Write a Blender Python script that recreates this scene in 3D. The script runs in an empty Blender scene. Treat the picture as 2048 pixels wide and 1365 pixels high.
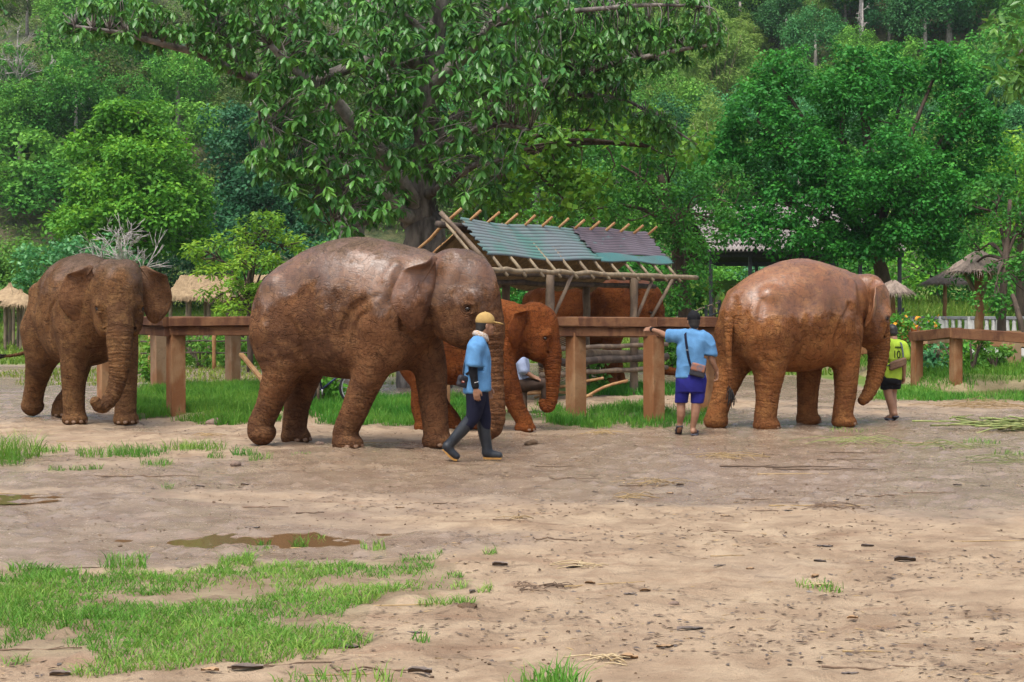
import bpy, math, random
import numpy as np
from mathutils import Vector, Matrix, Euler

# ------------------------------------------------------------------ camera
SC = bpy.context.scene
F, PW, HOR, CH = 3000.0, 2048.0, 622.0, 1.70          # focal length (px), width (px), horizon row, eye height
cam = bpy.data.objects.new('camera', bpy.data.cameras.new('camera'))
SC.collection.objects.link(cam)
cam.location = (0, 0, CH)
cam.rotation_euler = (math.radians(90), 0, 0)
cam.data.sensor_width = 36.0
cam.data.lens = F / PW * 36.0
cam.data.shift_y = -(682.5 - HOR) / PW
cam.data.clip_start = 0.1
cam.data.clip_end = 3000
SC.camera = cam
# ------------------------------------------------------------------ sky and sun (bright overcast)
wd = bpy.data.worlds.new('World'); SC.world = wd; wd.use_nodes = True
wn = wd.node_tree.nodes; wl = wd.node_tree.links
bg = wn['Background']
sky = wn.new('ShaderNodeTexSky'); sky.sky_type = 'NISHITA'; sky.sun_disc = False
SUN_EL, SUN_AZ = 64.0, 205.0                           # azimuth clockwise from +Y: behind the camera, to the left
sky.sun_elevation = math.radians(SUN_EL); sky.sun_rotation = math.radians(SUN_AZ)
sky.dust_density = 4.0; sky.air_density = 1.0; sky.ozone_density = 1.0
hs = wn.new('ShaderNodeHueSaturation'); hs.inputs['Saturation'].default_value = 0.62   # cloud cover greys the sky
wl.new(sky.outputs[0], hs.inputs['Color']); wl.new(hs.outputs[0], bg.inputs['Color'])
bg.inputs['Strength'].default_value = 0.10
sun = bpy.data.objects.new('sun', bpy.data.lights.new('sun', 'SUN'))
SC.collection.objects.link(sun)
sun.data.energy = 1.5; sun.data.angle = math.radians(35); sun.data.color = (1.0, 0.95, 0.87)
_a = math.radians(SUN_AZ); _e = math.radians(SUN_EL)
sun.rotation_euler = Vector((math.sin(_a)*math.cos(_e), math.cos(_a)*math.cos(_e), math.sin(_e))).to_track_quat('Z', 'Y').to_euler()
SC.view_settings.view_transform = 'Standard'; SC.view_settings.look = 'None'
SC.view_settings.gamma = 1.0; SC.view_settings.use_curve_mapping = False
SC.view_settings.exposure = 1.28
SC.render.engine = 'CYCLES'
SC.cycles.use_denoising = True
SC.cycles.max_bounces = 6; SC.cycles.diffuse_bounces = 3; SC.cycles.glossy_bounces = 2
SC.cycles.transmission_bounces = 4; SC.cycles.transparent_max_bounces = 8
SC.cycles.caustics_reflective = False; SC.cycles.caustics_refractive = False

# ------------------------------------------------------------------ helpers
rng = np.random.default_rng(7)
R = random.Random(11)
COL = SC.collection

def W(px, py, Y):
    """photo pixel + distance -> world point"""
    return np.array([(px-1024.0)*Y/F, Y, CH-(py-HOR)*Y/F])

def G(px, py):
    """photo pixel on flat ground -> world point"""
    Y = CH*F/(py-HOR); return np.array([(px-1024.0)*Y/F, Y, 0.0])

def tag(o, label=None, cat=None, group=None, kind=None):
    if label: o['label'] = label
    if cat: o['category'] = cat
    if group: o['group'] = group
    if kind: o['kind'] = kind
    return o

def empty(name, loc=(0,0,0), rz=0.0):
    o = bpy.data.objects.new(name, None); COL.objects.link(o)
    o.empty_display_size = 0.2
    o.location = loc; o.rotation_euler = (0, 0, rz)
    return o

def mesh_np(name, V, faces, mat=None, smooth=True):
    """V (n,3); faces: list of (m,k) int arrays"""
    me = bpy.data.meshes.new(name)
    V = np.asarray(V, np.float32)
    if isinstance(faces, np.ndarray): faces = [faces]
    faces = [np.asarray(f, np.int32) for f in faces if len(f)]
    nl = sum(f.size for f in faces); nf = sum(len(f) for f in faces)
    me.vertices.add(len(V)); me.vertices.foreach_set('co', V.ravel())
    me.loops.add(nl); me.polygons.add(nf)
    me.loops.foreach_set('vertex_index', np.concatenate([f.ravel() for f in faces]))
    tot = np.concatenate([np.full(len(f), f.shape[1], np.int32) for f in faces])
    st = np.concatenate([[0], np.cumsum(tot)[:-1]]).astype(np.int32)
    me.polygons.foreach_set('loop_start', st); me.polygons.foreach_set('loop_total', tot)
    me.polygons.foreach_set('use_smooth', np.full(nf, smooth, bool))
    me.update(calc_edges=True); me.validate()
    if mat: me.materials.append(mat)
    return me

def obj(name, me, parent=None, loc=None, rot=None):
    o = bpy.data.objects.new(name, me); COL.objects.link(o)
    if parent is not None: o.parent = parent
    if loc is not None: o.location = loc
    if rot is not None: o.rotation_euler = rot
    return o

def attr(me, name, vals):
    a = me.attributes.new(name, 'FLOAT', 'POINT'); a.data.foreach_set('value', np.asarray(vals, np.float32))

class MB:
    """collects simple solids into one mesh"""
    def __init__(s): s.V=[]; s.F4=[]; s.F3=[]; s.n=0
    def add(s, V, F4=None, F3=None):
        V = np.asarray(V, float)
        if F4 is not None and len(F4): s.F4.append(np.asarray(F4)+s.n)
        if F3 is not None and len(F3): s.F3.append(np.asarray(F3)+s.n)
        s.V.append(V); s.n += len(V)
    def box(s, c, h, M=None):
        h = np.asarray(h, float)
        v = np.array([[x,y,z] for x in (-1,1) for y in (-1,1) for z in (-1,1)])*h
        if M is not None: v = v@np.asarray(M).T
        s.add(v+np.asarray(c), [[0,1,3,2],[4,6,7,5],[0,4,5,1],[2,3,7,6],[0,2,6,4],[1,5,7,3]])
        return s
    def bar(s, a, b, w, d, up=(0,0,1), wob=0.0):
        """rectangular bar from a to b, w across, d along 'up'; slightly uneven"""
        a = np.asarray(a,float); b = np.asarray(b,float); t = b-a; L = np.linalg.norm(t); t /= L
        u = np.asarray(up,float); u = u-t*(u@t); u /= np.linalg.norm(u); r = np.cross(t,u)
        n = max(2, int(L/0.5)+1) if wob else 2
        c = 0.012 if min(w,d) > 0.08 else 0.0
        ring = np.array([[-1,-1],[1,-1],[1,1],[-1,1]], float)
        if c:
            ring = []
            for sx,sy in ((-1,-1),(1,-1),(1,1),(-1,1)):
                p = np.array([sx*w/2, sy*d/2])
                if sx*sy > 0: ring += [p-np.array([0,sy*c]), p-np.array([sx*c,0])]
                else: ring += [p-np.array([sx*c,0]), p-np.array([0,sy*c])]
            ring = np.array(ring)
        else: ring = ring*np.array([w/2,d/2])
        k = len(ring); V=[]
        for i in range(n):
            p = a+t*L*i/(n-1)
            q = ring + rng.normal(0, wob, ring.shape) if wob else ring
            V.append(p + q[:,:1]*r + q[:,1:]*u)
        V = np.concatenate(V); F=[]
        for i in range(n-1):
            for j in range(k): F.append([i*k+j, i*k+(j+1)%k, (i+1)*k+(j+1)%k, (i+1)*k+j])
        F3=[]
        for i,rev in ((0,1),(n-1,0)):
            for j in range(1,k-1):
                f=[i*k, i*k+j, i*k+j+1]; F3.append(f[::-1] if rev else f)
        s.add(V, F, F3); return s
    def tube(s, P, r, n=8, cap=True):
        P = np.asarray(P,float); r = np.broadcast_to(np.asarray(r,float), (len(P),))
        T = np.gradient(P, axis=0); T /= np.linalg.norm(T,axis=1)[:,None]+1e-9
        u = np.array([0,0,1.0]) if abs(T[0,2])<0.9 else np.array([1.0,0,0])
        V=[]; an = np.arange(n)/n*2*np.pi
        for i in range(len(P)):
            u = u-T[i]*(u@T[i]); u /= np.linalg.norm(u)+1e-9; w = np.cross(T[i],u)
            V.append(P[i]+r[i]*(np.cos(an)[:,None]*u+np.sin(an)[:,None]*w))
        V = np.concatenate(V); F=[]
        i = np.arange(len(P)-1)[:,None]*n; j = np.arange(n)[None]; j2=(j+1)%n
        F = np.stack([i+j, i+j2, i+n+j2, i+n+j],-1).reshape(-1,4)
        F3=[]
        if cap:
            e=(len(P)-1)*n
            F3 = [[0,k+1,k] for k in range(1,n-1)]+[[e,e+k,e+k+1] for k in range(1,n-1)]
        s.add(V,F,F3); return s
    def sphere(s, c, r, M=None, nu=12, nv=8):
        u = np.arange(nu)/nu*2*np.pi; v = np.linspace(0,np.pi,nv+1)[1:-1]
        P = np.array([[np.sin(b)*np.cos(a),np.sin(b)*np.sin(a),np.cos(b)] for b in v for a in u]+[[0,0,1],[0,0,-1]])
        P = P*np.asarray(r)
        if M is not None: P = P@np.asarray(M).T
        F=[]; F3=[]; m=len(v)
        for i in range(m-1):
            for j in range(nu): F.append([i*nu+j,(i+1)*nu+j,(i+1)*nu+(j+1)%nu,i*nu+(j+1)%nu])
        for j in range(nu):
            F3.append([m*nu,j,(j+1)%nu]); F3.append([m*nu+1,(m-1)*nu+(j+1)%nu,(m-1)*nu+j])
        s.add(P+np.asarray(c),F,F3); return s
    def mesh(s, name, mat=None, smooth=False):
        fs=[]
        if s.F4: fs.append(np.concatenate(s.F4))
        if s.F3: fs.append(np.concatenate(s.F3))
        return mesh_np(name, np.concatenate(s.V), fs, mat, smooth)
    def build(s, name, mat, parent=None, smooth=False):
        return obj(name, s.mesh(name, mat, smooth), parent)

def rotz(a): c,s=math.cos(a),math.sin(a); return np.array([[c,-s,0],[s,c,0],[0,0,1.0]])
def roty(a): c,s=math.cos(a),math.sin(a); return np.array([[c,0,s],[0,1,0],[-s,0,c]])
def rotx(a): c,s=math.cos(a),math.sin(a); return np.array([[1,0,0],[0,c,-s],[0,s,c]])

def spline(P, n):
    """Catmull-Rom through rows of P (any width)"""
    P = np.asarray(P,float)
    if len(P) < 3: 
        t=np.linspace(0,1,n)[:,None]; return P[0]*(1-t)+P[-1]*t
    Q = np.vstack([2*P[0]-P[1], P, 2*P[-1]-P[-2]])
    t = np.linspace(0, len(P)-1, n); i = np.minimum(t.astype(int), len(P)-2); u=(t-i)[:,None]
    a,b,c,d = Q[i],Q[i+1],Q[i+2],Q[i+3]
    return 0.5*((2*b)+(c-a)*u+(2*a-5*b+4*c-d)*u*u+(3*b-a-3*c+d)*u**3)

# value noise
_T = rng.random((64,64,64)).astype(np.float32)
def vnoise(P, scale=1.0):
    P = np.asarray(P)*scale
    if P.shape[-1]==2: P = np.concatenate([P, np.zeros(P.shape[:-1]+(1,))],-1)
    i = np.floor(P).astype(int); f = P-i; f=f*f*(3-2*f)
    r=0
    for dx in (0,1):
        for dy in (0,1):
            for dz in (0,1):
                w = (f[...,0] if dx else 1-f[...,0])*(f[...,1] if dy else 1-f[...,1])*(f[...,2] if dz else 1-f[...,2])
                r = r + w*_T[(i[...,0]+dx)&63,(i[...,1]+dy)&63,(i[...,2]+dz)&63]
    return r*2-1
def fbm(P, scale, oct=4, gain=.5):
    r=0; a=1.0
    for k in range(oct):
        r = r + a*vnoise(P+k*17.3, scale); scale*=2.03; a*=gain
    return r
def sstep(a,b,x): 
    t=np.clip((x-a)/(b-a),0,1); return t*t*(3-2*t)

# ------------------------------------------------------------------ implicit surfaces
class SDF:
    def __init__(s): s.ops=[]; s.lo=np.full(3,1e9); s.hi=-s.lo; s.band=.2
    def _bb(s,a,b): s.lo=np.minimum(s.lo,a); s.hi=np.maximum(s.hi,b)
    def tube(s, P, n=10, k=0.03, sub=False):
        """P rows (x,y,z,r)"""
        Q = spline(P,n); 
        if not sub: s._bb((Q[:,:3]-Q[:,3:]).min(0),(Q[:,:3]+Q[:,3:]).max(0))
        s.ops.append(('t',Q,k,sub)); return s
    def ell(s, c, r, M=None, k=0.03, sub=False):
        c=np.asarray(c,float); r=np.asarray(r,float)*np.ones(3)
        if not sub: s._bb(c-r.max(),c+r.max())
        s.ops.append(('e',(c,r,M),k,sub)); return s
    def box(s, c, h, rad=0.01, M=None, k=0.0, sub=False):
        c=np.asarray(c,float); h=np.asarray(h,float)
        if not sub: s._bb(c-np.linalg.norm(h),c+np.linalg.norm(h))
        s.ops.append(('b',(c,h,M,rad),k,sub)); return s
    def loft(s, st, axis=0, k=0.05, power=2.0):
        """stations along axis: (t, c1lo, c1hi, half2) ; axis 0: t=x, c1=z, c2=y ; axis 2: t=z, c1=x, c2=y"""
        st=np.asarray(st,float); D=spline(st, len(st)*10); D=D[np.argsort(D[:,0])]
        other = 2 if axis==0 else 0
        lo=np.zeros(3); hi=np.zeros(3)
        lo[axis]=D[:,0].min(); hi[axis]=D[:,0].max(); lo[other]=D[:,1].min(); hi[other]=D[:,2].max(); m=D[:,3].max(); lo[1]=-m; hi[1]=m
        off = st[0,4] if st.shape[1]>4 else 0
        s._bb(lo,hi); s.ops.append(('l',(D,axis,other,power),k,False)); return s
    def plane(s, z0=0.0, k=0.01): s.ops.append(('p',z0,k,True)); return s
    def prim(s, op, P):
        kind,d=op[0],op[1]
        if kind=='t':
            best=None
            for i in range(len(d)-1):
                a=d[i,:3]; b=d[i+1,:3]; ba=b-a; L=ba@ba+1e-12
                t=np.clip(((P-a)@ba)/L,0,1)
                v=P-a-t[:,None]*ba
                q=np.sqrt((v*v).sum(1))-(d[i,3]+t*(d[i+1,3]-d[i,3]))
                best=q if best is None else np.minimum(best,q)
            return best
        if kind=='e':
            c,r,M=d; p=P-c
            if M is not None: p=p@M
            k0=np.sqrt(((p/r)**2).sum(1)); k1=np.sqrt(((p/(r*r))**2).sum(1))+1e-9
            return k0*(k0-1)/k1
        if kind=='b':
            c,h,M,rad=d; p=P-c
            if M is not None: p=p@M
            q=np.abs(p)-(h-rad)
            return np.sqrt((np.maximum(q,0)**2).sum(1))+np.minimum(q.max(1),0)-rad
        if kind=='l':
            D,ax,ot,pw=d; t=P[:,ax]; tc=np.clip(t,D[0,0],D[-1,0])
            lo=np.interp(tc,D[:,0],D[:,1]); hi=np.interp(tc,D[:,0],D[:,2]); w=np.maximum(np.interp(tc,D[:,0],D[:,3]),1e-3)
            h=np.maximum((hi-lo)/2,1e-3); c=(hi+lo)/2
            e=(np.abs(P[:,1]/w)**pw+np.abs((P[:,ot]-c)/h)**pw)**(1/pw)
            q=(e-1)*np.minimum(w,h)
            dt=np.abs(t-tc); return np.where(dt>0,np.sqrt(np.maximum(q,0)**2+dt*dt),q)
        if kind=='p': return P[:,2]-d
    def __call__(s,P):
        P=np.asarray(P,np.float32); D=np.full(len(P),9.0,np.float32)
        for op in s.ops:
            k=op[2]
            if op[0]=='p': D=np.maximum(D,op[1]-P[:,2]); continue
            if op[0]=='t': lo=(op[1][:,:3]-op[1][:,3:]).min(0); hi=(op[1][:,:3]+op[1][:,3:]).max(0)
            elif op[0]=='e': lo=op[1][0]-op[1][1].max(); hi=op[1][0]+op[1][1].max()
            elif op[0]=='b': lo=op[1][0]-np.linalg.norm(op[1][1]); hi=op[1][0]+np.linalg.norm(op[1][1])
            else: lo=hi=None
            mg=k+s.band
            if lo is None: ix=slice(None)
            else: ix=np.where(((P>lo-mg)&(P<hi+mg)).all(1))[0]
            q=s.prim(op,P[ix]).astype(np.float32); d=D[ix]
            if op[3]:
                q=-q
                if k>0:
                    h=np.clip(0.5-0.5*(d-q)/k,0,1); d=d*(1-h)+q*h+k*h*(1-h)
                else: d=np.maximum(d,q)
            elif k>0:
                h=np.clip(0.5+0.5*(q-d)/k,0,1); d=q*(1-h)+d*h-k*h*(1-h)
            else: d=np.minimum(d,q)
            D[ix]=d
        return D
    def polygonise(s,h):
        lo=s.lo-3*h; hi=s.hi+3*h; S=4; s.band=h*S*2.6
        n=(np.ceil((hi-lo)/(h*S)).astype(int)+1)
        ax=[lo[i]+(np.arange(n[i])+.5)*h*S-0.5*h for i in range(3)]
        Cg=np.stack(np.meshgrid(*ax,indexing='ij'),-1).reshape(-1,3)
        Fc=s(Cg).reshape(n)
        near=np.abs(Fc)<h*S*2.2
        Fd=Fc.astype(np.float32)
        for i in range(3): Fd=np.repeat(Fd,S,i); near=np.repeat(near,S,i) if near.shape[i]==n[i] else near
        idx=np.argwhere(near)
        P=lo+idx*h
        vals=np.empty(len(P),np.float32)
        for a in range(0,len(P),400000): vals[a:a+400000]=s(P[a:a+400000])
        Fd[near]=vals
        V,Q=surface_nets(Fd); return lo+V*h,Q
def surface_nets(Fd):
    s=Fd<0; nx,ny,nz=Fd.shape
    cnt=np.zeros((nx-1,ny-1,nz-1),np.int8)
    for dx in (0,1):
        for dy in (0,1):
            for dz in (0,1): cnt+=s[dx:nx-1+dx,dy:ny-1+dy,dz:nz-1+dz]
    act=(cnt>0)&(cnt<8); I=np.argwhere(act)
    ids=np.full(act.shape,-1,np.int32); ids[act]=np.arange(len(I))
    cs=[(a,b,c) for a in (0,1) for b in (0,1) for c in (0,1)]
    val=np.stack([Fd[I[:,0]+a,I[:,1]+b,I[:,2]+c] for a,b,c in cs],1)
    acc=np.zeros((len(I),3)); num=np.zeros(len(I))
    for i,ca in enumerate(cs):
        for j,cb in enumerate(cs):
            if j>i and sum(abs(np.subtract(ca,cb)))==1:
                a,b=val[:,i],val[:,j]; m=(a<0)!=(b<0)
                t=np.where(m,a/np.where(m,a-b,1),0)
                p=np.array(ca)+t[:,None]*(np.array(cb)-np.array(ca))
                acc+=p*m[:,None]; num+=m
    V=I+acc/np.maximum(num,1)[:,None]
    Q=[]
    for ax in range(3):
        o=[k for k in range(3) if k!=ax]
        sl0=[slice(None)]*3; sl1=[slice(None)]*3; sl0[ax]=slice(0,-1); sl1[ax]=slice(1,None)
        for k in o: sl0[k]=slice(1,-1); sl1[k]=slice(1,-1)
        a=s[tuple(sl0)]; b=s[tuple(sl1)]
        E=np.argwhere(a!=b); 
        if not len(E): continue
        inside=a[tuple(E.T)]
        E2=E.copy()
        for k in o: E2[:,k]+=1
        u,v=o
        if ax==1: u,v=v,u
        def cell(du,dv):
            q=E2.copy(); q[:,u]-=du; q[:,v]-=dv; return ids[tuple(q.T)]
        q=np.stack([cell(1,1),cell(0,1),cell(0,0),cell(1,0)],1)
        q=np.where(inside[:,None],q,q[:,::-1]); q=q[(q>=0).all(1)]
        Q.append(q)
    return V,np.concatenate(Q)

# ------------------------------------------------------------------ materials
def mat_new(name):
    m=bpy.data.materials.new(name); m.use_nodes=True
    nt=m.node_tree; b=nt.nodes['Principled BSDF']
    return m,nt,b
class NT:
    """small node-building helper"""
    def __init__(s,nt): s.t=nt
    def n(s,ty,**kw):
        x=s.t.nodes.new(ty)
        for k,v in kw.items(): setattr(x,k,v)
        return x
    def l(s,a,b): s.t.links.new(a,b)
    def put(s,sock,v):
        if hasattr(v,'is_output'): s.l(v,sock)
        else: sock.default_value=v
    def coord(s,kind='Object'): return s.n('ShaderNodeTexCoord').outputs[kind]
    def pos(s): return s.n('ShaderNodeNewGeometry').outputs['Position']
    def mapp(s,v,scale=(1,1,1),loc=(0,0,0),rot=(0,0,0)):
        m=s.n('ShaderNodeMapping'); s.l(v,m.inputs[0]); m.inputs[1].default_value=loc; m.inputs[2].default_value=rot; m.inputs[3].default_value=scale; return m.outputs[0]
    def noise(s,v,scale,detail=4,rough=.55,dist=0):
        x=s.n('ShaderNodeTexNoise'); s.l(v,x.inputs['Vector']); x.inputs['Scale'].default_value=scale; x.inputs['Detail'].default_value=detail; x.inputs['Roughness'].default_value=rough; x.inputs['Distortion'].default_value=dist; return x.outputs['Fac']
    def noisec(s,v,scale,detail=2):
        x=s.n('ShaderNodeTexNoise'); s.l(v,x.inputs['Vector']); x.inputs['Scale'].default_value=scale; x.inputs['Detail'].default_value=detail; return x.outputs['Color']
    def voro(s,v,scale,feature='F1',out='Distance',rand=1.0):
        x=s.n('ShaderNodeTexVoronoi',feature=feature); s.l(v,x.inputs['Vector']); x.inputs['Scale'].default_value=scale; x.inputs['Randomness'].default_value=rand; return x.outputs[out]
    def m(s,op,a,b=0.0,c=None,clamp=False):
        x=s.n('ShaderNodeMath',operation=op,use_clamp=clamp); s.put(x.inputs[0],a); s.put(x.inputs[1],b)
        if c is not None: s.put(x.inputs[2],c)
        return x.outputs[0]
    def rng(s,v,a,b,c=0.0,d=1.0,smooth=True):
        x=s.n('ShaderNodeMapRange',interpolation_type='SMOOTHSTEP' if smooth else 'LINEAR'); s.put(x.inputs[0],v)
        for i,q in enumerate((a,b,c,d)): x.inputs[i+1].default_value=q
        return x.outputs[0]
    def mix(s,f,a,b,mode='MIX'):
        x=s.n('ShaderNodeMix',data_type='RGBA',blend_type=mode); s.put(x.inputs[0],f)
        s.put(x.inputs[6],a if hasattr(a,'is_output') else (*a,1) if len(a)==3 else a); s.put(x.inputs[7],b if hasattr(b,'is_output') else (*b,1) if len(b)==3 else b)
        return x.outputs[2]
    def vadd(s,a,b):
        x=s.n('ShaderNodeVectorMath',operation='ADD'); s.l(a,x.inputs[0]); s.l(b,x.inputs[1]); return x.outputs[0]
    def vscale(s,a,k):
        x=s.n('ShaderNodeVectorMath',operation='SCALE'); s.l(a,x.inputs[0]); x.inputs[3].default_value=k; return x.outputs[0]
    def sep(s,v):
        x=s.n('ShaderNodeSeparateXYZ'); s.l(v,x.inputs[0]); return x.outputs
    def attr(s,name): return s.n('ShaderNodeAttribute',attribute_name=name).outputs['Fac']
    def bump(s,h,strength=.5,dist=.01,normal=None):
        x=s.n('ShaderNodeBump'); s.put(x.inputs['Height'],h); x.inputs['Strength'].default_value=strength; x.inputs['Distance'].default_value=dist
        if normal is not None: s.l(normal,x.inputs['Normal'])
        return x.outputs[0]
    def rand(s): return s.n('ShaderNodeObjectInfo').outputs['Random']

def mat_plain(name, col, col2=None, scale=8.0, rough=.7, bump=.3, dist=.01, stretch=(1,1,1), rvar=0.0, spec=.4, detail=5, coord='Object'):
    """two-tone noisy material with fine relief"""
    m,nt,b=mat_new(name); N=NT(nt); v=N.mapp(N.coord(coord),scale=stretch)
    n1=N.noise(v,scale,detail); c=N.mix(N.rng(n1,.3,.7),col,col2 or tuple(x*.6 for x in col))
    if rvar:
        hsv=N.n('ShaderNodeHueSaturation'); N.l(c,hsv.inputs['Color']); N.l(N.rng(N.rand(),0,1,1-rvar,1+rvar,False),hsv.inputs['Value']); c=hsv.outputs[0]
    N.l(c,b.inputs['Base Color']); b.inputs['Roughness'].default_value=rough; b.inputs['Specular IOR Level'].default_value=spec
    if bump: N.l(N.bump(N.noise(v,scale*4,4),bump,dist),b.inputs['Normal'])
    return m
# ------------------------------------------------------------------ terrain
def in_poly(P,poly):
    poly=np.asarray(poly); x,y=P[:,0],P[:,1]; c=np.zeros(len(P),bool); j=len(poly)-1
    for i in range(len(poly)):
        xi,yi=poly[i]; xj,yj=poly[j]
        c^=((yi>y)!=(yj>y))&(x<(xj-xi)*(y-yi)/(yj-yi+1e-12)+xi); j=i
    return c
def gpoly(pts): return np.array([G(a,b)[:2] for a,b in pts])
def seg_d(P,a,b):
    a=np.array(a); b=np.array(b); ba=b-a; t=np.clip(((P-a)@ba)/(ba@ba),0,1); return np.linalg.norm(P-a-t[:,None]*ba,axis=1)
FA,FB=W(352,700,24.1)[:2],W(1430,700,23.4)[:2]         # front fence line
PUD=G(555,1074)[:2]
def bank(P): return sstep(8.6,9.4,P[:,0]+.25*vnoise(P,1.1))*sstep(30.7,31.35,P[:,1]+.35*vnoise(P,1.3))
def gz(P,fine=True):
    P=np.atleast_2d(np.asarray(P,float))[:,:2]; y=P[:,1]
    z=.10*np.exp(-(seg_d(P,FA+(0,.1),FB+(0,.1))/.65)**2)*(.7+.5*vnoise(P,1.1))
    z+=.36*bank(P)*(1-sstep(40,46,y))
    z+=np.clip(y-50,0,None)*.072
    z+=.30*sstep(70,130,y)*(y-70)*.0
    if fine:
        near=1-sstep(30,45,y)
        z+=near*(fbm(P*np.array([1,.8]),.55,3)*.022+fbm(P,3.1,3)*.010)
        cl=fbm(P,8.5,3); z+=near*.026*np.clip(cl-.12,0,1)      # trampled clods
    if fine:
        z-=near*.030*np.clip(vnoise(P+5.7,2.3)-.25,0,1)+near*.020*np.clip(vnoise(P*np.array([1,.7])+3.1,4.7)-.3,0,1)
    d=np.sqrt(((P[:,0]-PUD[0])/1.0)**2+((y-PUD[1])/.42)**2)
    z-=.05*np.exp(-(d/.85)**2)
    return z
def gz1(x,y): return float(gz(np.array([[x,y]]))[0])

def axis(fine,lo,hi,step,grow=1.16):
    a=list(np.arange(fine[0],fine[1]+step,step)); s=step; 
    while a[-1]<hi: s=min(s*grow,12); a.append(a[-1]+s)
    s=step; b=[a[0]]
    while b[-1]>lo: s=min(s*grow,12); b.append(b[-1]-s)
    return np.array(b[:0:-1]+a)
gx=axis((-9,13.5),-190,190,.062); gy=axis((5.5,34),-25,150,.062)
GX,GY=np.meshgrid(gx,gy,indexing='ij'); GP=np.stack([GX.ravel(),GY.ravel()],1); GZ=gz(GP)
# wet and grassy areas of the ground
def blob(P,c,r,p=2): c=np.asarray(c); return np.exp(-((((P[:,0]-c[0])/r[0])**2+((P[:,1]-c[1])/r[1])**2)))
wetv=sum(k*blob(GP,G(a,b)[:2],r) for a,b,r,k in ((120,1040,(2.4,1.2),.9),(430,1100,(2.2,.7),.9),(20,1010,(.9,.6),1.0),(1850,925,(4.5,1.6),1.0),(1560,985,(3.0,.9),.55),(1700,850,(5,2.0),.7),(150,800,(6,3.0),.7),(700,960,(5,1.5),.35),(1400,890,(3.0,1.3),.45),(680,1075,(1.3,.5),.6),(2040,1000,(1.5,1.0),.5)))
wetv=wetv+.35*sstep(28,34,GP[:,1])+.42*sstep(11.5,17,GP[:,1])+fbm(GP*np.array([.7,1.0]),.8,4)*.28
GRASS_FG=gpoly([(-40,1150),(60,1140),(180,1160),(360,1148),(480,1128),(620,1140),(760,1120),(880,1105),(905,1150),(930,1168),(850,1195),(760,1215),(700,1240),(620,1243),(690,1275),(670,1300),(560,1290),(470,1308),(380,1304),(260,1318),(120,1325),(-40,1322)])
def lawn_mask(P): return sstep(46.5,48.8,P[:,1]+1.4*fbm(P,.18,3)+8.2*sstep(1.5,4.5,P[:,0])*(1-sstep(10,14,P[:,0])))
lawn=lawn_mask(GP); bk=bank(GP)*(1-sstep(44,46,GP[:,1]))
fs=np.exp(-(seg_d(GP,FA+(-.6,.15),FB+(0,.15))/.85)**4)*sstep(-.35,.1,vnoise(GP,1.2)+.1)
fs2=(sstep(29.6,30.4,GP[:,1]+.5*vnoise(GP,.9))*(1-sstep(35.5,37,GP[:,1]+.6*vnoise(GP,.7)))*sstep(-.5,.1,GP[:,0]-.7)*(1-sstep(3.0,4.0,GP[:,0])))
rg=sstep(27.9,29.5,GP[:,1]+.5*vnoise(GP,1.0))*sstep(7.3,8.3,GP[:,0])*(1-sstep(44,46,GP[:,1]))
fg=in_poly(GP+.12*np.stack([vnoise(GP,2.2),vnoise(GP+9,2.2)],1),GRASS_FG)*1.0
grassv=np.clip(np.maximum.reduce([lawn,fs,fs2,rg*.9,fg*.42]),0,1)
slope=sstep(.05,.2,bk)*(1-sstep(.70,.92,bk)); grassv=grassv*(1-slope)+.44*slope; wetv=np.clip(wetv*(1-.8*grassv),0,1.5)*(1-slope)
m,nt,b=mat_new('mud_ground'); N=NT(nt); v=N.pos()
v2=N.mapp(v,scale=(1,1,0)); big=N.noise(v2,.35,5,.6); mid=N.noise(v2,2.3,6,.65); fin=N.noise(v2,16,6,.7); st=N.noise(N.mapp(v2,scale=(.6,2.6,1)),1.6,5,.65,.6)
wet=N.attr('wet'); gra=N.attr('grass')
c=N.mix(N.rng(mid,.30,.70),(.235,.158,.098),(.425,.318,.210))
c=N.mix(N.m('MULTIPLY',N.rng(st,.50,.72),.6),c,(.20,.108,.060))
c=N.mix(N.m('MULTIPLY',N.rng(big,.42,.62),.5),c,(.365,.262,.172))
clod=N.rng(N.noise(N.mapp(v2,scale=(.8,1.7,1),loc=(3,9,0)),4.2,6,.72,.5),.55,.70); c=N.mix(N.m('MULTIPLY',clod,.55),c,(.135,.085,.052))
spk=N.rng(N.noise(v2,34,4,.75),.58,.70); c=N.mix(N.m('MULTIPLY',spk,.45),c,(.095,.058,.036))
spk2=N.rng(N.noise(N.mapp(v2,loc=(7,3,0)),24,3,.7),.66,.76); c=N.mix(N.m('MULTIPLY',spk2,.6),c,(.50,.39,.26))
wm=N.m('MULTIPLY',N.rng(wet,.12,.72),N.rng(fin,.25,.55,.75,1.0))
c=N.mix(N.m('MULTIPLY',wm,.50),c,(.150,.108,.084))
soil=N.mix(N.rng(mid,.3,.7),(.10,.066,.038),(.06,.080,.022))
grn=N.mix(N.rng(N.noise(v2,.8,5,.7),.3,.7),(.085,.145,.022),(.15,.20,.035))
far=N.rng(N.sep(v)[1],27.5,33)
c=N.mix(N.rng(gra,.25,.75),c,N.mix(far,soil,grn))
N.l(c,b.inputs['Base Color'])
ro=N.m('SUBTRACT',.74,N.m('MULTIPLY',N.m('MULTIPLY',wm,N.m('SUBTRACT',1.0,gra)),.56)); N.l(ro,b.inputs['Roughness']); N.l(N.m('ADD',.35,N.m('MULTIPLY',wm,.45)),b.inputs['Specular IOR Level'])
hb=N.m('ADD',N.m('MULTIPLY',fin,.7),N.m('ADD',N.m('MULTIPLY',mid,.5),N.m('MULTIPLY',N.noise(v2,60,4,.7),.4)))
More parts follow.
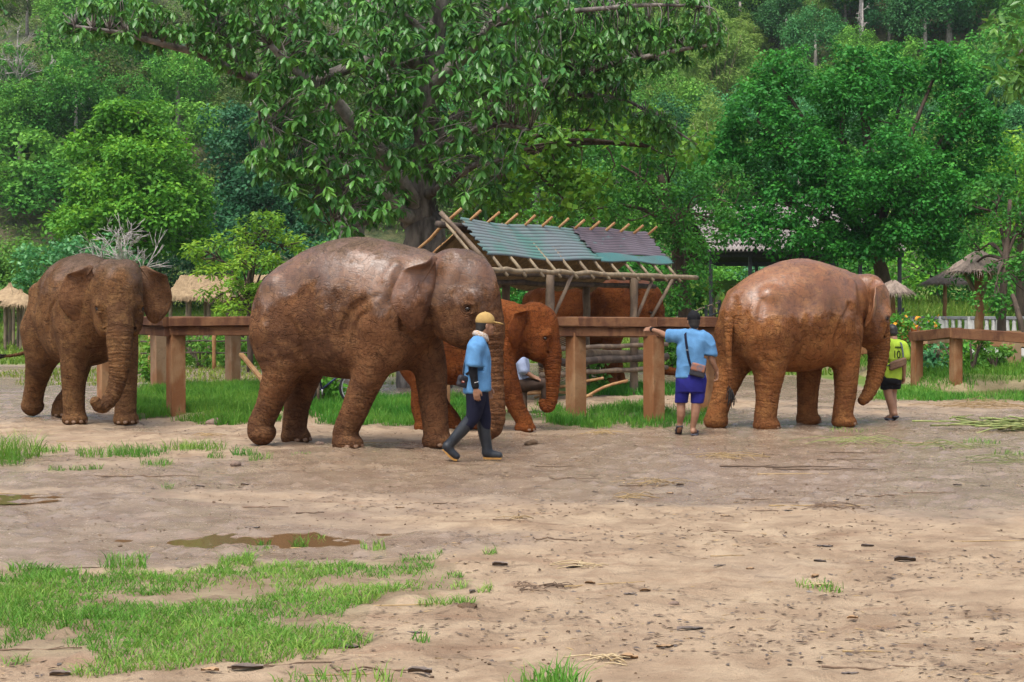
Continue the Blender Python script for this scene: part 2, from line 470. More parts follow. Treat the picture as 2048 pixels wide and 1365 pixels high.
hb=N.m('MULTIPLY',hb,N.m('SUBTRACT',1.0,N.m('MULTIPLY',wm,.6)))
N.l(N.bump(N.m('ADD',hb,N.m('MULTIPLY',clod,.25)),1.0,.032),b.inputs['Normal'])
M_MUD=m
nx,ny=len(gx),len(gy); ii=(np.arange(nx-1)[:,None]*ny+np.arange(ny-1)[None]).ravel()
me=mesh_np('ground',np.column_stack([GP,GZ]),np.stack([ii,ii+ny,ii+ny+1,ii+1],1),M_MUD)
attr(me,'wet',wetv); attr(me,'grass',grassv)
tag(obj('ground',me),'trampled tan mud yard with wet patches and grassy edges',None,None,'structure')
# puddle of brown water lying in its hollow
m,nt,b=mat_new('puddle_water'); N=NT(nt); b.inputs['Base Color'].default_value=(.15,.088,.042,1); b.inputs['Roughness'].default_value=.06; b.inputs['Specular IOR Level'].default_value=.5
N.l(N.bump(N.noise(N.pos(),9,2),.04,.01),b.inputs['Normal'])
def water(name,c,rx,ry,z,label):
    a=np.linspace(0,2*np.pi,49)[:-1]; V=[(0,0,0)]+[(rx*math.cos(q),ry*math.sin(q),0) for q in a]
    F_=[[0,1+i,1+(i+1)%48] for i in range(48)]
    o=obj(name,mesh_np(name,V,np.array(F_),m),None,(c[0],c[1],z)); tag(o,label,None,None,'structure')
zz=gz(PUD+np.random.default_rng(1).uniform(-1,1,(400,2))*np.array([.75,.26]))
water('puddle',PUD,1.5,.62,float(np.percentile(zz,74)),'brown muddy puddle beside the foreground grass')
p=G(8,1003); water('puddle',p[:2],.55,.35,gz1(p[0],p[1])+.004,'small pale puddle at the yard edge beside a dry stick')

# hillside
HY0=74.0
def hz(P):
    P=np.atleast_2d(np.asarray(P,float))[:,:2]; y=P[:,1]; x=P[:,0]
    t=np.clip(y-92,0,None); z=np.clip(y-50,0,None)*.072-.35
    z=z+.40*t*sstep(0,25,t)*(1+.10*np.tanh((x+10)/60.0))-.0004*t*t
    z=z+fbm(P,.018,3)*7*sstep(0,50,t)+fbm(P,.09,3)*1.0*sstep(0,20,t)
    return z
hx=np.arange(-170,171,2.0); hy=np.concatenate([np.arange(HY0,330,2.0)])
HX,HYg=np.meshgrid(hx,hy,indexing='ij'); HP=np.stack([HX.ravel(),HYg.ravel()],1); nx,ny=len(hx),len(hy); ii=(np.arange(nx-1)[:,None]*ny+np.arange(ny-1)[None]).ravel()
M_HILL,nt,b=mat_new('hill_undergrowth'); N=NT(nt); v=N.pos(); c=N.mix(N.rng(N.noise(v,.10,5,.6),.38,.62),(.055,.090,.022),(.125,.120,.050)); c=N.mix(N.rng(N.noise(v,1.3,6,.7),.42,.62),c,(.035,.060,.016)); c=N.mix(N.m('MULTIPLY',N.rng(N.noise(v,.35,4),.55,.7),.6),c,(.16,.13,.075)); N.l(c,b.inputs['Base Color']); b.inputs['Roughness'].default_value=.95; N.l(N.bump(N.noise(v,2.2,6,.7),1.0,.5),b.inputs['Normal'])
tag(obj('hillside',mesh_np('hillside',np.column_stack([HP,hz(HP)]),np.stack([ii,ii+ny,ii+ny+1,ii+1],1),M_HILL)),'steep overgrown hillside behind the yard',None,None,'structure')
# ------------------------------------------------------------------ fences, shelter, huts
def wood_mat(name,c1,c2,c3,scale=3.0,rough=.8,coord='Object'):
    m,nt,b=mat_new(name); N=NT(nt); v=N.coord(coord)
    oi=N.n('ShaderNodeObjectInfo'); loc=N.n('ShaderNodeVectorMath',operation='ADD'); N.l(v,loc.inputs[0]); N.l(oi.outputs['Location'],loc.inputs[1])
    rv=N.n('ShaderNodeCombineXYZ'); N.l(N.m('MULTIPLY',N.rand(),37.0),rv.inputs[0]); v=N.vadd(v,rv.outputs[0])
    n1=N.noise(v,scale,6,.65,.6); n2=N.noise(v,scale*5,5,.6); n3=N.noise(N.mapp(v,scale=(1,1,.35)),scale*1.6,4)
    c=N.mix(N.rng(n1,.32,.68),c1,c2); c=N.mix(N.m('MULTIPLY',N.rng(n3,.44,.60),.85),c,c3); c=N.mix(N.m('MULTIPLY',N.rng(n2,.58,.75),.5),c,tuple(x*.45 for x in c1))
    N.l(c,b.inputs['Base Color']); b.inputs['Roughness'].default_value=rough; b.inputs['Specular IOR Level'].default_value=.3
    N.l(N.bump(N.m('ADD',n2,N.noise(v,scale*14,4)),.5,.012),b.inputs['Normal']); return m
M_POST=wood_mat('muddy_concrete',(0.312,0.1833,0.0936),(0.234,0.1092,0.0468),(0.2028,0.078,0.0273),2.2)
M_BEAM=wood_mat('muddy_beam',(0.124,0.0527,0.02356),(0.186,0.0899,0.0403),(0.0744,0.0279,0.01364),2.6)
M_PALEPOST=wood_mat('pale_post',(0.3276,0.2184,0.1326),(0.2652,0.156,0.0858),(0.234,0.1092,0.0468),2.2)
M_POLE=wood_mat('weathered_pole',(0.1716,0.1287,0.0936),(0.1092,0.078,0.0585),(0.234,0.1716,0.117),4.0)
M_DARKPOLE=wood_mat('dark_pole',(.06,.045,.036),(.10,.075,.06),(.04,.03,.025),4.0)
M_BAMBOO=wood_mat('bamboo',(0.3276,0.1716,0.0702),(0.2652,0.1326,0.0546),(0.3744,0.2262,0.1014),5.0,.6)
M_BAMBOOG=wood_mat('grey_bamboo',(0.234,0.1794,0.117),(0.156,0.117,0.078),(0.2808,0.2184,0.1404),5.0,.7)

def posts(root,spots,h,s,mat,ang=.62,z0=-.15):
    me=MB().bar((0,0,z0),(0,0,h),s,s,(0,1,0),.006).mesh('post',mat)
    for i,(x,y,*r) in enumerate(spots):
        o=obj('post',me,root,(x-root.location.x,y-root.location.y,gz1(x,y)*.6),(0,0,r[0] if r else ang+R.uniform(-.06,.06)))
def beam(root,a,b,z,d,w,mat,name='beam',z1=None):
    """beam a->b (ground xy), z mid height, d its height, w its thickness"""
    L=root.location
    a3=np.array([a[0]-L.x,a[1]-L.y,z]); b3=np.array([b[0]-L.x,b[1]-L.y,z if z1 is None else z1]); u_=(b3-a3)/np.linalg.norm(b3-a3); b3=b3+u_*.09; b3[2]-=.003; return MB().bar(a3,b3,w,d,(0,0,1),.006).build(name,mat,root)
XY=lambda px,Y: (W(px,0,Y)[0],Y)
# front pen fence
c0=XY(352,24.1); f=empty('pen_fence',(c0[0],c0[1],0)); tag(f,'low reddish beam fence on square posts between the elephants and the bamboo shelter','fence','beam fences of the elephant pens')
P_=[XY(211,26.9),XY(352,24.1),XY(602,24.0),XY(880,23.7),XY(1152,23.5),XY(1308,22.9),XY(1418,24.9)]
posts(f,P_,1.32,.235,M_POST)
tops=[XY(215,26.9),XY(343,24.05),XY(700,23.95),XY(1162,23.45),XY(1312,22.9),XY(1436,22.9)]
tops2=tops[:]
for a,b in zip(tops[:-1],tops[1:]):
    beam(f,a,b,1.53,.145,.36,M_BEAM,'upper_beam'); a2=np.array(a)+(.0,.03); b2=np.array(b)+(.0,.03); beam(f,a2,b2,1.378,.155,.30,M_BEAM,'lower_beam')
e=XY(1430,22.9); g=XY(1424,25.0)
beam(f,(e[0]-.12,e[1]+.19),(g[0]-.12,g[1]),1.53,.14,.30,M_BEAM,'upper_beam'); beam(f,(e[0]-.12,e[1]+.19),(g[0]-.12,g[1]),1.38,.14,.26,M_BEAM,'lower_beam')
# rear pen fence on the left
c0=XY(317,32.8); f=empty('pen_fence',(c0[0],c0[1],0)); tag(f,'far row of pale square posts behind the left elephant carrying a beam','fence','beam fences of the elephant pens')
posts(f,[XY(317,32.8),XY(466,34.0),XY(640,35.2)],1.25,.26,M_PALEPOST,.75)
beam(f,XY(200,32.0),XY(660,35.4),1.42,.28,.3,M_BEAM)
# right pen fence
c0=XY(1912,31.0); f=empty('pen_fence',(c0[0],c0[1],0)); tag(f,'reddish beam fence with square posts on the grassy bank behind the keeper in yellow','fence','beam fences of the elephant pens')
posts(f,[XY(1834,32.8,),XY(1912,31.0),XY(2100,30.2)],1.06,.20,M_POST,.35)
beam(f,XY(1829,33.0),XY(1909,30.95),1.13,.215,.28,M_BEAM,'beam',1.245); beam(f,XY(1909,30.95),XY(2110,29.9),1.235,.215,.28,M_BEAM,'beam',1.12)
c0=XY(1884,37); f=empty('pen_fence',(c0[0],c0[1],0)); tag(f,'weathered greyish beam on posts running behind the right-hand fence','fence','beam fences of the elephant pens')
posts(f,[XY(1884,36.2),XY(2028,36.0),XY(1760,37.5)],1.0,.24,M_PALEPOST,.5)
beam(f,XY(1846,34.4),XY(1905,36.2),1.05,.22,.24,M_PALEPOST); beam(f,XY(1905,36.2),XY(2120,36.0),.98,.30,.25,M_PALEPOST); beam(f,XY(1700,38.5),XY(1900,38.0),.70,.22,.22,M_POST)
beam(f,XY(1930,40),XY(2130,39.5),.82,.2,.2,M_POST)

# ---- bamboo shelter (turned 55 degrees to the yard)
EA=np.array([-.45,26.3]); ED=np.array([.576,.817]); EN=np.array([.817,-.576])     # eave start, along, outward (towards the yard)
SL=7.95; S0=np.array([EA[0],EA[1],0.0])
sh=empty('bamboo_shelter',S0); tag(sh,'open bamboo shelter with corrugated sheets on its roof and bamboo rafters sticking out','shelter')
def sp(t,n,z): return np.array([ED[0]*t+EN[0]*n,ED[1]*t+EN[1]*n,z])    # local: along, outward, up
EZ,RZ,RN=2.61,3.27,-.62
def roofz(n): return EZ+(RZ-EZ)*(n/RN)
M_SHEET=None
def sheet_mat(name,c1,c2,rust):
    m,nt,b=mat_new(name); N=NT(nt); v=N.coord(); n1=N.noise(v,1.1,5,.6); n2=N.noise(N.mapp(v,scale=(1,1,3)),3.0,5,.7); s=N.noise(v,22,4)
    c=N.mix(N.rng(n1,.36,.62),c1,c2); c=N.mix(N.m('MULTIPLY',N.rng(n2,.56,.72),.8),c,rust); c=N.mix(N.m('MULTIPLY',N.rng(s,.6,.75),.35),c,(.12,.09,.075))
    c=N.mix(N.rng(N.attr('groove'),.10,.72,.92,0.0),c,(.035,.035,.035)); N.l(c,b.inputs['Base Color']); b.inputs['Roughness'].default_value=.42; b.inputs['Metallic'].default_value=.15; N.l(N.bump(s,.15,.004),b.inputs['Normal']); return m  # groove valleys darkened in colour: painted shade between the ridges, plus dirt
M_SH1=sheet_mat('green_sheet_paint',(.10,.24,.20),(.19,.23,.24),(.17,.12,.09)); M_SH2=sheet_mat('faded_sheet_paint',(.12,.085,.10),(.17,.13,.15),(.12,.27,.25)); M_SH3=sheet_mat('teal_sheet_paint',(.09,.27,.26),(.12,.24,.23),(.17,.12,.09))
def sheet(t0,t1,lift,mat,name,n0=.0,n1=RN,sag=.0,seed=0):
    nu,nv=11*8+1,14; V=[]
    for i in range(nu):
        u=i/(nu-1); n=n0+(n1-n0)*u; z=roofz(n)+.030*abs(math.sin(u*11*math.pi))**.6+lift
        for j in range(nv):
            w=j/(nv-1); t=t0+(t1-t0)*w; rag=(.05*math.sin(u*47+seed)+.03*math.sin(u*23)) if j in (0,nv-1) else 0
            V.append(sp(t+rag,n,z-sag*math.sin(math.pi*w)+.02*math.sin(w*9+u*2+seed)))
    V=np.array(V); F_=[[i*nv+j,(i+1)*nv+j,(i+1)*nv+j+1,i*nv+j+1] for i in range(nu-1) for j in range(nv-1)]
    nb=len(V); V2=np.vstack([V,V-np.array([0,0,.004])]); F2=F_+[[q+nb for q in f_[::-1]] for f_ in F_]
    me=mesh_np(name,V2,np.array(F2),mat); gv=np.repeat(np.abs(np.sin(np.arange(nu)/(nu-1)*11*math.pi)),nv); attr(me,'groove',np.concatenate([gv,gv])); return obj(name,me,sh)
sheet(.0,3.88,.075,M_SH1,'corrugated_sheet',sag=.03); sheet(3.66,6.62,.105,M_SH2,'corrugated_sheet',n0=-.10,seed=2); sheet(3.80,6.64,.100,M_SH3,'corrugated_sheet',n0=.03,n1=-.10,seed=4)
def pole(a,b,r,mat,name,par=sh,knots=True,n=8):
    a=np.array(a,float); b=np.array(b,float); L=np.linalg.norm(b-a); k=max(3,int(L/.28)+1)
    tt=np.linspace(0,1,k); P=a+(b-a)*tt[:,None]+rng.normal(0,.004*min(L,3),(k,3))*np.sin(np.pi*tt)[:,None]
    return MB().tube(P,r*(1+rng.normal(0,.06,k)),n).build(name,mat,par,True)
for t in np.linspace(-.35,6.5,13):                                   # front-slope rafters
    pole(sp(t,.30,roofz(.30)+.02),sp(t+rng.normal(0,.04),RN-.04,roofz(RN)+.04),.032,M_BAMBOOG,'rafter')
for t in np.linspace(-.25,6.65,13):                                  # rear-slope rafters poke past the ridge
    pole(sp(t,RN+.26,RZ+.22),sp(t+rng.normal(0,.05),RN-1.35,RZ-.95),.030,M_BAMBOO,'rafter')
pole(sp(-1.1,.22,2.41),sp(7.35,.22,2.41),.050,M_BAMBOOG,'eave_pole'); pole(sp(-.5,-.05,2.36),sp(6.9,-.05,2.36),.045,M_DARKPOLE,'tie_pole')
pole(sp(-.6,RN,RZ-.06),sp(6.95,RN,RZ-.06),.06,M_DARKPOLE,'ridge_pole'); pole(sp(-.3,-1.9,2.30),sp(6.8,-1.9,2.30),.05,M_DARKPOLE,'rear_eave_pole'); pole(sp(-.2,-.5,2.22),sp(6.8,-.5,2.22),.05,M_DARKPOLE,'tie_pole')
pole(sp(-.45,RN-.05,RZ+.16),sp(-.15,.12,2.55),.04,M_POLE,'gable_pole')
for t,n,h_ in ((.15,-.05,2.36),(.3,-1.85,2.3),(3.2,-1.85,2.3),(6.2,-1.85,2.3)):
    p=sp(t,n,0); zg=gz1(p[0]+S0[0],p[1]+S0[1]); pole((p[0],p[1],zg-.1),(p[0],p[1],h_),.078,M_POLE,'post',n=12)
# the two posts the photo shows best
for px,Y,h_ in ((1100,27.9,2.42),(1268,30.4,2.42)):
    w=W(px,0,Y)-S0; pole((w[0],w[1],-.1),(w[0],w[1],h_),.083,M_POLE,'post',n=12)
    pole((w[0]+.05,w[1],1.55),(w[0]+.42,w[1]+.25,2.38),.035,M_POLE,'brace'); 
pole(sp(5.9,-.1,1.5),sp(6.5,.1,2.35),.035,M_POLE,'brace')
a=W(1082,0,27.75)-S0; b_=W(1335,0,30.9)-S0
for z,r,mat in ((1.24,.045,M_POLE),(.98,.045,M_POLE),(.72,.075,M_DARKPOLE),(.50,.05,M_POLE)): pole((a[0],a[1]+.12,z),(b_[0],b_[1]+.12,z+.03),r,mat,'rail')
pole((a[0]+.9,a[1]+1.4,.85),(b_[0]-.3,b_[1]+.8,.78),.10,M_POLE,'rail')
# thatch on the rear slope
M_THATCH=mat_plain('thatch',(.30,.21,.12),(.17,.12,.075),9,.95,.8,.03,(1,1,.25)); M_THATCHL=mat_plain('pale_thatch',(.36,.26,.15),(.25,.175,.10),7,.95,.8,.03,(1,1,.25)); M_THATCHG=mat_plain('grey_thatch',(.30,.235,.19),(.20,.155,.125),7,.95,.8,.03,(1,1,.25))
def straw(mb,base,d,L,n,r,spread,rg_,w=.006):
    for i in range(n):
        p=base(rg_); q=d(p,rg_); e=p+q*L*rg_.uniform(.6,1.2)+rg_.normal(0,spread,3); s=np.cross(q,rg_.normal(0,1,3)); s/=np.linalg.norm(s)+1e-9
        mb.add([p-s*w,p+s*w,e],None,[[0,1,2]])
mb=MB()
V=[sp(t,n,RZ-.05+(n-RN)*.72-(.05*math.sin(t*5))) for n in np.linspace(RN,RN-1.35,5) for t in np.linspace(.1,6.6,20)]; V2=[v-np.array([0,0,.10]) for v in V]
F_=[[i*20+j,i*20+j+1,(i+1)*20+j+1,(i+1)*20+j] for i in range(4) for j in range(19)]
mb.add(V,[f_[::-1] for f_ in F_]); mb.add(V2,F_)
r3=np.random.default_rng(8)
straw(mb,lambda q: sp(q.uniform(0,6.6),RN-q.uniform(.0,1.3),0)+np.array([0,0,0]),lambda p,q: np.array([-EN[0]*.7,-EN[1]*.7,-.6]),.5,0,.03,.05,r3)
for i in range(900):
    t=r3.uniform(-.15,6.7); n=RN-r3.uniform(.02,1.35); p=sp(t,n,RZ-.03+(n-RN)*.72); q=np.array([-EN[0]*.75,-EN[1]*.75,-.6])+r3.normal(0,.25,3); e=p+q*r3.uniform(.2,.45); s=np.array([ED[0],ED[1],0])*.007
    mb.add([p-s,p+s,e],None,[[0,1,2]])
o=mb.build('thatch',M_THATCH,sh); 
# woven bamboo hurdle leaning inside
hu=empty('woven_hurdle',W(1112,0,28.6)*np.array([1,1,0])); tag(hu,'curved woven bamboo hurdle leaning behind the shelter post','hurdle')
for i in range(26):
    z=.22+i*.038; MB().tube(spline([(-.35,.05,z+.02),(-.05,.0,z-.04),(.33,.06,z+.10)],7),.011,5).build('slat',M_BAMBOOG,hu,True)
for x_ in (-.25,.05,.28): MB().tube(spline([(x_-.05,.03,0),(x_+.03,-.02,.6),(x_-.03,.05,1.28)],8),.024,6).build('stake',M_BAMBOO,hu,True)
for i,(a,b) in enumerate((((-.75,.3,.05),(.55,-.3,.30)),((-.6,-.2,.12),(.7,.2,.06)),((-.4,.4,.02),(.9,-.1,.42)),((.45,-.5,.03),(1.35,-.2,.38)))):
    o=MB().tube(spline([np.array(a)+hu.location,(np.array(a)+np.array(b))/2+np.array(hu.location)+(0,0,.06),np.array(b)+hu.location],7),.028,7).build('bamboo_stick',M_BAMBOO,None,True); tag(o,'loose bamboo stick lying at the foot of the woven hurdle','stick','bamboo sticks by the hurdle')
# leaning plank by the left pen fence
a=W(482,705,33); b=W(540,742,31.5); a[2]=.75; b[2]=.05
tag(MB().bar(a,b,.10,.05).build('leaning_plank',M_BAMBOO),'pale wooden plank slanting down beside the far pen posts','plank')

# ---- bicycle behind the grass under the big elephant
M_TYRE=mat_plain('tyre_rubber',(.02,.02,.022),None,20,.8,.2); M_CHROME=mat_plain('bicycle_metal',(.5,.5,.52),(.4,.4,.42),20,.35,0); M_FRAMEP=mat_plain('blue_bicycle_paint',(.012,.022,.10),None,20,.4,0)
def bicycle(loc,rz):
    r=empty('bicycle',loc,rz); tag(r,'old blue bicycle parked behind the grassy fence strip','bicycle')
    wh=[]
    for x_ in (-.52,.52):
        a=np.linspace(0,2*np.pi,33); ty=MB().tube([(x_+.31*math.cos(q),0,.33+.31*math.sin(q)) for q in a],.022,8,False).build('wheel',M_TYRE,r,True)
        MB().tube([(x_+.282*math.cos(q),0,.33+.282*math.sin(q)) for q in a],.012,6,False).build('rim',M_CHROME,ty,True)
        sp_=MB()
        for q in np.linspace(0,2*np.pi,19)[:-1]: sp_.tube([(x_,.015*math.cos(q*9),.33),(x_+.275*math.cos(q),0,.33+.275*math.sin(q))],.002,4)
        o=sp_.build('spokes',M_CHROME,ty); o['kind']='stuff'
        MB().tube([(x_,-.05,.33),(x_,.05,.33)],.02,8).build('hub',M_CHROME,ty,True)
    fr=MB()
    for a,b in (((-.52,0,.33),(-.12,0,.30)),((-.12,0,.30),(-.2,0,.82)),((-.52,0,.33),(-.18,0,.72)),((-.18,0,.75),(.34,0,.80)),((-.12,0,.30),(.36,0,.68)),((.34,0,.86),(.52,0,.33))): fr.tube([a,b],.017,7)
    fr.build('frame',M_FRAMEP,r,True)
    MB().tube(spline([(.24,-.28,.98),(.34,-.2,1.0),(.33,0,.95),(.34,.2,1.0),(.24,.28,.98)],12),.013,7).build('handlebar',M_CHROME,r,True)
    MB().sphere((-.22,0,.87),(.13,.07,.04)).build('saddle',M_TYRE,r,True)
    MB().tube([(-.12,-.09,.22),(-.12,-.09,.30),(-.12,.09,.30),(-.12,.09,.38)],.012,6).build('pedal_crank',M_CHROME,r,True)
p=W(668,0,26.6); bicycle((p[0]-.10,p[1],gz1(p[0],26.6)-.0),.25)
a=W(636,0,26.3); b=W(712,0,26.2); rr=empty('bamboo_rail',(a[0],a[1],0)); tag(rr,'pale bamboo rail on short stakes in front of the parked bicycle','rail')
MB().tube([(-.1,0,.70),(.4,0,.71),(.95,0,.74)],.032,8).build('rail',M_BAMBOOG,rr,True)
for x_ in (.0,.84): MB().tube([(x_,.03,-.05),(x_,.03,.78)],.028,7).build('stake',M_POLE,rr,True)

# ---- thatched buildings
def thatch_cone(name,loc,r,h,mat,label,posts_n=0,eave=1.75,tip=True,post_mat=None,struts=False,par=None):
    root=empty(name,loc); tag(root,label,'thatched parasol','thatched parasols round the yard')
    rg_=np.random.default_rng(int(abs(loc[0]*100)))
    mb=MB(); prof=[(r,0),(r*.72,h*.36),(r*.4,h*.68),(r*.12,h*.95),(.04,h*1.25 if tip else h)]; n=28; V=[]
    for i,(q,z) in enumerate(prof):
        for j in range(n): a=j/n*2*np.pi; k=1+rg_.normal(0,.03); V.append((q*k*math.cos(a),q*k*math.sin(a),eave+z+rg_.normal(0,.02)))
    F_=[[i*n+j,i*n+(j+1)%n,(i+1)*n+(j+1)%n,(i+1)*n+j] for i in range(len(prof)-1) for j in range(n)]; mb.add(V,F_)
    V=[(0,0,eave+h*.55)]+[(r*.97*math.cos(j/n*2*np.pi),r*.97*math.sin(j/n*2*np.pi),eave-.02) for j in range(n)]; mb.add(V,None,[[0,1+(j+1)%n,1+j] for j in range(n)])
    for i in range(900):
        a=rg_.uniform(0,2*np.pi); q=r*rg_.uniform(.45,1.02)**.6; z=eave+h*(1-q/r)*.95+.03; d=np.array([math.cos(a)*.75,math.sin(a)*.75,-.62])+rg_.normal(0,.16,3); p=np.array([q*math.cos(a),q*math.sin(a),z]); e=p+d*rg_.uniform(.15,.38); s=np.array([-math.sin(a),math.cos(a),0])*.010
        mb.add([p-s,p+s,e],None,[[0,1,2]])
    mb.build('thatch_roof',mat,root)
    pole((0,0,-.2),(0,0,eave+h*.5),.13 if struts else .07,post_mat or M_POLE,'post',root,n=12)
    if struts:
        for a in (.4,2.0,3.5,5.1): pole((.05*math.cos(a),.05*math.sin(a),eave-.75),(r*.62*math.cos(a),r*.62*math.sin(a),eave+.12),.05,M_POLE,'strut',root)
    elif posts_n:
        for j in range(posts_n): a=j/posts_n*2*np.pi+.5; pole((r*.7*math.cos(a),r*.7*math.sin(a),-.2),(r*.7*math.cos(a),r*.7*math.sin(a),eave+.08),.06,M_POLE,'post',root)
    return root
for px,Y,r,h_,lab in ((20,56,1.0,.55,'thatched parasol with a tall pointed tip on the lawn behind the left elephant'),(42,54,.78,.46,'smaller thatched parasol half hidden by the left elephant')):
    p=W(px,0,Y); thatch_cone('thatched_parasol',(p[0],p[1],gz1(p[0],Y)),r,h_,M_THATCHL,lab,4,1.62)
p=W(1958,0,42); thatch_cone('thatched_parasol',(p[0],p[1],gz1(p[0],42)-.1),.95,.62,M_THATCHG,'grey thatched parasol on a thick braced post beside the white balustrade',0,2.62,False,M_POST,True)
p=W(1786,0,44); thatch_cone('thatched_parasol',(p[0],p[1],gz1(p[0],44)-.1),.55,.35,M_THATCHG,'thatched parasol whose eave shows beside the orange elephant head',0,2.25,False,M_POST,False)
p=W(1890,0,52); thatch_cone('thatched_parasol',(p[0],p[1],gz1(p[0],52)-.1),.8,.4,M_THATCHG,'dark thatched parasol among the leaves behind the braced one',0,2.6,False,M_POST,False)

def thatch_hut(px0,px1,Y,ridge_y,eave_y,label,mat,depth=3.4):
    a=W(px0,eave_y,Y); b=W(px1,eave_y,Y); top=W(px0,ridge_y,Y+depth/2)[2]; ez=a[2]
    root=empty('thatched_hut',(a[0],Y,gz1(a[0],Y))); z0=root.location.z; L=b[0]-a[0]; rg_=np.random.default_rng(4); mb=MB()
    def P(u,v,s): # u 0..1 along, v 0 eave ..1 ridge, s side
        ins=.24*v*L*.45; return np.array([ins+u*(L-2*ins), (depth/2*v) if s==0 else depth-depth/2*v, ez-z0+(top-ez)*(v**1.25)+rg_.normal(0,.015)])
    for s in (0,1):
        V=[P(u,v,s) for v in np.linspace(0,1,6) for u in np.linspace(0,1,14)]; F_=[[i*14+j,i*14+j+1,(i+1)*14+j+1,(i+1)*14+j] for i in range(5) for j in range(13)]
        mb.add(V,F_ if s==0 else [f_[::-1] for f_ in F_]); mb.add(np.array(V)-np.array([0,0,.12]),[f_[::-1] for f_ in F_] if s==0 else F_)
    for u in (0,1):
        V=[P(u,v,0) for v in np.linspace(0,1,6)]+[P(u,v,1) for v in np.linspace(0,1,6)]; mb.add(V,[[i,i+1,7+i,6+i] for i in range(5)])
    for i in range(2600):
        u=rg_.uniform(0,1); v=rg_.uniform(0,1)**1.3; p=P(u,max(v,0),0)+np.array([0,-.02,.03]); d=np.array([rg_.normal(0,.12),-.72,-.66]); e=p+d*rg_.uniform(.15,.4); mb.add([p-np.array([.012,0,0]),p+np.array([.012,0,0]),e],None,[[0,1,2]])
    mb.build('thatch_roof',mat,root)
    for u in (.08,.36,.64,.92):
        for y_ in (.35,depth-.35): pole((u*L,y_,-.3),(u*L,y_,ez-z0-.02),.07,M_POLE,'post',root)
    for z in (.35,.85): pole((.08*L,.33,z),(.92*L,.33,z),.035,M_POLE,'rail',root)
    for i in range(9):
        u=.10+i*.1; pole((u*L,.33,-.1),(u*L,.33,.9),.03,M_POLE,'baluster',root)
        if i<8: pole((u*L,.36,.32),((u+.1)*L,.36,.85),.025,M_POLE,'baluster',root)
    MB().box((L/2,depth/2,-.05),(L*.46,depth*.4,.12)).build('floor',M_POLE,root)
    tag(root,label,'hut','thatched huts beyond the pens'); return root
thatch_hut(326,462,52,552,594,'golden thatched hut with a lattice railing behind the left beam fence',M_THATCHL)
thatch_hut(468,590,54,551,590,'golden thatched hut half hidden by the feathery tree and the largest elephant',M_THATCHL)

# ---- open pavilion with a tiled roof
M_TILE=mat_plain('roof_tile',(.30,.27,.26),(.20,.18,.175),3,.85,.5,.02,rvar=.12); M_DMETAL=mat_plain('dark_painted_steel',(.016,.018,.024),(.03,.032,.04),12,.5,.1); M_UNDER=mat_plain('dark_soffit',(.045,.042,.04),(.03,.028,.027),8,.9,.2)
PV0=W(1416,0,56); pv=empty('pavilion',(PV0[0],56,gz1(PV0[0],56))); z0=pv.location.z; tag(pv,'open pavilion with grey wavy tiles and dark steel posts behind the large round tree','pavilion')
PL=W(1812,0,56)[0]-PV0[0]; EZp=3.98-z0; RZp=6.1-z0
nw=24; rows=9
def tile_mesh():
    V=[]; nu=13; L_=.92
    for i,v in enumerate((0,1)):
        for j in range(nu): u=j/(nu-1); V.append((u*PL/nw*1.02,v*L_*.95,.05*math.cos(u*2*2*math.pi)))
    F_=[[j,j+1,nu+j+1,nu+j] for j in range(nu-1)]; n=len(V); V=V+[(x_,y_,z_-.03) for x_,y_,z_ in V]; F_=F_+[[q+n for q in f_[::-1]] for f_ in F_]+[[j+1,j,n+j,n+j+1] for j in range(nu-1)]
    return mesh_np('tile',np.array(V),np.array(F_),M_TILE)
tm=tile_mesh(); sl=math.atan2(RZp-EZp,6.0); run=math.hypot(6.0,RZp-EZp)
for r_ in range(rows):
    for c_ in range(nw):
        d=r_*run/rows; obj('tile',tm,pv,(c_*PL/nw,d*math.cos(sl),EZp+d*math.sin(sl)+.03*(r_%2)+R.uniform(0,.015)),(sl-.05,0,R.uniform(-.01,.01)))
mb=MB(); mb.add([(0,.0,EZp-.08),(PL,0,EZp-.08),(PL,6,RZp-.08),(0,6,RZp-.08),(0,12,EZp-.08),(PL,12,EZp-.08)],[[0,1,2,3][::-1],[3,2,5,4][::-1]]); mb.build('soffit',M_UNDER,pv)
mb=MB(); mb.add([(0,5.9,RZp+.06),(PL,5.9,RZp+.06),(PL,12,EZp+.03),(0,12,EZp+.03)],[[0,1,2,3]]); mb.build('rear_roof',M_TILE,pv)
for x_ in (.15,PL*.22,PL*.5,PL*.78,PL-.15):
    for y_ in (.35,11.6): MB().bar((x_,y_,-.3),(x_,y_,EZp-.05),.13,.13,(0,1,0)).build('post',M_DMETAL,pv)
for y_ in (.35,11.6): MB().bar((0,y_,EZp-.18),(PL,y_,EZp-.18),.12,.18).build('tie_beam',M_DMETAL,pv)
MB().box((PL/2,6,.35),(PL/2,5.8,.12)).build('deck',M_POLE,pv)
for z_ in (.9,1.35): MB().bar((0,.4,z_),(PL,.4,z_),.05,.06).build('deck_rail',M_POLE,pv)
for i in range(13): MB().bar((i*PL/12,.4,.4),(i*PL/12,.4,1.38),.06,.06,(0,1,0)).build('deck_baluster',M_DMETAL,pv)
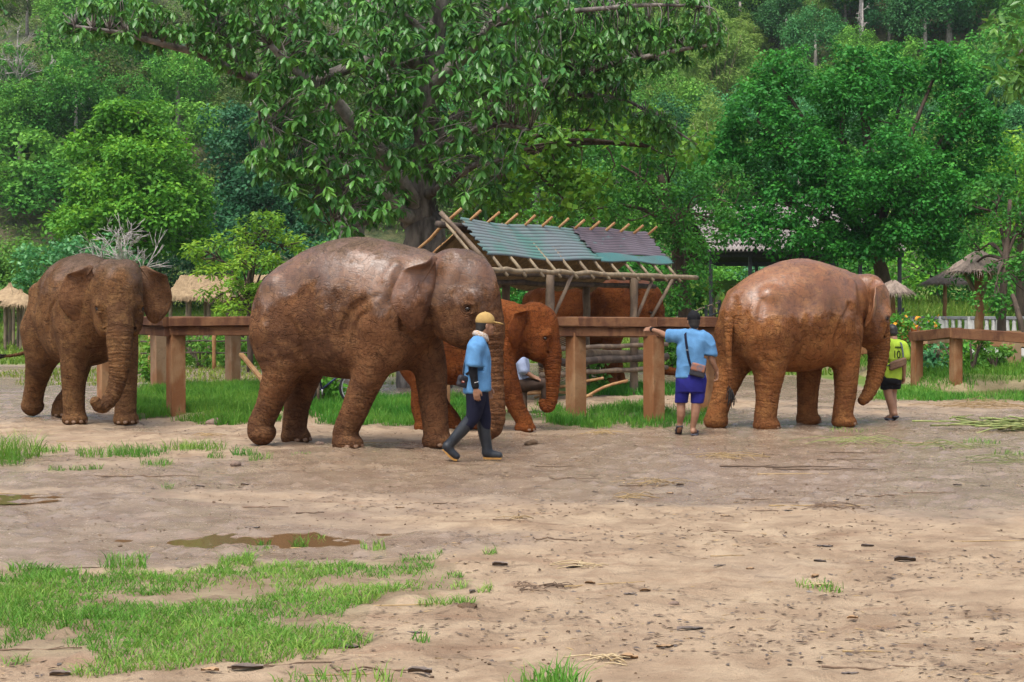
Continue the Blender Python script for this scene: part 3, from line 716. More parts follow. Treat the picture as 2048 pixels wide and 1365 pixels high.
# ramp with steel railings up to the pavilion
ra=W(1338,640,46); rb=W(1480,605,52); rm=empty('ramp',(ra[0],ra[1],gz1(ra[0],46))); tag(rm,'sloping ramp with dark steel railings leading up to the pavilion','ramp')
dd=rb-ra; dd[2]=.85; nrm=np.array([-dd[1],dd[0],0]); nrm/=np.linalg.norm(nrm)
MB().bar((0,0,.12),dd+np.array([0,0,.12]),1.5,.12).build('deck',mat_plain('ramp_concrete',(.30,.26,.25),None,4,.9,.3),rm)
for s in (-.75,.75):
    for h_ in (.35,.7,1.05): pole(nrm*s+(0,0,h_+.1),dd+nrm*s+(0,0,h_+.1),.03,M_POLE if h_>1 else M_DMETAL,'rail',rm)
    for k in np.linspace(0,1,6): q=dd*k+nrm*s; MB().bar(q,q+(0,0,1.22),.10,.10,(0,1,0)).build('post',M_DMETAL,rm)
# white balustrade
M_WHT=mat_plain('weathered_white_concrete',(.52,.52,.50),(.36,.36,.36),6,.9,.3); M_GRC=mat_plain('grey_concrete_rail',(.22,.23,.25),(.15,.155,.17),5,.9,.3)
ba=W(1770,0,50); bb=W(2120,0,47); bl=empty('balustrade',(ba[0],ba[1],0)); tag(bl,'white concrete balustrade with a grey rail at the edge of the meadow','balustrade')
d=(bb-ba); d[2]=0; gzb=gz1(ba[0],49)
MB().bar((0,0,1.47),d+(0,0,1.47),.20,.10).build('handrail',M_GRC,bl); MB().bar((0,0,.30),d+(0,0,.30),.3,.4).build('plinth',M_WHT,bl)
bm=MB().tube([(0,0,.5),(0,0,.68),(0,0,.95),(0,0,1.28),(0,0,1.43)],[.085,.06,.095,.06,.08],10).mesh('baluster',M_WHT,True)
for i in range(26): q=d*(i+.5)/26; obj('baluster',bm,bl,q)
for i in range(7): q=d*i/6; MB().bar(q+(0,0,-.2),q+(0,0,1.52),.2,.2,(0,1,0)).build('post',M_WHT,bl)
# thin stakes of a wire fence between the pen posts and the huts
wf=empty('stake_fence',(*XY(420,44),0)); tag(wf,'low rustic stake fence with thin rails below the thatched huts','fence')
for px in (300,360,428,500,580): q=W(px,0,44)-np.array(wf.location); pole((q[0],0,-.1),(q[0],0,1.15),.06,M_BAMBOO,'stake',wf)
for z in (.45,.8,1.02): q0=W(280,0,44)-np.array(wf.location); q1=W(640,0,44)-np.array(wf.location); pole((q0[0],.05,z),(q1[0],.05,z+.03),.022,M_DARKPOLE,'rail',wf)
# ------------------------------------------------------------------ elephants
def skin_mat(name, base, ochre, dark, dirt, wet=0.5, dirt_z=(2.2,2.5), wet_z=(1.75,2.1), seed=0.0):
    m,nt,b=mat_new(name); N=NT(nt); v0=N.coord(); v=N.mapp(v0,loc=(seed,seed*.7,0))
    z=N.sep(v0)[2]
    big=N.noise(v,1.5,5,.6); mid=N.noise(v,5.5,5,.65); fine=N.noise(v,40,3,.6)
    c=N.mix(N.rng(big,.38,.62),dark,base)
    c=N.mix(N.m('MULTIPLY',N.rng(mid,.44,.68),.65),c,ochre)
    blot=N.rng(N.noise(v,9,6,.7),.56,.70)
    c=N.mix(N.m('MULTIPLY',blot,.3),c,tuple(x*.6 for x in dark))
    # dry dirt thrown on back and head
    dz=N.m('ADD',z,N.m('MULTIPLY',N.m('SUBTRACT',mid,.5),1.0))
    dm=N.rng(dz,dirt_z[0],dirt_z[1])
    c=N.mix(N.m('MULTIPLY',dm,.85),c,N.mix(N.rng(fine,.35,.65),dirt,tuple(x*.55 for x in dirt)))
    # wrinkle pattern of cracked hide
    warp=N.vadd(v,N.vscale(N.noisec(v,6,3),.09))
    stretchv=N.mapp(warp,scale=(1.0,1.0,.75))
    cr=N.voro(stretchv,20,'DISTANCE_TO_EDGE'); cr2=N.voro(N.mapp(warp,scale=(.8,1,1.5)),41,'DISTANCE_TO_EDGE')
    crack=N.rng(cr,.0,.16); crack2=N.rng(cr2,.0,.2)
    fl=N.noise(N.mapp(warp,scale=(11,11,2.6),rot=(0,.40,0)),2.2,4,.62,1.0); c=N.mix(N.rng(fl,.30,.46,.55,0.0),c,tuple(x*.5 for x in dark))
    c=N.mix(N.m('MULTIPLY',N.m('SUBTRACT',1.0,crack),.16),c,tuple(x*.45 for x in dark))
    wr=N.noise(N.mapp(N.vadd(v,N.vscale(N.noisec(v,2.2,2),.35)),scale=(3.2,3.2,15),rot=(.1,.35,0)),1.25,2,.5,.3); wl=N.rng(N.m('ABSOLUTE',N.m('SUBTRACT',wr,.5)),.0,.035,1.0,0.0)
    wr2=N.noise(N.mapp(N.vadd(v,N.vscale(N.noisec(v,2.6,2),.3)),scale=(9,9,5),rot=(0,-.6,.3)),1.7,2,.5,.3); wl=N.m('MAXIMUM',wl,N.m('MULTIPLY',N.rng(N.m('ABSOLUTE',N.m('SUBTRACT',wr2,.5)),.0,.03,1.0,0.0),.6))
    c=N.mix(N.m('MULTIPLY',wl,.62),c,tuple(x*.35 for x in dark))
    ring=N.attr('ring'); rw=N.attr('ringw')
    ph=N.m('ADD',N.m('MULTIPLY',ring,2*math.pi/.047),N.m('MULTIPLY',N.noise(v,5,3),9.0))
    rw=N.m('MULTIPLY',rw,N.rng(N.noise(v,3.1,3),.35,.65,.25,1.0))
    rg=N.m('MULTIPLY',N.m('POWER',N.m('ADD',N.m('MULTIPLY',N.m('SINE',ph),.5),.5),.45),rw)
    c=N.mix(N.m('MULTIPLY',N.m('SUBTRACT',rw,rg),.45),c,tuple(x*.5 for x in dark))
    so=N.attr('sock'); c=N.mix(N.rng(so,.03,.085,.75,0.0),c,tuple(x*.35 for x in dark))
    ew=N.m('MULTIPLY',N.m('SINE',N.m('MULTIPLY',so,2*math.pi/.026)),N.rng(so,.04,.15,1.0,0.0))
    ea=N.attr('ear'); c=N.mix(N.m('MULTIPLY',ea,.45),c,N.mix(N.rng(mid,.35,.6),(dark[0]*1.0,dark[1]*.95,dark[2]*1.1),(ochre[0]*.85,ochre[1]*.75,ochre[2]*.9)))
    N.l(c,b.inputs['Base Color'])
    # wet patches with a sheen
    wz=N.m('ADD',z,N.m('MULTIPLY',N.m('SUBTRACT',N.noise(v,1.9,4,.6,.4),.5),1.5))
    wm=N.m('MULTIPLY',N.rng(wz,wet_z[0],wet_z[1]),N.m('SUBTRACT',1.0,N.m('MULTIPLY',dm,.7)))
    rough=N.m('SUBTRACT',.80,N.m('MULTIPLY',wm,wet))
    rough=N.m('ADD',rough,N.m('MULTIPLY',N.m('SUBTRACT',mid,.5),.3))
    N.l(rough,b.inputs['Roughness'])
    N.l(N.m('ADD',.05,N.m('MULTIPLY',wm,1.5*wet+.10)),b.inputs['Specular IOR Level'])
    h=N.m('ADD',N.m('MULTIPLY',crack,.30),N.m('MULTIPLY',crack2,.22))
    h=N.m('ADD',h,N.m('MULTIPLY',fl,1.9)); h=N.m('ADD',h,N.m('MULTIPLY',fine,.3)); h=N.m('SUBTRACT',h,N.m('MULTIPLY',wl,.7))
    h=N.m('MULTIPLY',h,N.m('SUBTRACT',1.0,N.m('MULTIPLY',wm,.86)))
    h=N.m('ADD',h,N.m('MULTIPLY',rg,1.0)); h=N.m('ADD',h,N.m('MULTIPLY',ew,.5))
    N.l(N.bump(h,.7,.016),b.inputs['Normal'])
    return m
M_EYE=mat_plain('elephant_eye',(.02,.01,.006),(.01,.006,.004),20,.12,0)
M_NAIL=mat_plain('toenail_horn',(.22,.13,.075),(.13,.07,.04),30,.6,.2,.004)
M_TUFT=mat_plain('tail_hair',(.012,.010,.009),(.03,.022,.018),30,.6,0)
M_FUZZ=mat_plain('body_hair',(.05,.03,.018),(.10,.06,.035),30,.7,0)

EAR_OUT=np.array([(0,0),(-.02,.03),(.06,.06),(.22,.02),(.35,-.05),(.43,-.2),(.47,-.36),(.44,-.48),(.32,-.63),(.2,-.745),(.1,-.70),(.03,-.56),(-.02,-.35),(-.03,-.15)])
BODY=[(-1.32,1.60,1.80,.05),(-1.27,1.36,1.93,.25),(-1.15,1.12,2.13,.41),(-.95,.98,2.28,.52),(-.6,.91,2.46,.60),(-.2,.89,2.58,.645),(.15,.92,2.60,.65),(.45,.98,2.55,.60),(.72,1.06,2.48,.52),(.95,1.2,2.43,.43),(1.15,1.40,2.40,.33)]

def elephant(name,label,loc,yaw,sc,mat,legs,trunk,head=(1.52,1.90,0,0,0),ear=(25,25),tail=None,h=.02,group='elephants walking with their keepers',nails=True,fat=1.0,hump=0.0,ear_roll=.0,fuzz=0,hsc=1.0,grooves=()):
    """legs: list of (joints[(x,y,z,r)], planted, nails); trunk rows (x,y,z,r); head (x,z,yaw,pitch,roll)"""
    S=SDF()
    st=[(x,lo,hi+hump*math.exp(-((x+.35)/.5)**2),w*fat) for x,lo,hi,w in BODY]
    S.loft(st,0,0,2.15)
    for s in (-1,1):
        S.ell((-.80,s*.28*fat,1.45),(.44,.29,.60),k=.10)     # haunch
        S.ell((.62,s*.30*fat,1.58),(.36,.25,.62),k=.10)      # shoulder
    S.ell((.1,0,1.25),(.75,.56*fat,.38),k=.12)                # belly
    S.tube([(-1.15,0,2.02,.05),(-.6,0,2.375+hump*.9,.06),(0,0,2.525+hump*.6,.06),(.5,0,2.47,.06),(.95,0,2.38,.05)],14,.10)   # spine
    for s in (-1,1):
        S.ell((-.86,s*.40*fat,2.02),(.16,.12,.13),k=.10)                 # hip bone
        S.tube([(.78,s*.36*fat,2.22,.07),(.62,s*.50*fat,1.85,.08),(.52,s*.50*fat,1.50,.10)],8,.10)   # shoulder blade
        S.ell((-.42,s*.74*fat,1.98),(.26,.17,.26),k=.16,sub=True)        # hollow flank
        S.ell((.20,s*.82*fat,1.75),(.13,.18,.42),k=.14,sub=True)         # behind the shoulder
        S.ell((.92,s*.56*fat,1.95),(.10,.16,.30),k=.12,sub=True)         # neck hollow
    S.tube([(.7,0,1.88,.46),(1.05,0,1.90,.38),(head[0]-.1,0,head[1]-.02,.34)],8,.12)
    hx,hz,hy,hp,hr=head
    HM=rotz(hy)@roty(hp)@rotx(hr); HC=np.array([hx,0,hz])
    H=lambda p: HC+HM@(np.asarray(p,float)*hsc)
    def he(c,r,k=.06,sub=False,M=None): S.ell(H(c),np.asarray(r)*hsc,HM if M is None else HM@M,k,sub)
    he((-.08,0,.14),(.37,.33,.39),.10)
    for s in (-1,1):
        he((-.12,s*.13,.35),(.24,.17,.19),.07)
        he((.0,s*.19,-.20),(.26,.15,.33),.07)
        he((.12,s*.23,-.02),(.14,.09,.10),.06)
    he((.10,0,.02),(.26,.25,.42),.08)
    S.tube([(*H((-.2,0,-.28)),.24),(*H((.02,0,-.44)),.17),(*H((.20,0,-.56)),.075)],6,.07)
    S.tube(trunk,26,.07)
    for s in (-1,1):
        he((.13,s*.39,.14),(.16,.11,.18),.09,True)            # temple hollow
        he((.30,s*.25,-.30),(.10,.07,.17),.08,True)           # hollow beside the trunk root
        he((.145,s*.285,-.075),(.085,.045,.022),.015)         # lids
        he((.145,s*.275,-.175),(.080,.045,.022),.015)
    for s in (-1,1): S.tube([(*H((.30,s*.10,-.40)),.020),(*H((.16,s*.20,-.38)),.022),(*H((.0,s*.27,-.33)),.018)],8,.02,True)   # mouth line
    for J,planted,_ in legs: S.tube(J,14,.11)
    for J,planted,_ in legs:
        if planted:
            f=J[-1]; S.ell((f[0]+.02,f[1],.075),(f[3]*1.12,f[3]*1.06,.10),k=.05)
        else:
            f=J[-1]; p=J[-2]; d=np.array(f[:3])-np.array(p[:3]); d/=np.linalg.norm(d)
            S.ell(f[:3],(f[3]*1.02,f[3]*1.0,.11),k=.05,M=None)
    if tail is not None: S.tube(tail,14,.05)
    def on_side(fx,fy,fz,d):   # march from outside along y to the hide
        ys=np.linspace(.9,.0,300); P=np.array([(fx,fy+d*y,fz) for y in ys]); q=S(P)
        return fy+d*ys[int(np.argmax(q<0))] if (q<0).any() else None
    for pts,sd,rr_,kk in grooves:
        C=spline(np.array(pts),14); T=[]
        for i,(gx,gz) in enumerate(C):
            y=on_side(gx,0,gz,sd)
            if y is not None: T.append((gx,y+sd*rr_*.35,gz,rr_*math.sin(math.pi*(i+.6)/14.2)**.5))
        if len(T)>3: S.tube(T,16,kk,True)
    EY=[]
    for s_ in (-1,1):
        ys=np.linspace(.45,.12,160); P=np.array([H((.15,s_*y,-.125)) for y in ys]); q=S(P)
        EY.append(P[int(np.argmax(q<0))])
    S.plane(0.0)
    V,Q=S.polygonise(h)
    # ring attribute for trunk, legs, tail: distance along the limb
    def along(rows,n):
        C=spline(rows,n); L=np.concatenate([[0],np.cumsum(np.linalg.norm(np.diff(C[:,:3],axis=0),axis=1))]); return C,L
    ring=np.zeros(len(V)); rw=np.zeros(len(V))
    sets=[(trunk,1.0)]+[(J[1:],.42) for J,_,_ in legs]
    if tail is not None: sets.append((tail,.7))
    for rows,wt in sets:
        C,L=along(rows,30)
        lo=(C[:,:3]-C[:,3:]).min(0)-.1; hi=(C[:,:3]+C[:,3:]).max(0)+.1
        ix=np.where(((V>lo)&(V<hi)).all(1))[0]
        if not len(ix): continue
        D=np.linalg.norm(V[ix][:,None]-C[None,:,:3],axis=2)-C[None,:,3]; j=D.argmin(1); dm=D[np.arange(len(ix)),j]
        # smooth arclength from neighbours
        jn=np.clip(j,1,len(C)-2); T=C[jn+1,:3]-C[jn-1,:3]; T/=np.linalg.norm(T,axis=1)[:,None]+1e-9
        arc=L[j]+((V[ix]-C[j,:3])*T).sum(1)
        w=wt*np.clip(1-dm/.05,0,1)*np.clip(j/5.0,0,1)
        up=w>rw[ix]; ring[ix[up]]=arc[up]; rw[ix[up]]=w[up]
    # geometric wrinkles: soft skin folds
    nz=fbm(V*np.array([1.2,1.2,.8]),3.2,3)*.006
    fold=np.sin(ring*2*np.pi/.10+5*vnoise(V,3))*rw*.004+fbm(V*np.array([1,1,.35]),7.0,3)*.0035*np.clip(1-rw*2,0,1)
    Vn=np.zeros_like(V)
    e1=V[Q[:,2]]-V[Q[:,0]]; e2=V[Q[:,3]]-V[Q[:,1]]; fn=np.cross(e1,e2)
    for c in range(4): np.add.at(Vn,Q[:,c],fn)
    Vn/=np.linalg.norm(Vn,axis=1)[:,None]+1e-9
    grounded=np.clip(V[:,2]/.06,0,1)
    V=V+Vn*((nz+fold)*grounded)[:,None]
    allV=[V]; allQ=[Q]; rings=[ring]; rws=[rw]; nv=len(V)
    # ears
    for s,fl in ((-1,ear[0]),(1,ear[1])):
        O=np.array([-.22,s*.335,.40]); a=math.radians(fl)
        u=np.array([-math.cos(a),s*math.sin(a),-.10]); u/=np.linalg.norm(u)
        nrm=np.cross(u,(0,0,1.0))*(1 if s>0 else -1)*1.0; nrm/=np.linalg.norm(nrm)
        nrm=nrm if nrm[1]*s>=0 or abs(nrm[1])<.05 else -nrm   # outward/front face
        out=spline(np.vstack([EAR_OUT,EAR_OUT[:1]]),57)[:-1]
        cen=np.array([.19,-.30]); na=len(out); rr=np.linspace(0,1,11)[1:]
        P=[cen[None]]+[cen+(out-cen)*q for q in rr]
        edge=np.concatenate([[0]]+[np.full(na,q) for q in rr]); P=np.vstack(P)
        uu,vv=P[:,0],P[:,1]
        dep=.05*np.sin(np.clip(uu/.47,0,1)*math.pi)+.03*np.sin(vv*9+s)*np.clip(uu/.3,0,1)+.02*vnoise(np.stack([uu*7,vv*7],1)+s*5)
        fold_=sstep(-.10,.06,vv)*sstep(.02,.16,uu)                           # top rim rolls over
        dep=dep+fold_*.10*(1+ear_roll)
        vv2=vv-fold_*.05
        # lower rear lobe bends too
        dep=dep+ear_roll*.12*sstep(.25,.47,uu)
        base=O+uu[:,None]*u+vv2[:,None]*np.array([.10,0,1.0])
        th=.016*np.sqrt(np.clip(1-edge**4,0,1))+.004
        th=th+.05*np.clip(1-uu/.12,0,1)*np.clip(1-edge,0,1)
        A=base+nrm*(dep+th)[:,None]; B=base+nrm*(dep-th)[:,None]
        Ve=np.vstack([A,B]); n1=len(A)
        j=np.arange(na); j2=(j+1)%na; T=[]; Qe=[]
        for i in range(len(rr)-1):
            b0=1+i*na; b1=1+(i+1)*na; Qe.append(np.stack([b0+j,b1+j,b1+j2,b0+j2],1))
        tri=np.stack([np.zeros(na,int),1+j,1+j2,np.zeros(na,int)],1)
        Qe=np.vstack(Qe); Qb=Qe[:,::-1]+n1; b1=1+(len(rr)-1)*na
        rim=np.stack([b1+j,n1+b1+j,n1+b1+j2,b1+j2],1)
        Ve=HC+(Ve*hsc)@HM.T
        tri3=np.stack([np.zeros(na,int),1+j,1+j2],1)
        allV.append(Ve); allQ.append(np.vstack([Qe,Qb,rim])+nv)
        allQ.append(np.vstack([tri3,tri3[:,::-1]+n1])+nv)
        rings.append(np.zeros(len(Ve))); rws.append(np.zeros(len(Ve))); nv+=len(Ve)
    Vall=np.vstack(allV)*sc
    root=empty(name,loc,yaw); tag(root,label,'elephant',group)
    me=mesh_np(name+'_body',Vall,[q for q in allQ],mat)
    sk=np.minimum(np.linalg.norm(np.vstack(allV)-EY[0],axis=1),np.linalg.norm(np.vstack(allV)-EY[1],axis=1)); attr(me,'sock',sk)
    attr(me,'ear',np.concatenate([np.zeros(len(allV[0]))]+[np.ones(len(q)) for q in allV[1:]])); attr(me,'ring',np.concatenate(rings)); attr(me,'ringw',np.concatenate(rws))
    body=obj('body',me,root)
    for s,e in zip((-1,1),EY):
        MB().sphere((e-HM@np.array([0,s*.012,0]))*sc,np.array((.038,.028,.027))*sc,HM).build('eye',M_EYE,root,True)
    if nails:
        nm=MB().sphere((0,0,0),np.array((.014,.036,.030))*sc,nu=10,nv=6).mesh('toenail',M_NAIL,True)
        for J,planted,ang in legs:
            if not planted: continue
            f=J[-1]; rf=f[3]*1.10
            for a in (-62,-28,8,44):
                a=math.radians(a+ang)
                o=obj('toenail',nm,root,loc=np.array([f[0]+.02+math.cos(a)*rf,f[1]+math.sin(a)*rf*.95,.050])*sc,rot=(0,-.35,a))
    if tail is not None:
        T=np.array(tail); p=T[-1,:3]; d=T[-1,:3]-T[-2,:3]; d/=np.linalg.norm(d)
        tb=MB(); r2=np.random.default_rng(3)
        for i in range(46):
            q=p-d*.10*r2.random(); e=q+d*(.16+.16*r2.random())+r2.normal(0,.035,3)
            m_=(q+e)/2+r2.normal(0,.015,3)
            tb.tube(spline(np.array([q+r2.normal(0,.008,3),m_,e]),5)*sc,np.linspace(.009,.003,5)*sc,4)
        tb.build('tail_tuft',M_TUFT,root,True)
    if fuzz:
        r2=np.random.default_rng(5); cand=np.where((allV[0][:,2]>1.95)&(Vn[:,2]>-.2))[0]
        wsel=np.where(allV[0][cand,0]>1.2,3.0,1.0); wsel/=wsel.sum()
        ii=r2.choice(cand,fuzz,p=wsel); B=allV[0][ii]*sc; D=Vn[ii]+r2.normal(0,.35,(fuzz,3)); D/=np.linalg.norm(D,axis=1)[:,None]
        Lh=r2.uniform(.025,.065,fuzz)[:,None]; side=np.cross(D,r2.normal(0,1,(fuzz,3))); side/=np.linalg.norm(side,axis=1)[:,None]
        Vh=np.stack([B-side*.0012,B+side*.0012,B+D*Lh],1).reshape(-1,3)
        o=obj('body_hair',mesh_np('body_hair',Vh,np.arange(fuzz*3).reshape(-1,3),M_FUZZ),root); o['kind']='stuff'
    return root

def fleg(s,sx,ex,wx,fx,yf=.30,lift=0.0,rs=1.0):
    """front leg: shoulder, elbow, wrist, foot x positions"""
    return [(sx,s*.33,1.45,.27*rs),(ex,s*.34,1.0,.215*rs),((ex+wx)/2,s*.33,.75+lift*.5,.190*rs),(wx,s*.32,.48+lift,.168*rs),(fx-.01,s*yf,.22+lift,.160*rs),(fx,s*yf,.08+lift,.172*rs)]
def hleg(s,hx,kx,sx,fx,yf=.28,rs=1.0):
    return [(hx,s*.30,1.4,.36*rs),(kx,s*.32,.95,.245*rs),((kx+sx)/2,s*.31,.70,.195*rs),(sx,s*.30,.45,.160*rs),(fx,s*yf,.2,.158*rs),(fx+.01,s*yf,.08,.172*rs)]

SK_A=skin_mat('hide_brown',(.160,.079,.035),(.235,.130,.056),(.098,.049,.025),(.095,.062,.040),.30,(2.15,2.55),(2.0,2.5),1.3)
SK_B=skin_mat('hide_wet_brown',(.165,.074,.034),(.235,.120,.056),(.095,.045,.024),(.120,.082,.052),.38,(2.28,2.62),(1.70,2.0),4.1)
SK_C=skin_mat('hide_orange_mud',(.240,.094,.032),(.300,.140,.050),(.160,.064,.026),(.15,.095,.055),.40,(2.42,2.75),(1.50,1.78),7.7)
SK_D=skin_mat('hide_red_mud',(.190,.056,.016),(.230,.082,.024),(.110,.034,.012),(.12,.065,.038),.22,(2.5,2.8),(2.1,2.5),2.9)

# big elephant in the middle, walking
Y2=18.75; x2=(703-1024)*Y2/F
E2=elephant('elephant','largest brown elephant with grey dirt on its back walking behind the keeper in rubber boots',
    (x2,Y2,0),math.radians(-20),1.0,SK_B,
    [(fleg(-1,.55,.44,.20,.08),True,-6),(fleg(1,.78,.92,.98,1.03),True,0),
     ([(-.85,-.30,1.4,.36),(-.80,-.32,.98,.25),(-.90,-.32,.74,.20),(-1.0,-.31,.50,.160),(-1.12,-.30,.27,.158),(-1.10,-.30,.17,.165)],False,0),
     (hleg(1,-.85,-.82,-.93,-.95),True,0)],
    [(1.70,0,1.82,.27),(1.80,0,1.50,.225),(1.84,0,1.22,.178),(1.88,0,.91,.146),(1.92,0,.60,.122),(1.935,.0,.40,.110),(1.90,.0,.27,.098),(1.82,0,.22,.085)],
    head=(1.55,1.86,math.radians(-4),0,0),ear=(44,34),h=.0175,fuzz=700,hsc=1.10,
    grooves=[([(.66,1.90),(.36,1.75),(.20,1.45),(.24,1.05)],-1,.075,.03),([(.56,1.74),(.36,1.55),(.32,1.3)],-1,.05,.025),([(1.0,1.95),(.93,1.6),(1.0,1.35)],-1,.05,.04),([(-.45,1.15),(-.42,1.35),(-.55,1.6)],-1,.03,.06),([(1.05,1.25),(.9,1.5),(.95,1.8)],-1,.03,.06)])
# left elephant, coming towards us
Y1=23.05; x1=(163-1024)*Y1/F
E1=elephant('elephant','brown elephant with spread ears walking out past the end of the beam fence',
    (x1,Y1,0),math.radians(-53),.985,SK_A,
    [(fleg(-1,.62,.60,.52,.50),True,0),(fleg(1,.75,.86,.96,1.02),True,0),
     ([(-.85,-.30,1.4,.36),(-.86,-.33,.98,.25),(-1.02,-.33,.72,.20),(-1.18,-.32,.48,.162),(-1.30,-.31,.28,.160),(-1.32,-.31,.19,.168)],False,0),
     (hleg(1,-.95,-1.0,-1.12,-1.12,yf=.12),True,0)],
    [(1.62,-.06,1.80,.26),(1.74,-.10,1.52,.222),(1.81,-.12,1.22,.182),(1.83,-.13,.92,.152),(1.82,-.17,.66,.130),(1.80,-.25,.46,.112),(1.80,-.36,.34,.098),(1.82,-.45,.36,.085),(1.83,-.50,.42,.072)],
    head=(1.48,1.90,math.radians(-16),math.radians(4),0),ear=(66,74),hsc=1.08,grooves=[([(.60,1.95),(.30,1.7),(.18,1.4),(.24,1.1)],-1,.05,.035),([(-.45,1.1),(-.42,1.35),(-.55,1.6)],-1,.03,.06)],
    tail=[(-1.22,0,1.75,.075),(-1.36,-.02,1.50,.055),(-1.45,-.14,1.22,.042),(-1.50,-.34,1.06,.034),(-1.50,-.58,1.00,.028),(-1.48,-.76,1.0,.024)],h=.0175,fuzz=2600)
# right elephant, walking away to the right
Y3=22.0; x3=(1592-1024)*Y3/F
E3=elephant('elephant','orange mud-coated elephant with wet shiny back seen from behind, tail hanging down',
    (x3,Y3,0),math.radians(30),.945,SK_C,
    [(fleg(-1,.70,.72,.72,.70),True,-10),(fleg(1,.62,.58,.52,.50),True,0),
     (hleg(-1,-.84,-.80,-.82,-.84,rs=1.06),True,-10),
     ([(-.90,.30,1.4,.36),(-.98,.33,.95,.25),(-1.10,.33,.68,.20),(-1.20,.32,.45,.165),(-1.30,.31,.22,.160),(-1.32,.31,.12,.172)],False,0)],
    [(1.60,0,1.70,.25),(1.68,0,1.42,.215),(1.70,-.02,1.15,.178),(1.64,-.04,.88,.150),(1.54,-.06,.64,.125),(1.42,-.07,.46,.105),(1.32,-.08,.38,.09)],
    head=(1.50,1.82,math.radians(-8),math.radians(8),0),ear=(62,58),hsc=1.02,grooves=[([(-1.05,1.95),(-1.16,1.6),(-1.12,1.2),(-1.0,.95)],-1,.045,.06),([(-.40,1.0),(-.35,1.3),(-.5,1.65)],-1,.03,.06),([(.55,1.9),(.33,1.6),(.25,1.3),(.36,1.05)],-1,.03,.05)],
    tail=[(-1.20,-.02,1.98,.11),(-1.33,-.05,1.78,.085),(-1.38,-.08,1.50,.062),(-1.39,-.10,1.15,.045),(-1.385,-.12,.80,.036),(-1.37,-.12,.62,.028)],h=.0175,fat=1.05,hump=-.02,ear_roll=.2,fuzz=300)
# younger red elephant behind the big one
Y4=21.4; x4=(925-1024)*Y4/F
E4=elephant('elephant','small reddish elephant walking with one foreleg stretched ahead, trunk curled, partly behind the largest elephant',
    (x4,Y4,0),math.radians(-6),.745,SK_D,
    [(fleg(-1,.75,.90,1.06,1.22),True,0),(fleg(1,.6,.55,.35,.18),True,0),
     (hleg(-1,-.80,-.72,-.78,-.72),True,0),(hleg(1,-.85,-.70,-.45,-.25),True,0)],
    [(1.62,0,1.72,.25),(1.70,0,1.44,.205),(1.73,0,1.14,.162),(1.73,0,.84,.135),(1.71,0,.58,.115),(1.66,0,.44,.100),(1.57,0,.45,.088),(1.53,0,.54,.075)],
    head=(1.48,1.90,math.radians(-2),math.radians(4),0),ear=(52,40),h=.021,fuzz=250,ear_roll=.3)
# elephant behind the bamboo shelter
Y5=33.6; x5=(1165-1024)*Y5/F
E5=elephant('elephant','reddish elephant standing on the grass behind the bamboo shelter',
    (x5,Y5,0),math.radians(8),1.02,SK_D,
    [(fleg(-1,.62,.58,.56,.56),True,0),(fleg(1,.70,.72,.80,.86),True,0),(hleg(-1,-.80,-.72,-.85,-.85),True,0),(hleg(1,-.85,-.70,-.70,-.70),True,0)],
    [(1.60,0,1.66,.25),(1.62,0,1.34,.205),(1.56,0,1.02,.165),(1.54,-.02,.72,.135),(1.64,-.05,.48,.115),(1.84,-.08,.36,.10),(2.08,-.10,.32,.085),(2.20,-.10,.34,.075)],
    head=(1.42,1.78,math.radians(-14),math.radians(14),0),ear=(40,40),
    tail=[(-1.22,-.02,2.00,.07),(-1.30,-.10,1.9,.05),(-1.33,-.20,1.72,.042),(-1.26,-.28,1.55,.036)],h=.026,nails=False)
# calf beyond the flower bed
Y6=40.0
E6=elephant('elephant','small reddish calf whose back shows above the orange flowers behind the keeper in yellow',
    ((1796-1024)*Y6/F,Y6,0),math.radians(172),.565,SK_D,
    [(fleg(-1,.70,.72,.72,.70),True,0),(fleg(1,.62,.6,.6,.6),True,0),(hleg(-1,-.80,-.72,-.8,-.8),True,0),(hleg(1,-.85,-.75,-.75,-.75),True,0)],
    [(1.64,0,1.75,.25),(1.72,0,1.40,.205),(1.74,0,1.0,.16),(1.72,0,.6,.125),(1.66,0,.35,.10),(1.60,0,.30,.085)],ear=(30,30),h=.035,nails=False)
# ------------------------------------------------------------------ people
def cloth(name,c,c2=None,scale=14,rough=.85,bump=.35):
    return mat_plain(name,c,c2 or tuple(x*.82 for x in c),scale,rough,bump,.01,spec=.2)
M_SKIN=mat_plain('skin',(0.288,0.152,0.092),(0.232,0.116,0.068),9,.55,.1,.003)
M_HAIR=mat_plain('hair',(.012,.010,.009),(.02,.016,.014),60,.5,.3,.004)
M_BLUE=cloth('shirt_blue',(0.096,0.24,0.448))
M_BLUE2=cloth('shirt_pale_blue',(0.336,0.4,0.576))
M_NAVY=cloth('navy_cloth',(.008,.009,.024))
M_ROYAL=cloth('royal_blue_cloth',(.018,.018,.17))
M_BLACK=cloth('black_cloth',(.008,.008,.010))
M_LIME=cloth('lime_cloth',(.33,.48,.045))
M_TAN=cloth('tan_cap',(0.4,0.264,0.096))
M_SCARF=mat_plain('patterned_scarf',(0.36,0.224,0.096),(0.44,0.44,0.464),55,.8,.2)
M_RUB=mat_plain('rubber_boot',(.007,.010,.016),(.022,.025,.030),7,.42,.1,.004)
M_SOLE=mat_plain('tan_sole',(.42,.22,.05),(.25,.12,.03),20,.6,.2)
M_BAG=mat_plain('black_bag',(.012,.012,.018),(.025,.024,.03),20,.6,.2)
M_BROWNBAG=mat_plain('brown_bag',(.16,.09,.05),(.11,.06,.035),20,.7,.2)
M_LEATHER=mat_plain('orange_leather',(.30,.11,.05),(.10,.10,.13),22,.5,.2)
M_RED=mat_plain('red_mark',(.55,.10,.05),None,10,.6,0)
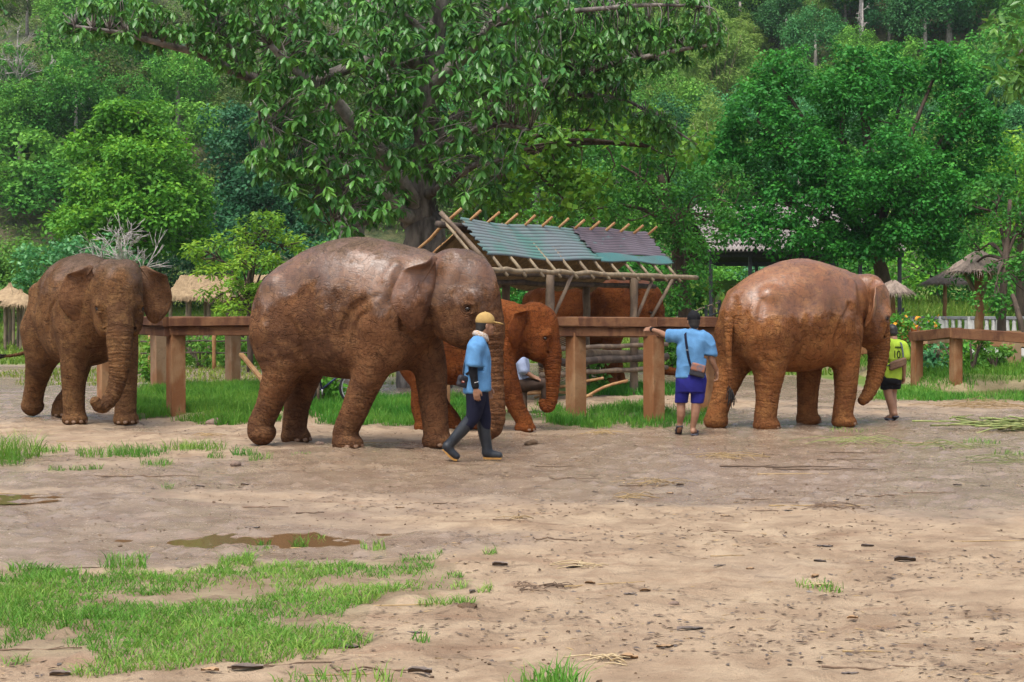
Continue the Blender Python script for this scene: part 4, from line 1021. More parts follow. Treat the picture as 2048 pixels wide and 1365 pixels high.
M_WHITE=mat_plain('white_mark',(.75,.75,.75),None,10,.6,0)
M_GREY=mat_plain('grey_strap',(.10,.12,.15),None,20,.7,0)
M_SANDAL=mat_plain('sandal_foam',(.06,.06,.085),(.03,.03,.04),20,.7,.1)

def sdf_part(name,S,h,mat,parent,folds=0.0,freq=(9,9,4)):
    V,Q=S.polygonise(h)
    if folds:
        Vn=np.zeros_like(V); fn=np.cross(V[Q[:,2]]-V[Q[:,0]],V[Q[:,3]]-V[Q[:,1]])
        for c in range(4): np.add.at(Vn,Q[:,c],fn)
        Vn/=np.linalg.norm(Vn,axis=1)[:,None]+1e-9
        n=vnoise(V*np.array(freq)+V[:,2:3]*np.array([3,-2,0]),1.0); r=1-np.abs(n)*2.2
        V=V+Vn*(r*folds*.8+folds*.55)[:,None]
    return obj(name,mesh_np(name,V,Q,mat),parent)

def hand(S,w,d,fwd,palm,curl=.5,s=1.0):
    """w wrist, d direction of the fingers, palm normal; fwd: thumb side"""
    w=np.array(w,float); d=np.array(d,float)/np.linalg.norm(d); t=np.array(fwd,float); t-=d*(t@d); t/=np.linalg.norm(t); n=np.cross(d,t)
    if n@np.array(palm)<0: n=-n
    M=np.stack([d,t,n],1)
    S.tube([(*(w-d*.02),.024),(*(w+d*.03),.024)],3,.015)
    S.ell(w+d*.055,np.array((.050,.040,.017))*s,M,.015)
    for i,(o,L) in enumerate(((.030,.068),(.010,.077),(-.010,.071),(-.029,.055))):
        b=w+d*.088+t*o; c=curl
        p1=b+d*L*.45*math.cos(c*.6)+n*L*.45*math.sin(c*.6)
        p2=p1+d*L*.32*math.cos(c*1.5)+n*L*.32*math.sin(c*1.5)
        p3=p2+d*L*.25*math.cos(c*2.3)+n*L*.25*math.sin(c*2.3)
        S.tube([(*(b-d*.02),.0095),(*p1,.0092),(*p2,.0085),(*p3,.0072)],7,.004)
    b=w+d*.025+t*.030
    S.tube([(*b,.013),(*(b+d*.030+t*.022+n*.008),.0115),(*(b+d*.062+t*.024+n*.02),.009)],5,.010)

def head(S,c,yaw,pitch=0.0,k=1.0):
    """head looking along +x before yaw"""
    M=rotz(yaw)@roty(pitch); c=np.array(c,float); P=lambda *p: c+M@(np.array(p)*k)
    S.ell(P(-.010,0,.035),np.array((.098,.076,.092))*k,M,.0)
    S.ell(P(.018,0,-.03),np.array((.070,.062,.085))*k,M,.03)
    S.ell(P(.060,0,-.085),np.array((.026,.030,.022))*k,M,.03)     # chin
    S.tube([(*P(.082,0,.012),.010*k),(*P(.106,0,-.030),.015*k)],4,.012)  # nose
    for s in (-1,1):
        S.ell(P(.055,s*.042,-.028),np.array((.022,.018,.018))*k,M,.02)   # cheekbones
        S.ell(P(-.008,s*.078,-.012),np.array((.020,.009,.032))*k,M@rotz(s*-.35),.006)  # ears
        S.ell(P(.082,s*.033,.010),np.array((.014,.014,.009))*k,M,.012,True)
    S.ell(P(.092,0,-.060),np.array((.012,.022,.006))*k,M,.006)
    return P,M

def face_bits(P,M,root,k=1.0):
    for s in (-1,1):
        MB().sphere(P(.074,s*.033,.008),np.array((.010,.014,.007))*k,M,8,6).build('eye',M_EYE,root,True)

def cap(root,P,M,mat,k=1.0,brim=True,tilt=0.0):
    S=SDF(); S.ell(P(-.010,0,.052),np.array((.112,.090,.100))*k,M)
    S.box(P(-.01,0,-.052),np.array((.2,.2,.075))*k,.0,M,.006,True)
    o=sdf_part('cap_crown',S,.006,mat,root)
    if brim:
        S=SDF(); S.ell(P(.125,0,.030),np.array((.085,.080,.012))*k,M@roty(.12+tilt)); S.ell(P(-.005,0,.01),np.array((.098,.078,.06))*k,M,.003,True)
        b=sdf_part('cap_brim',S,.005,mat,root)
    MB().sphere(P(-.01,0,.154),np.array((.010,.010,.006))*k,M,8,5).build('cap_button',mat,root,True)

def strap(root,pts,w,mat,n=26,name='bag_strap',width=.032,face=None):
    """flat band through points"""
    C=spline(np.array(pts,float),n); mb=MB(); T=np.gradient(C,axis=0)
    T/=np.linalg.norm(T,axis=1)[:,None]
    cen=C.mean(0); V=[]
    for p,t in zip(C,T):
        nrm=p-cen if face is None else np.array(face,float); nrm=nrm-t*(nrm@t); nrm/=np.linalg.norm(nrm)+1e-9; s=np.cross(t,nrm)
        V+= [p-s*width/2-nrm*w/2,p+s*width/2-nrm*w/2,p+s*width/2+nrm*w/2,p-s*width/2+nrm*w/2]
    F=[]
    for i in range(len(C)-1):
        for j in range(4): F.append([i*4+j,i*4+(j+1)%4,(i+1)*4+(j+1)%4,(i+1)*4+j])
    F+= [[3,2,1,0],[(len(C)-1)*4+j for j in range(4)]]
    mb.add(V,F); return mb.build(name,mat,root,False)

# --- keeper in rubber boots, walking to the right
def keeper_boots():
    p=G(958,921); root=empty('person',(p[0],p[1],0)); tag(root,'person in tan cap, blue shirt and rubber boots walking beside the largest elephant','person','elephant keepers')
    nR,nL=-1,1
    S=SDF()
    P,M=head(S,(.078,.01,1.535),.28,.02)
    S.tube([(.045,0,1.47,.052),(.015,0,1.38,.058),(-.01,0,1.28,.06)],5,.02)
    S.tube([(-.01,0,1.28,.06),(-.01,0,1.0,.08),(-.02,0,.82,.09)],5,.05)
    S.tube([(-.02,-.12,1.33,.05),(-.03,-.185,1.30,.052),(-.06,-.225,1.05,.040),(-.035,-.235,.84,.027)],10,.03)
    S.tube([(0,.12,1.33,.05),(0,.185,1.30,.052),(.05,.225,1.06,.040),(.10,.20,.84,.027)],10,.03)
    hand(S,(-.03,-.235,.83),(.10,0,-1),(1,-.2,0),(0,1,0),.55)
    hand(S,(.10,.20,.83),(.12,-.02,-1),(1,0,0),(0,-1,0),.55)
    S.tube([(-.02,-.08,.80,.08),(-.07,-.08,.48,.055),(-.30,-.08,.22,.04)],8,.04)
    S.tube([(-.02,.08,.80,.08),(.05,.08,.48,.055),(.09,.08,.12,.04)],8,.04)
    sdf_part('body',S,.0055,M_SKIN,root); face_bits(P,M,root)
    S=SDF(); S.ell(P(-.028,0,.02),(.092,.080,.088),M); S.ell(P(-.07,0,-.05),(.045,.062,.05),M,.03); S.ell(P(.075,0,-.03),(.075,.085,.075),M,.01,True)
    sdf_part('hair',S,.006,M_HAIR,root)
    cap(root,P,M,M_TAN,tilt=.05)
    # shirt
    S=SDF(); S.loft([(.775,-.165,.120,.185),(.80,-.165,.122,.190),(.95,-.155,.120,.180),(1.10,-.148,.122,.178),(1.24,-.135,.108,.190),(1.33,-.105,.075,.165),(1.385,-.062,.058,.085),(1.40,-.05,.05,.06)],2,0,2.3)
    S.tube([(-.02,-.13,1.325,.075),(-.035,-.195,1.27,.082),(-.058,-.232,1.10,.074)],8,.05)
    S.tube([(.0,.13,1.325,.075),(.01,.195,1.27,.082),(.035,.232,1.10,.074)],8,.05)
    S.box((-.06,-.235,1.055),(.12,.12,.03),0,roty(.1),.008,True); S.box((.04,.235,1.055),(.12,.12,.03),0,None,.008,True); S.box((-.02,0,.73),(.3,.3,.055),0,roty(-.12),.008,True)
    sdf_part('shirt',S,.0075,M_BLUE,root,.014,(11,11,5))
    # black under-sleeves
    for nm,pts in (('sleeve',[(-.052,-.228,1.11,.052),(-.062,-.230,1.03,.047),(-.045,-.236,.90,.038),(-.035,-.236,.855,.036)]),('sleeve',[(.04,.226,1.11,.052),(.055,.226,1.03,.047),(.085,.21,.90,.038),(.095,.203,.855,.036)])):
        S=SDF(); S.tube(pts,8,0); sdf_part(nm,S,.007,M_BLACK,root,.004,(20,20,14))
    MB().tube([(-.075,-.252,.885),(-.04,-.275,.895),(-.002,-.252,.905)],.004,6).build('wrist_band',M_WHITE,root,True)
    # trousers
    S=SDF(); S.tube([(-.03,-.075,.82,.115),(-.035,-.08,.66,.098),(-.07,-.08,.50,.078),(-.12,-.08,.42,.066)],9,0)
    S.tube([(-.02,.075,.82,.115),(.01,.08,.66,.098),(.05,.08,.50,.078),(.06,.08,.38,.066)],9,.03)
    sdf_part('trousers',S,.008,M_NAVY,root,.008,(10,10,6))
    # boots
    for pts,foot,sole in (([(-.075,-.08,.485,.074),(-.19,-.08,.35,.068),(-.29,-.08,.235,.058),(-.345,-.08,.175,.056)],[(-.36,-.08,.15,.050),(-.31,-.08,.10,.048),(-.255,-.08,.055,.040)],[(-.405,-.08,.135),(-.35,-.08,.075),(-.29,-.08,.022),(-.245,-.08,.012)]),
                     ([(.045,.08,.45,.074),(.06,.08,.30,.068),(.085,.08,.16,.058),(.09,.08,.10,.056)],[(.085,.08,.07,.050),(.15,.08,.058,.048),(.225,.08,.048,.040)],[(.045,.08,.018),(.10,.08,.016),(.18,.08,.014),(.255,.08,.016)])):
        S=SDF(); S.tube(pts,10,0); S.tube(foot,7,.03); S.ell(pts[0][:3],(.058,.058,.02),roty(.6 if pts[0][0]<0 else .1),.01,True)
        if pts[0][0]>0: S.plane(.004)
        sdf_part('rubber_boot',S,.0065,M_RUB,root,.003,(14,14,8))
        C=spline(np.array(sole),12); mb=MB(); V=[]
        T=np.gradient(C,axis=0); T/=np.linalg.norm(T,axis=1)[:,None]
        for i,(q,t) in enumerate(zip(C,T)):
            u=np.array([-t[2],0,t[0]]); wv=.040*math.sin(math.pi*(i+1.3)/(len(C)+1.6))**.35
            V+=[q-u*.011+np.array([0,-wv,0]),q-u*.011+np.array([0,wv,0]),q+u*.011+np.array([0,wv,0]),q+u*.011+np.array([0,-wv,0])]
        F_=[[i*4+j,i*4+(j+1)%4,(i+1)*4+(j+1)%4,(i+1)*4+j] for i in range(len(C)-1) for j in range(4)]+[[3,2,1,0],[44,45,46,47]]
        mb.add(V,F_); mb.build('sole',M_SOLE,root)
    # scarf
    S=SDF(); a=np.linspace(0,2*np.pi,13)
    S.tube([(.02+.068*math.cos(q),.068*math.sin(q),1.405-.035*math.cos(q-.5),.022) for q in a],24,0); S.tube([(.02+.060*math.cos(q),.060*math.sin(q),1.43-.025*math.cos(q-.5),.020) for q in a],24,.02)
    sdf_part('neck_scarf',S,.006,M_SCARF,root,.005,(25,25,25))
    # bag and strap
    S=SDF(); S.box((-.165,-.135,.90),(.085,.035,.068),.03,rotz(.5)@roty(.25)); S.box((-.16,-.150,.93),(.075,.03,.03),.02,rotz(.5)@roty(.25),.01)
    bg_=sdf_part('shoulder_bag',S,.006,M_BAG,root)
    MB().box((-.175,-.182,.905),(.016,.004,.013),rotz(.5)@roty(.25)).build('red_tag',M_RED,bg_)
    MB().box((-.175,-.1835,.905),(.008,.004,.004),rotz(.5)@roty(.25)).build('white_tag',M_WHITE,bg_)
    strap(root,[(-.14,-.16,.98),(-.05,-.195,1.05),(.06,-.14,1.16),(.115,-.02,1.26),(.075,.09,1.36),(-.02,.11,1.375),(-.12,.07,1.26),(-.165,-.04,1.1),(-.175,-.12,.98)],.007,M_BAG)
    MB().box((.02,-.185,1.10),(.012,.006,.022),roty(.7)).build('strap_buckle',M_GREY,root)
    return root
keeper_boots()

# --- keeper with his hand on the beam, seen from behind
def keeper_shorts():
    p=G(1383,871); root=empty('person',(p[0],p[1],0)); tag(root,'person in black cap, blue shirt and royal blue shorts leaning on the beam fence','person','elephant keepers')
    z=lambda zy: (1280-zy)/721.0
    x=lambda zx: (zx-500)/721.0
    S=SDF(); P,M=head(S,(x(525),.03,z(160)),math.radians(92),.02)
    S.tube([(x(525),.01,1.48,.055),(x(520),0,1.40,.060),(x(510),0,1.30,.06)],5,.02)
    S.tube([(x(510),0,1.30,.06),(x(505),0,1.05,.08),(x(500),0,.85,.09)],5,.06)
    # left arm out to the beam
    S.tube([(x(420),.0,1.36,.055),(x(375),.02,1.345,.055),(x(275),.16,1.355,.043),(x(215),.33,1.40,.036),(x(150),.52,1.435,.028)],14,.03)
    hand(S,(x(148),.53,1.436),(-.75,.6,.05),(.2,.6,.6),(0,.2,-1),.35)
    # right arm hanging
    S.tube([(x(620),.0,1.34,.055),(x(660),0,1.30,.055),(x(695),-.01,1.05,.042),(x(725),.02,.95,.037),(x(752),.06,.885,.028)],14,.03)
    hand(S,(x(753),.062,.88),(.12,.10,-1),(-.3,1,0),(-1,0,0),.6)
    for s,k_,f in ((-1,(x(405),.06,.40),(x(392),.10,.10)),(1,(x(545),-.01,.42),(x(515),.0,.08))):
        S.tube([(x(500)+s*.09,0,.80,.09),(k_[0]+s*.0,k_[1],.50,.064),(k_[0]+(f[0]-k_[0])*.35,k_[1]-.015,.30,.058),(f[0],f[1],f[2]+.05,.038),(f[0],f[1],f[2],.036)],14,.04)
    # feet: left heel raised, right flat
    S.tube([(x(392),.09,.13,.034),(x(388),.13,.075,.034),(x(385),.20,.035,.028)],6,.02)
    S.tube([(x(512),-.02,.055,.036),(x(535),.06,.050,.034),(x(560),.15,.040,.028)],6,.02)
    for i in range(5): S.tube([(x(385)+(i-2)*.014,.20,.032,.011),(x(385)+(i-2)*.017,.235,.03,.009)],3,.006)
    for i in range(5): S.tube([(x(560)+(i-2)*.014,.15,.040,.011),(x(566)+(i-2)*.017,.185,.036,.009)],3,.006)
    sdf_part('body',S,.0055,M_SKIN,root); face_bits(P,M,root)
    S=SDF(); S.ell(P(-.02,0,.015),(.096,.081,.092),M); S.ell(P(-.06,0,-.055),(.05,.062,.05),M,.03); S.ell(P(.08,0,-.03),(.085,.085,.075),M,.01,True)
    sdf_part('hair',S,.006,M_HAIR,root); cap(root,P,M,M_BLACK)
    S=SDF(); S.loft([(z(705),x(352),x(640),.125),(z(690),x(356),x(634),.128),(z(560),x(368),x(632),.125),(z(440),x(365),x(650),.13),(z(350),x(385),x(662),.125),(z(290),x(425),x(630),.095),(z(255),x(470),x(575),.065),(z(240),x(490),x(560),.05)],2,0,2.4)
    S.tube([(x(430),0,1.365,.075),(x(370),.02,1.35,.082),(x(285),.13,1.355,.076)],8,.05)
    S.tube([(x(610),0,1.345,.075),(x(655),0,1.29,.080),(x(688),-.01,1.11,.075)],8,.05)
    S.box((x(262),.185,1.36),(.03,.12,.12),0,rotz(-.55),.006,True); S.box((x(696),-.01,1.06),(.12,.12,.035),0,roty(.12),.006,True); S.box((x(500),0,z(760)),(.4,.4,.06),0,None,.006,True)
    sdf_part('shirt',S,.0075,M_BLUE,root,.015,(9,9,6))
    S=SDF(); S.loft([(.60,x(372),x(622),.12),(.70,x(368),x(624),.13),(.84,x(372),x(622),.12)],2,0,2.5)
    S.tube([(x(425),.0,.74,.10),(x(412),.03,.58,.088),(x(405),.05,.445,.082)],7,.04); S.tube([(x(570),0,.74,.10),(x(562),0,.58,.090),(x(556),0,.445,.084)],7,.04)
    S.box((x(490),0,.40),(.4,.4,.045),0,None,.006,True)
    sdf_part('shorts',S,.008,M_ROYAL,root,.008,(10,10,3))
    for q,rx,ry,rz in (((x(388),.165,.045),.62,0,0),((x(538),.055,.012),0,0,-.18)):
        Mx=rotz(rz)@rotx(-rx); S=SDF(); S.box(q,(.048,.135,.011),.010,Mx); S.ell(np.array(q)+Mx@np.array((0,.04,.035)),(.052,.045,.022),Mx,.012); sdf_part('sandal',S,.0055,M_SANDAL,root)
    S=SDF(); S.box((x(548),-.150,z(640)),(.105,.038,.082),.025,roty(.22)); bgm=sdf_part('shoulder_bag',S,.006,M_BAG,root)
    S=SDF(); S.box((x(550),-.168,z(610)),(.098,.030,.055),.022,roty(.25)); sdf_part('bag_flap',S,.006,M_LEATHER,bgm)
    strap(root,[(x(480),-.15,z(600)),(x(455),-.150,z(500)),(x(440),-.148,z(400)),(x(430),-.125,z(310)),(x(435),-.06,z(262)),(x(450),.05,z(268)),(x(500),.13,z(400)),(x(580),.14,z(560)),(x(625),.0,z(620)),(x(600),-.14,z(620))],.007,M_NAVY)
    MB().box((x(444),-.158,z(438)),(.020,.004,.012)).build('strap_buckle',M_GREY,root)
    S=SDF(); S.tube([(x(157),.505,1.432,.034),(x(145),.537,1.438,.034)],3,0); sdf_part('wristwatch',S,.005,M_BLACK,root)
    return root
keeper_shorts()

# --- keeper in the lime shirt beyond the orange elephant's trunk
def keeper_lime():
    Y=23.35; root=empty('person',((1782-1024)*Y/F,Y,0)); tag(root,'person in lime yellow shirt and black shorts walking away beside the orange elephant trunk','person','elephant keepers')
    K=1.0; x=lambda zx: (zx-190)/775.0; z=lambda zy: (1240-zy)/775.0
    S=SDF(); P,M=head(S,(x(215),.06,z(175)),math.radians(95),.25,.93)
    S.tube([(x(218),.03,z(215),.052),(x(225),0,z(270),.058),(x(222),0,z(360),.06)],5,.02)
    S.tube([(x(222),0,z(360),.06),(x(205),0,z(550),.08),(x(190),0,z(720),.09)],5,.06)
    S.tube([(x(290),0,z(320),.052),(x(330),0,z(350),.052),(x(345),-.01,z(540),.040),(x(350),.02,z(700),.027)],12,.03)
    hand(S,(x(350),.02,z(702)),(-.05,.12,-1),(-.5,1,0),(-1,0,.0),.7)
    S.tube([(x(150),0,z(320),.052),(x(115),0,z(350),.052),(x(95),.03,z(540),.040),(x(90),.10,z(690),.027)],12,.03)
    hand(S,(x(90),.10,z(692)),(.05,.2,-1),(.5,1,0),(1,0,0),.6)
    S.tube([(x(150),0,z(760),.085),(x(150),-.01,z(900),.068),(x(172),-.03,z(1010),.060),(x(195),-.02,z(1140),.040),(x(195),0,z(1190),.036)],12,.04)
    S.tube([(x(240),.05,z(760),.085),(x(228),.10,z(900),.066),(x(225),.05,z(1010),.056),(x(225),-.03,z(1140),.040),(x(228),-.05,z(1180),.036)],12,.04)
    S.tube([(x(190),.0,z(1205),.036),(x(180),.09,z(1215),.034),(x(172),.17,z(1222),.026)],6,.02)
    S.tube([(x(230),-.06,z(1165),.036),(x(232),.02,z(1200),.034),(x(234),.09,z(1222),.026)],6,.02)
    for bx,by in ((x(172),.17),(x(234),.09)):
        for i in range(5): S.tube([(bx+(i-2)*.013,by,.022,.011),(bx+(i-2)*.016,by+.032,.02,.009)],3,.006)
    sdf_part('body',S,.006,M_SKIN,root); face_bits(P,M,root,.93)
    S=SDF(); S.ell(P(-.016,0,.025),(.100,.080,.092),M); S.ell(P(-.06,0,-.045),(.05,.062,.05),M,.03); S.ell(P(.085,0,-.03),(.08,.085,.08),M,.01,True); sdf_part('hair',S,.006,M_HAIR,root)
    S=SDF(); S.loft([(z(745),x(85),x(308),.125),(z(720),x(85),x(305),.125),(z(560),x(98),x(318),.12),(z(420),x(105),x(335),.12),(z(340),x(120),x(340),.11),(z(290),x(155),x(300),.08),(z(262),x(190),x(255),.05)],2,0,2.4)
    S.tube([(x(280),0,z(325),.07),(x(330),0,z(360),.076),(x(350),-.01,z(470),.072)],8,.05); S.tube([(x(160),0,z(325),.07),(x(115),0,z(360),.076),(x(95),.02,z(470),.072)],8,.05)
    S.box((x(195),0,z(775)),(.4,.4,.05),0,roty(.10),.006,True); S.box((x(360),0,z(530)),(.1,.15,.04),0,roty(.15),.006,True); S.box((x(85),.03,z(530)),(.1,.15,.04),0,None,.006,True)
    sh=sdf_part('shirt',S,.0075,M_LIME,root,.014,(9,9,6))
    S=SDF(); S.loft([(z(800),x(80),x(295),.12),(z(760),x(78),x(296),.13),(z(690),x(85),x(300),.12)],2,0,2.5)
    S.tube([(x(140),0,z(760),.095),(x(138),0,z(880),.090)],4,.04); S.tube([(x(240),.03,z(760),.095),(x(240),.05,z(870),.088)],4,.04); S.box((x(190),0,z(920)),(.4,.4,.07),0,roty(-.03),.006,True)
    sdf_part('shorts',S,.008,M_BLACK,root,.007,(10,10,4))
    for q,rx in (((x(180),.07,.010),0.0),((x(232),-.0,.028),.28)):
        Mx=rotx(-rx); S=SDF(); S.box(q,(.046,.130,.012),.010,Mx); S.tube([(q[0]-.045,q[1]+.03,q[2],.008),(q[0],q[1]+.05,q[2]+.055,.009),(q[0]+.045,q[1]+.03,q[2],.008)],8,.005); sdf_part('sandal',S,.0055,M_SANDAL,root)
    S=SDF()
    for i in range(3): S.tube([(x(165),-.15,z(560+i*28),.030),(x(240),-.165,z(530+i*28),.034),(x(325),-.135,z(505+i*26),.030)],8,.008)
    sdf_part('sling_bag',S,.006,M_BROWNBAG,root)
    strap(root,[(x(310),-.14,z(480)),(x(305),-.128,z(400)),(x(292),-.105,z(320)),(x(280),-.03,z(292)),(x(270),.07,z(330)),(x(200),.135,z(480)),(x(120),.10,z(590)),(x(110),-.05,z(600)),(x(160),-.14,z(570))],.007,M_GREY)
    # printed number and name on the back
    def yback(px_,pz_):
        ys=np.linspace(-.3,.1,160); P_=np.array([(px_,q,pz_) for q in ys]); d_=SH(P_); return ys[int(np.argmax(d_<0))]
    SH=SDF(); SH.loft([(z(745),x(85),x(308),.125),(z(720),x(85),x(305),.125),(z(560),x(98),x(318),.12),(z(420),x(105),x(335),.12),(z(340),x(120),x(340),.11),(z(290),x(155),x(300),.08),(z(262),x(190),x(255),.05)],2,0,2.4)
    for ch,zx,zy,sz,sxk in (('1',208,490,.135,.8),('0',256,490,.135,.8)):
        cu=bpy.data.curves.new('number','FONT'); cu.body=ch; cu.size=sz*1.25; cu.extrude=.002; cu.align_x='CENTER'
        to=bpy.data.objects.new('tmp',cu); COL.objects.link(to)
        bpy.context.view_layer.update(); me=bpy.data.meshes.new_from_object(to.evaluated_get(bpy.context.evaluated_depsgraph_get())); bpy.data.objects.remove(to)
        V=np.empty(len(me.vertices)*3); me.vertices.foreach_get('co',V); V=V.reshape(-1,3)
        Vx=V[:,0]*sxk+x(zx); Vz=V[:,1]+z(zy); Vy=np.array([yback(a,b) for a,b in zip(Vx,Vz)])-.021-V[:,2]
        me.vertices.foreach_set('co',np.stack([Vx,Vy,Vz],1).astype(np.float32).ravel()); me.materials.clear(); me.materials.append(M_BLACK)
        obj('printed_number',me,sh)
    mb=MB()                                    # small blurred name line above the number
    for i in range(9):
        px_=x(214+i*8.5); pz_=z(362)+(-.003,.004,0)[i%3]; mb.box((px_,yback(px_,pz_)-.019,pz_),(.0035,.003,.012+.004*(i%2)))
    mb.build('printed_name',M_BLACK,sh)
    return root
keeper_lime()

# --- person sitting behind the small elephant's foreleg
def sitter():
    Y=25.0; root=empty('person',((1047-1024)*Y/F,Y,0)); tag(root,'person in pale blue shirt sitting low behind the small reddish elephant','person','elephant keepers')
    S=SDF(); P,M=head(S,(-.02,.0,1.17),math.radians(10),.2)
    S.tube([(-.03,0,1.10,.05),(-.05,0,.98,.07),(-.05,0,.60,.13)],6,.04)
    for s in (-1,1):
        S.tube([(-.05,s*.15,.97,.05),(-.02,s*.23,.74,.042),(.16,s*.20,.60,.03)],9,.03); hand(S,(.16,s*.20,.60),(1,0,-.3),(0,-s,0.4),(0,0,-1),.5)
        S.tube([(-.05,s*.1,.46,.10),(.35,s*.13,.47,.075),(.38,s*.13,.25,.055),(.36,s*.13,.06,.04),(.46,s*.13,.035,.032)],14,.04)
    sdf_part('body',S,.008,M_SKIN,root); face_bits(P,M,root)
    S=SDF(); S.ell(P(-.016,0,.025),(.102,.082,.095),M); S.ell(P(.085,0,-.03),(.08,.085,.08),M,.01,True); sdf_part('hair',S,.008,M_HAIR,root)
    S=SDF(); S.loft([(.44,-.22,.12,.19),(.6,-.20,.10,.18),(.8,-.18,.09,.19),(.93,-.16,.06,.19),(1.0,-.12,.02,.12),(1.04,-.09,.0,.06)],2,0,2.3)
    for s in (-1,1): S.tube([(-.05,s*.14,.96,.07),(-.03,s*.21,.85,.075),(-.0,s*.235,.72,.07)],6,.05)
    sdf_part('shirt',S,.009,M_BLUE2,root,.010,(10,10,5))
    S=SDF()
    for s in (-1,1): S.tube([(-.08,s*.09,.47,.13),(.2,s*.12,.48,.10),(.36,s*.13,.45,.085),(.38,s*.13,.2,.07)],10,.03)
    sdf_part('trousers',S,.009,mat_plain('brown_trousers',(.05,.028,.018),None,12,.9,.2),root,.008,(10,10,5))
    for s in (-1,1):
        S=SDF(); S.box((.43,s*.13,.012),(.12,.045,.012),.01); S.ell((.47,s*.13,.04),(.05,.048,.025),None,.01); sdf_part('sandal',S,.007,M_SANDAL,root)
    # low log seat
    st=empty('log_stool',root.location); tag(st,'low wooden log stool under the sitting person','stool')
    MB().tube([(-.10,-.02,0),(-.10,-.01,.2),(-.10,0,.40)],[.17,.16,.165],14).build('log',mat_plain('log_wood',(.18,.12,.08),None,8,.85,.4),st,True)
    return root
sitter()
# ------------------------------------------------------------------ vegetation
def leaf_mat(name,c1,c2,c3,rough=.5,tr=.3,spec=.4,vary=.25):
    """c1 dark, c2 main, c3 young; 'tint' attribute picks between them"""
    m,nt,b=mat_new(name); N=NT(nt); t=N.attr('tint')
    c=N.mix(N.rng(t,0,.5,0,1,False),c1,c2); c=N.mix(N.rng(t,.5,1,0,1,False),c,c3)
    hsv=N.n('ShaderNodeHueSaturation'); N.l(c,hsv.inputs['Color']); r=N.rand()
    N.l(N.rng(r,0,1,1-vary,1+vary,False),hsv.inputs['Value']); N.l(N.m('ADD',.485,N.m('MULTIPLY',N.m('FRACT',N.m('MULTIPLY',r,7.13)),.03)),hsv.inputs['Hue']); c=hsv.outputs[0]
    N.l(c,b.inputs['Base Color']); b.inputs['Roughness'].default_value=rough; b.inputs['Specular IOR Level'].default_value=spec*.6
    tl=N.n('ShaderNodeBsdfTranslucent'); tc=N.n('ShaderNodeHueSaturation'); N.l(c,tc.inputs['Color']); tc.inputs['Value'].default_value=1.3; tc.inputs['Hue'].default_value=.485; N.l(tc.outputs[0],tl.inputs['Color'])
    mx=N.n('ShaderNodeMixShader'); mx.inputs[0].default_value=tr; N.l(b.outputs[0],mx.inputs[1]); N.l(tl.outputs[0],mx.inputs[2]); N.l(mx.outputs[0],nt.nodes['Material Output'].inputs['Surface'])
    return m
def unit(v): return v/(np.linalg.norm(v,axis=-1,keepdims=True)+1e-9)
def quads_leaf(P,A,Nn,L,Wd,fold=.18):
    """folded two-triangle leaves"""
    Sd=unit(np.cross(A,Nn)); Nn=unit(np.cross(Sd,A)); L=np.broadcast_to(L,(len(P),))[:,None]; Wd=np.broadcast_to(Wd,(len(P),))[:,None]
    V=np.stack([P,P+A*L*.45+Sd*Wd*.5+Nn*L*fold*.5,P+A*L,P+A*L*.45-Sd*Wd*.5+Nn*L*fold*.5],1).reshape(-1,3)
    i=np.arange(len(P))[:,None]*4; return V,np.concatenate([i+[[0,1,2]],i+[[0,2,3]]])
def clump_leaves(C,Rr,n,L,Wd,rg_,up=.55,flat=.8,jit=.5,inner=.45):
    """n leaves spread through each clump"""
    K=len(C); C=np.repeat(C,n,0); Rr=np.repeat(np.broadcast_to(np.asarray(Rr,float).reshape(len(Rr),-1),(K,3)),n,0)
    d=unit(rg_.normal(0,1,(K*n,3))+np.array([0,0,.35])); u=rg_.uniform(inner,1,(K*n,1))
    P=C+d*u*Rr*np.array([1,1,flat])
    Nn=unit(d*.6+np.array([0,0,up])+rg_.normal(0,jit,d.shape)); A=unit(np.cross(Nn,rg_.normal(0,1,d.shape))+d*.3-np.array([0,0,.25]))
    s=rg_.uniform(.65,1.25,K*n); V,F_=quads_leaf(P,A,Nn,L*s,Wd*s)
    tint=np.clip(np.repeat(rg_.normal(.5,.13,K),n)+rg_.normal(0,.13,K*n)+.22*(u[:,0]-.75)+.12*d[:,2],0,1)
    return V,F_,np.repeat(tint,4)
def shell_clumps(blobs,dens,rg_,lo=-.55,fill=.25):
    """clump centres on the blobs' surfaces (not deep inside other blobs) plus a few inside"""
    out=[]
    for b in blobs:
        c=np.array(b[:3]); r=np.array(b[3:6]); k=max(4,int(dens*4*np.pi*((r[0]*r[1])**1.6/3+(r[0]*r[2])**1.6/3+(r[1]*r[2])**1.6/3)**(1/1.6)))
        d=unit(rg_.normal(0,1,(k,3))); d=d[d[:,2]>lo]; P=c+d*r*rg_.uniform(.80,1.02,(len(d),1)); out.append(P)
        q=unit(rg_.normal(0,1,(int(k*fill),3))); out.append(c+q*r*rg_.uniform(.2,.75,(len(q),1)))
    P=np.vstack(out); keep=np.ones(len(P),bool)
    for b in blobs:
        e=(((P-np.array(b[:3]))/np.array(b[3:6]))**2).sum(1); keep&=~((e<.42)&(rg_.random(len(P))>fill*.6))
    return P[keep]
def lumpy(blobs,k,fr,seed):
    """break big blobs into smaller overlapping ones so that the crown shows separate boughs"""
    q=np.random.default_rng(seed); out=[]
    for b in blobs:
        c=np.array(b[:3]); r=np.array(b[3:6]); d=unit(q.normal(0,1,(k,3))*np.array([1,1,1])+np.array([0,-.25,.25]))
        for u in d: s=fr*q.uniform(.75,1.25); out.append((*(c+u*r*q.uniform(.55,.85)),*(r*s*np.array([1,1,.75]))))
    return out
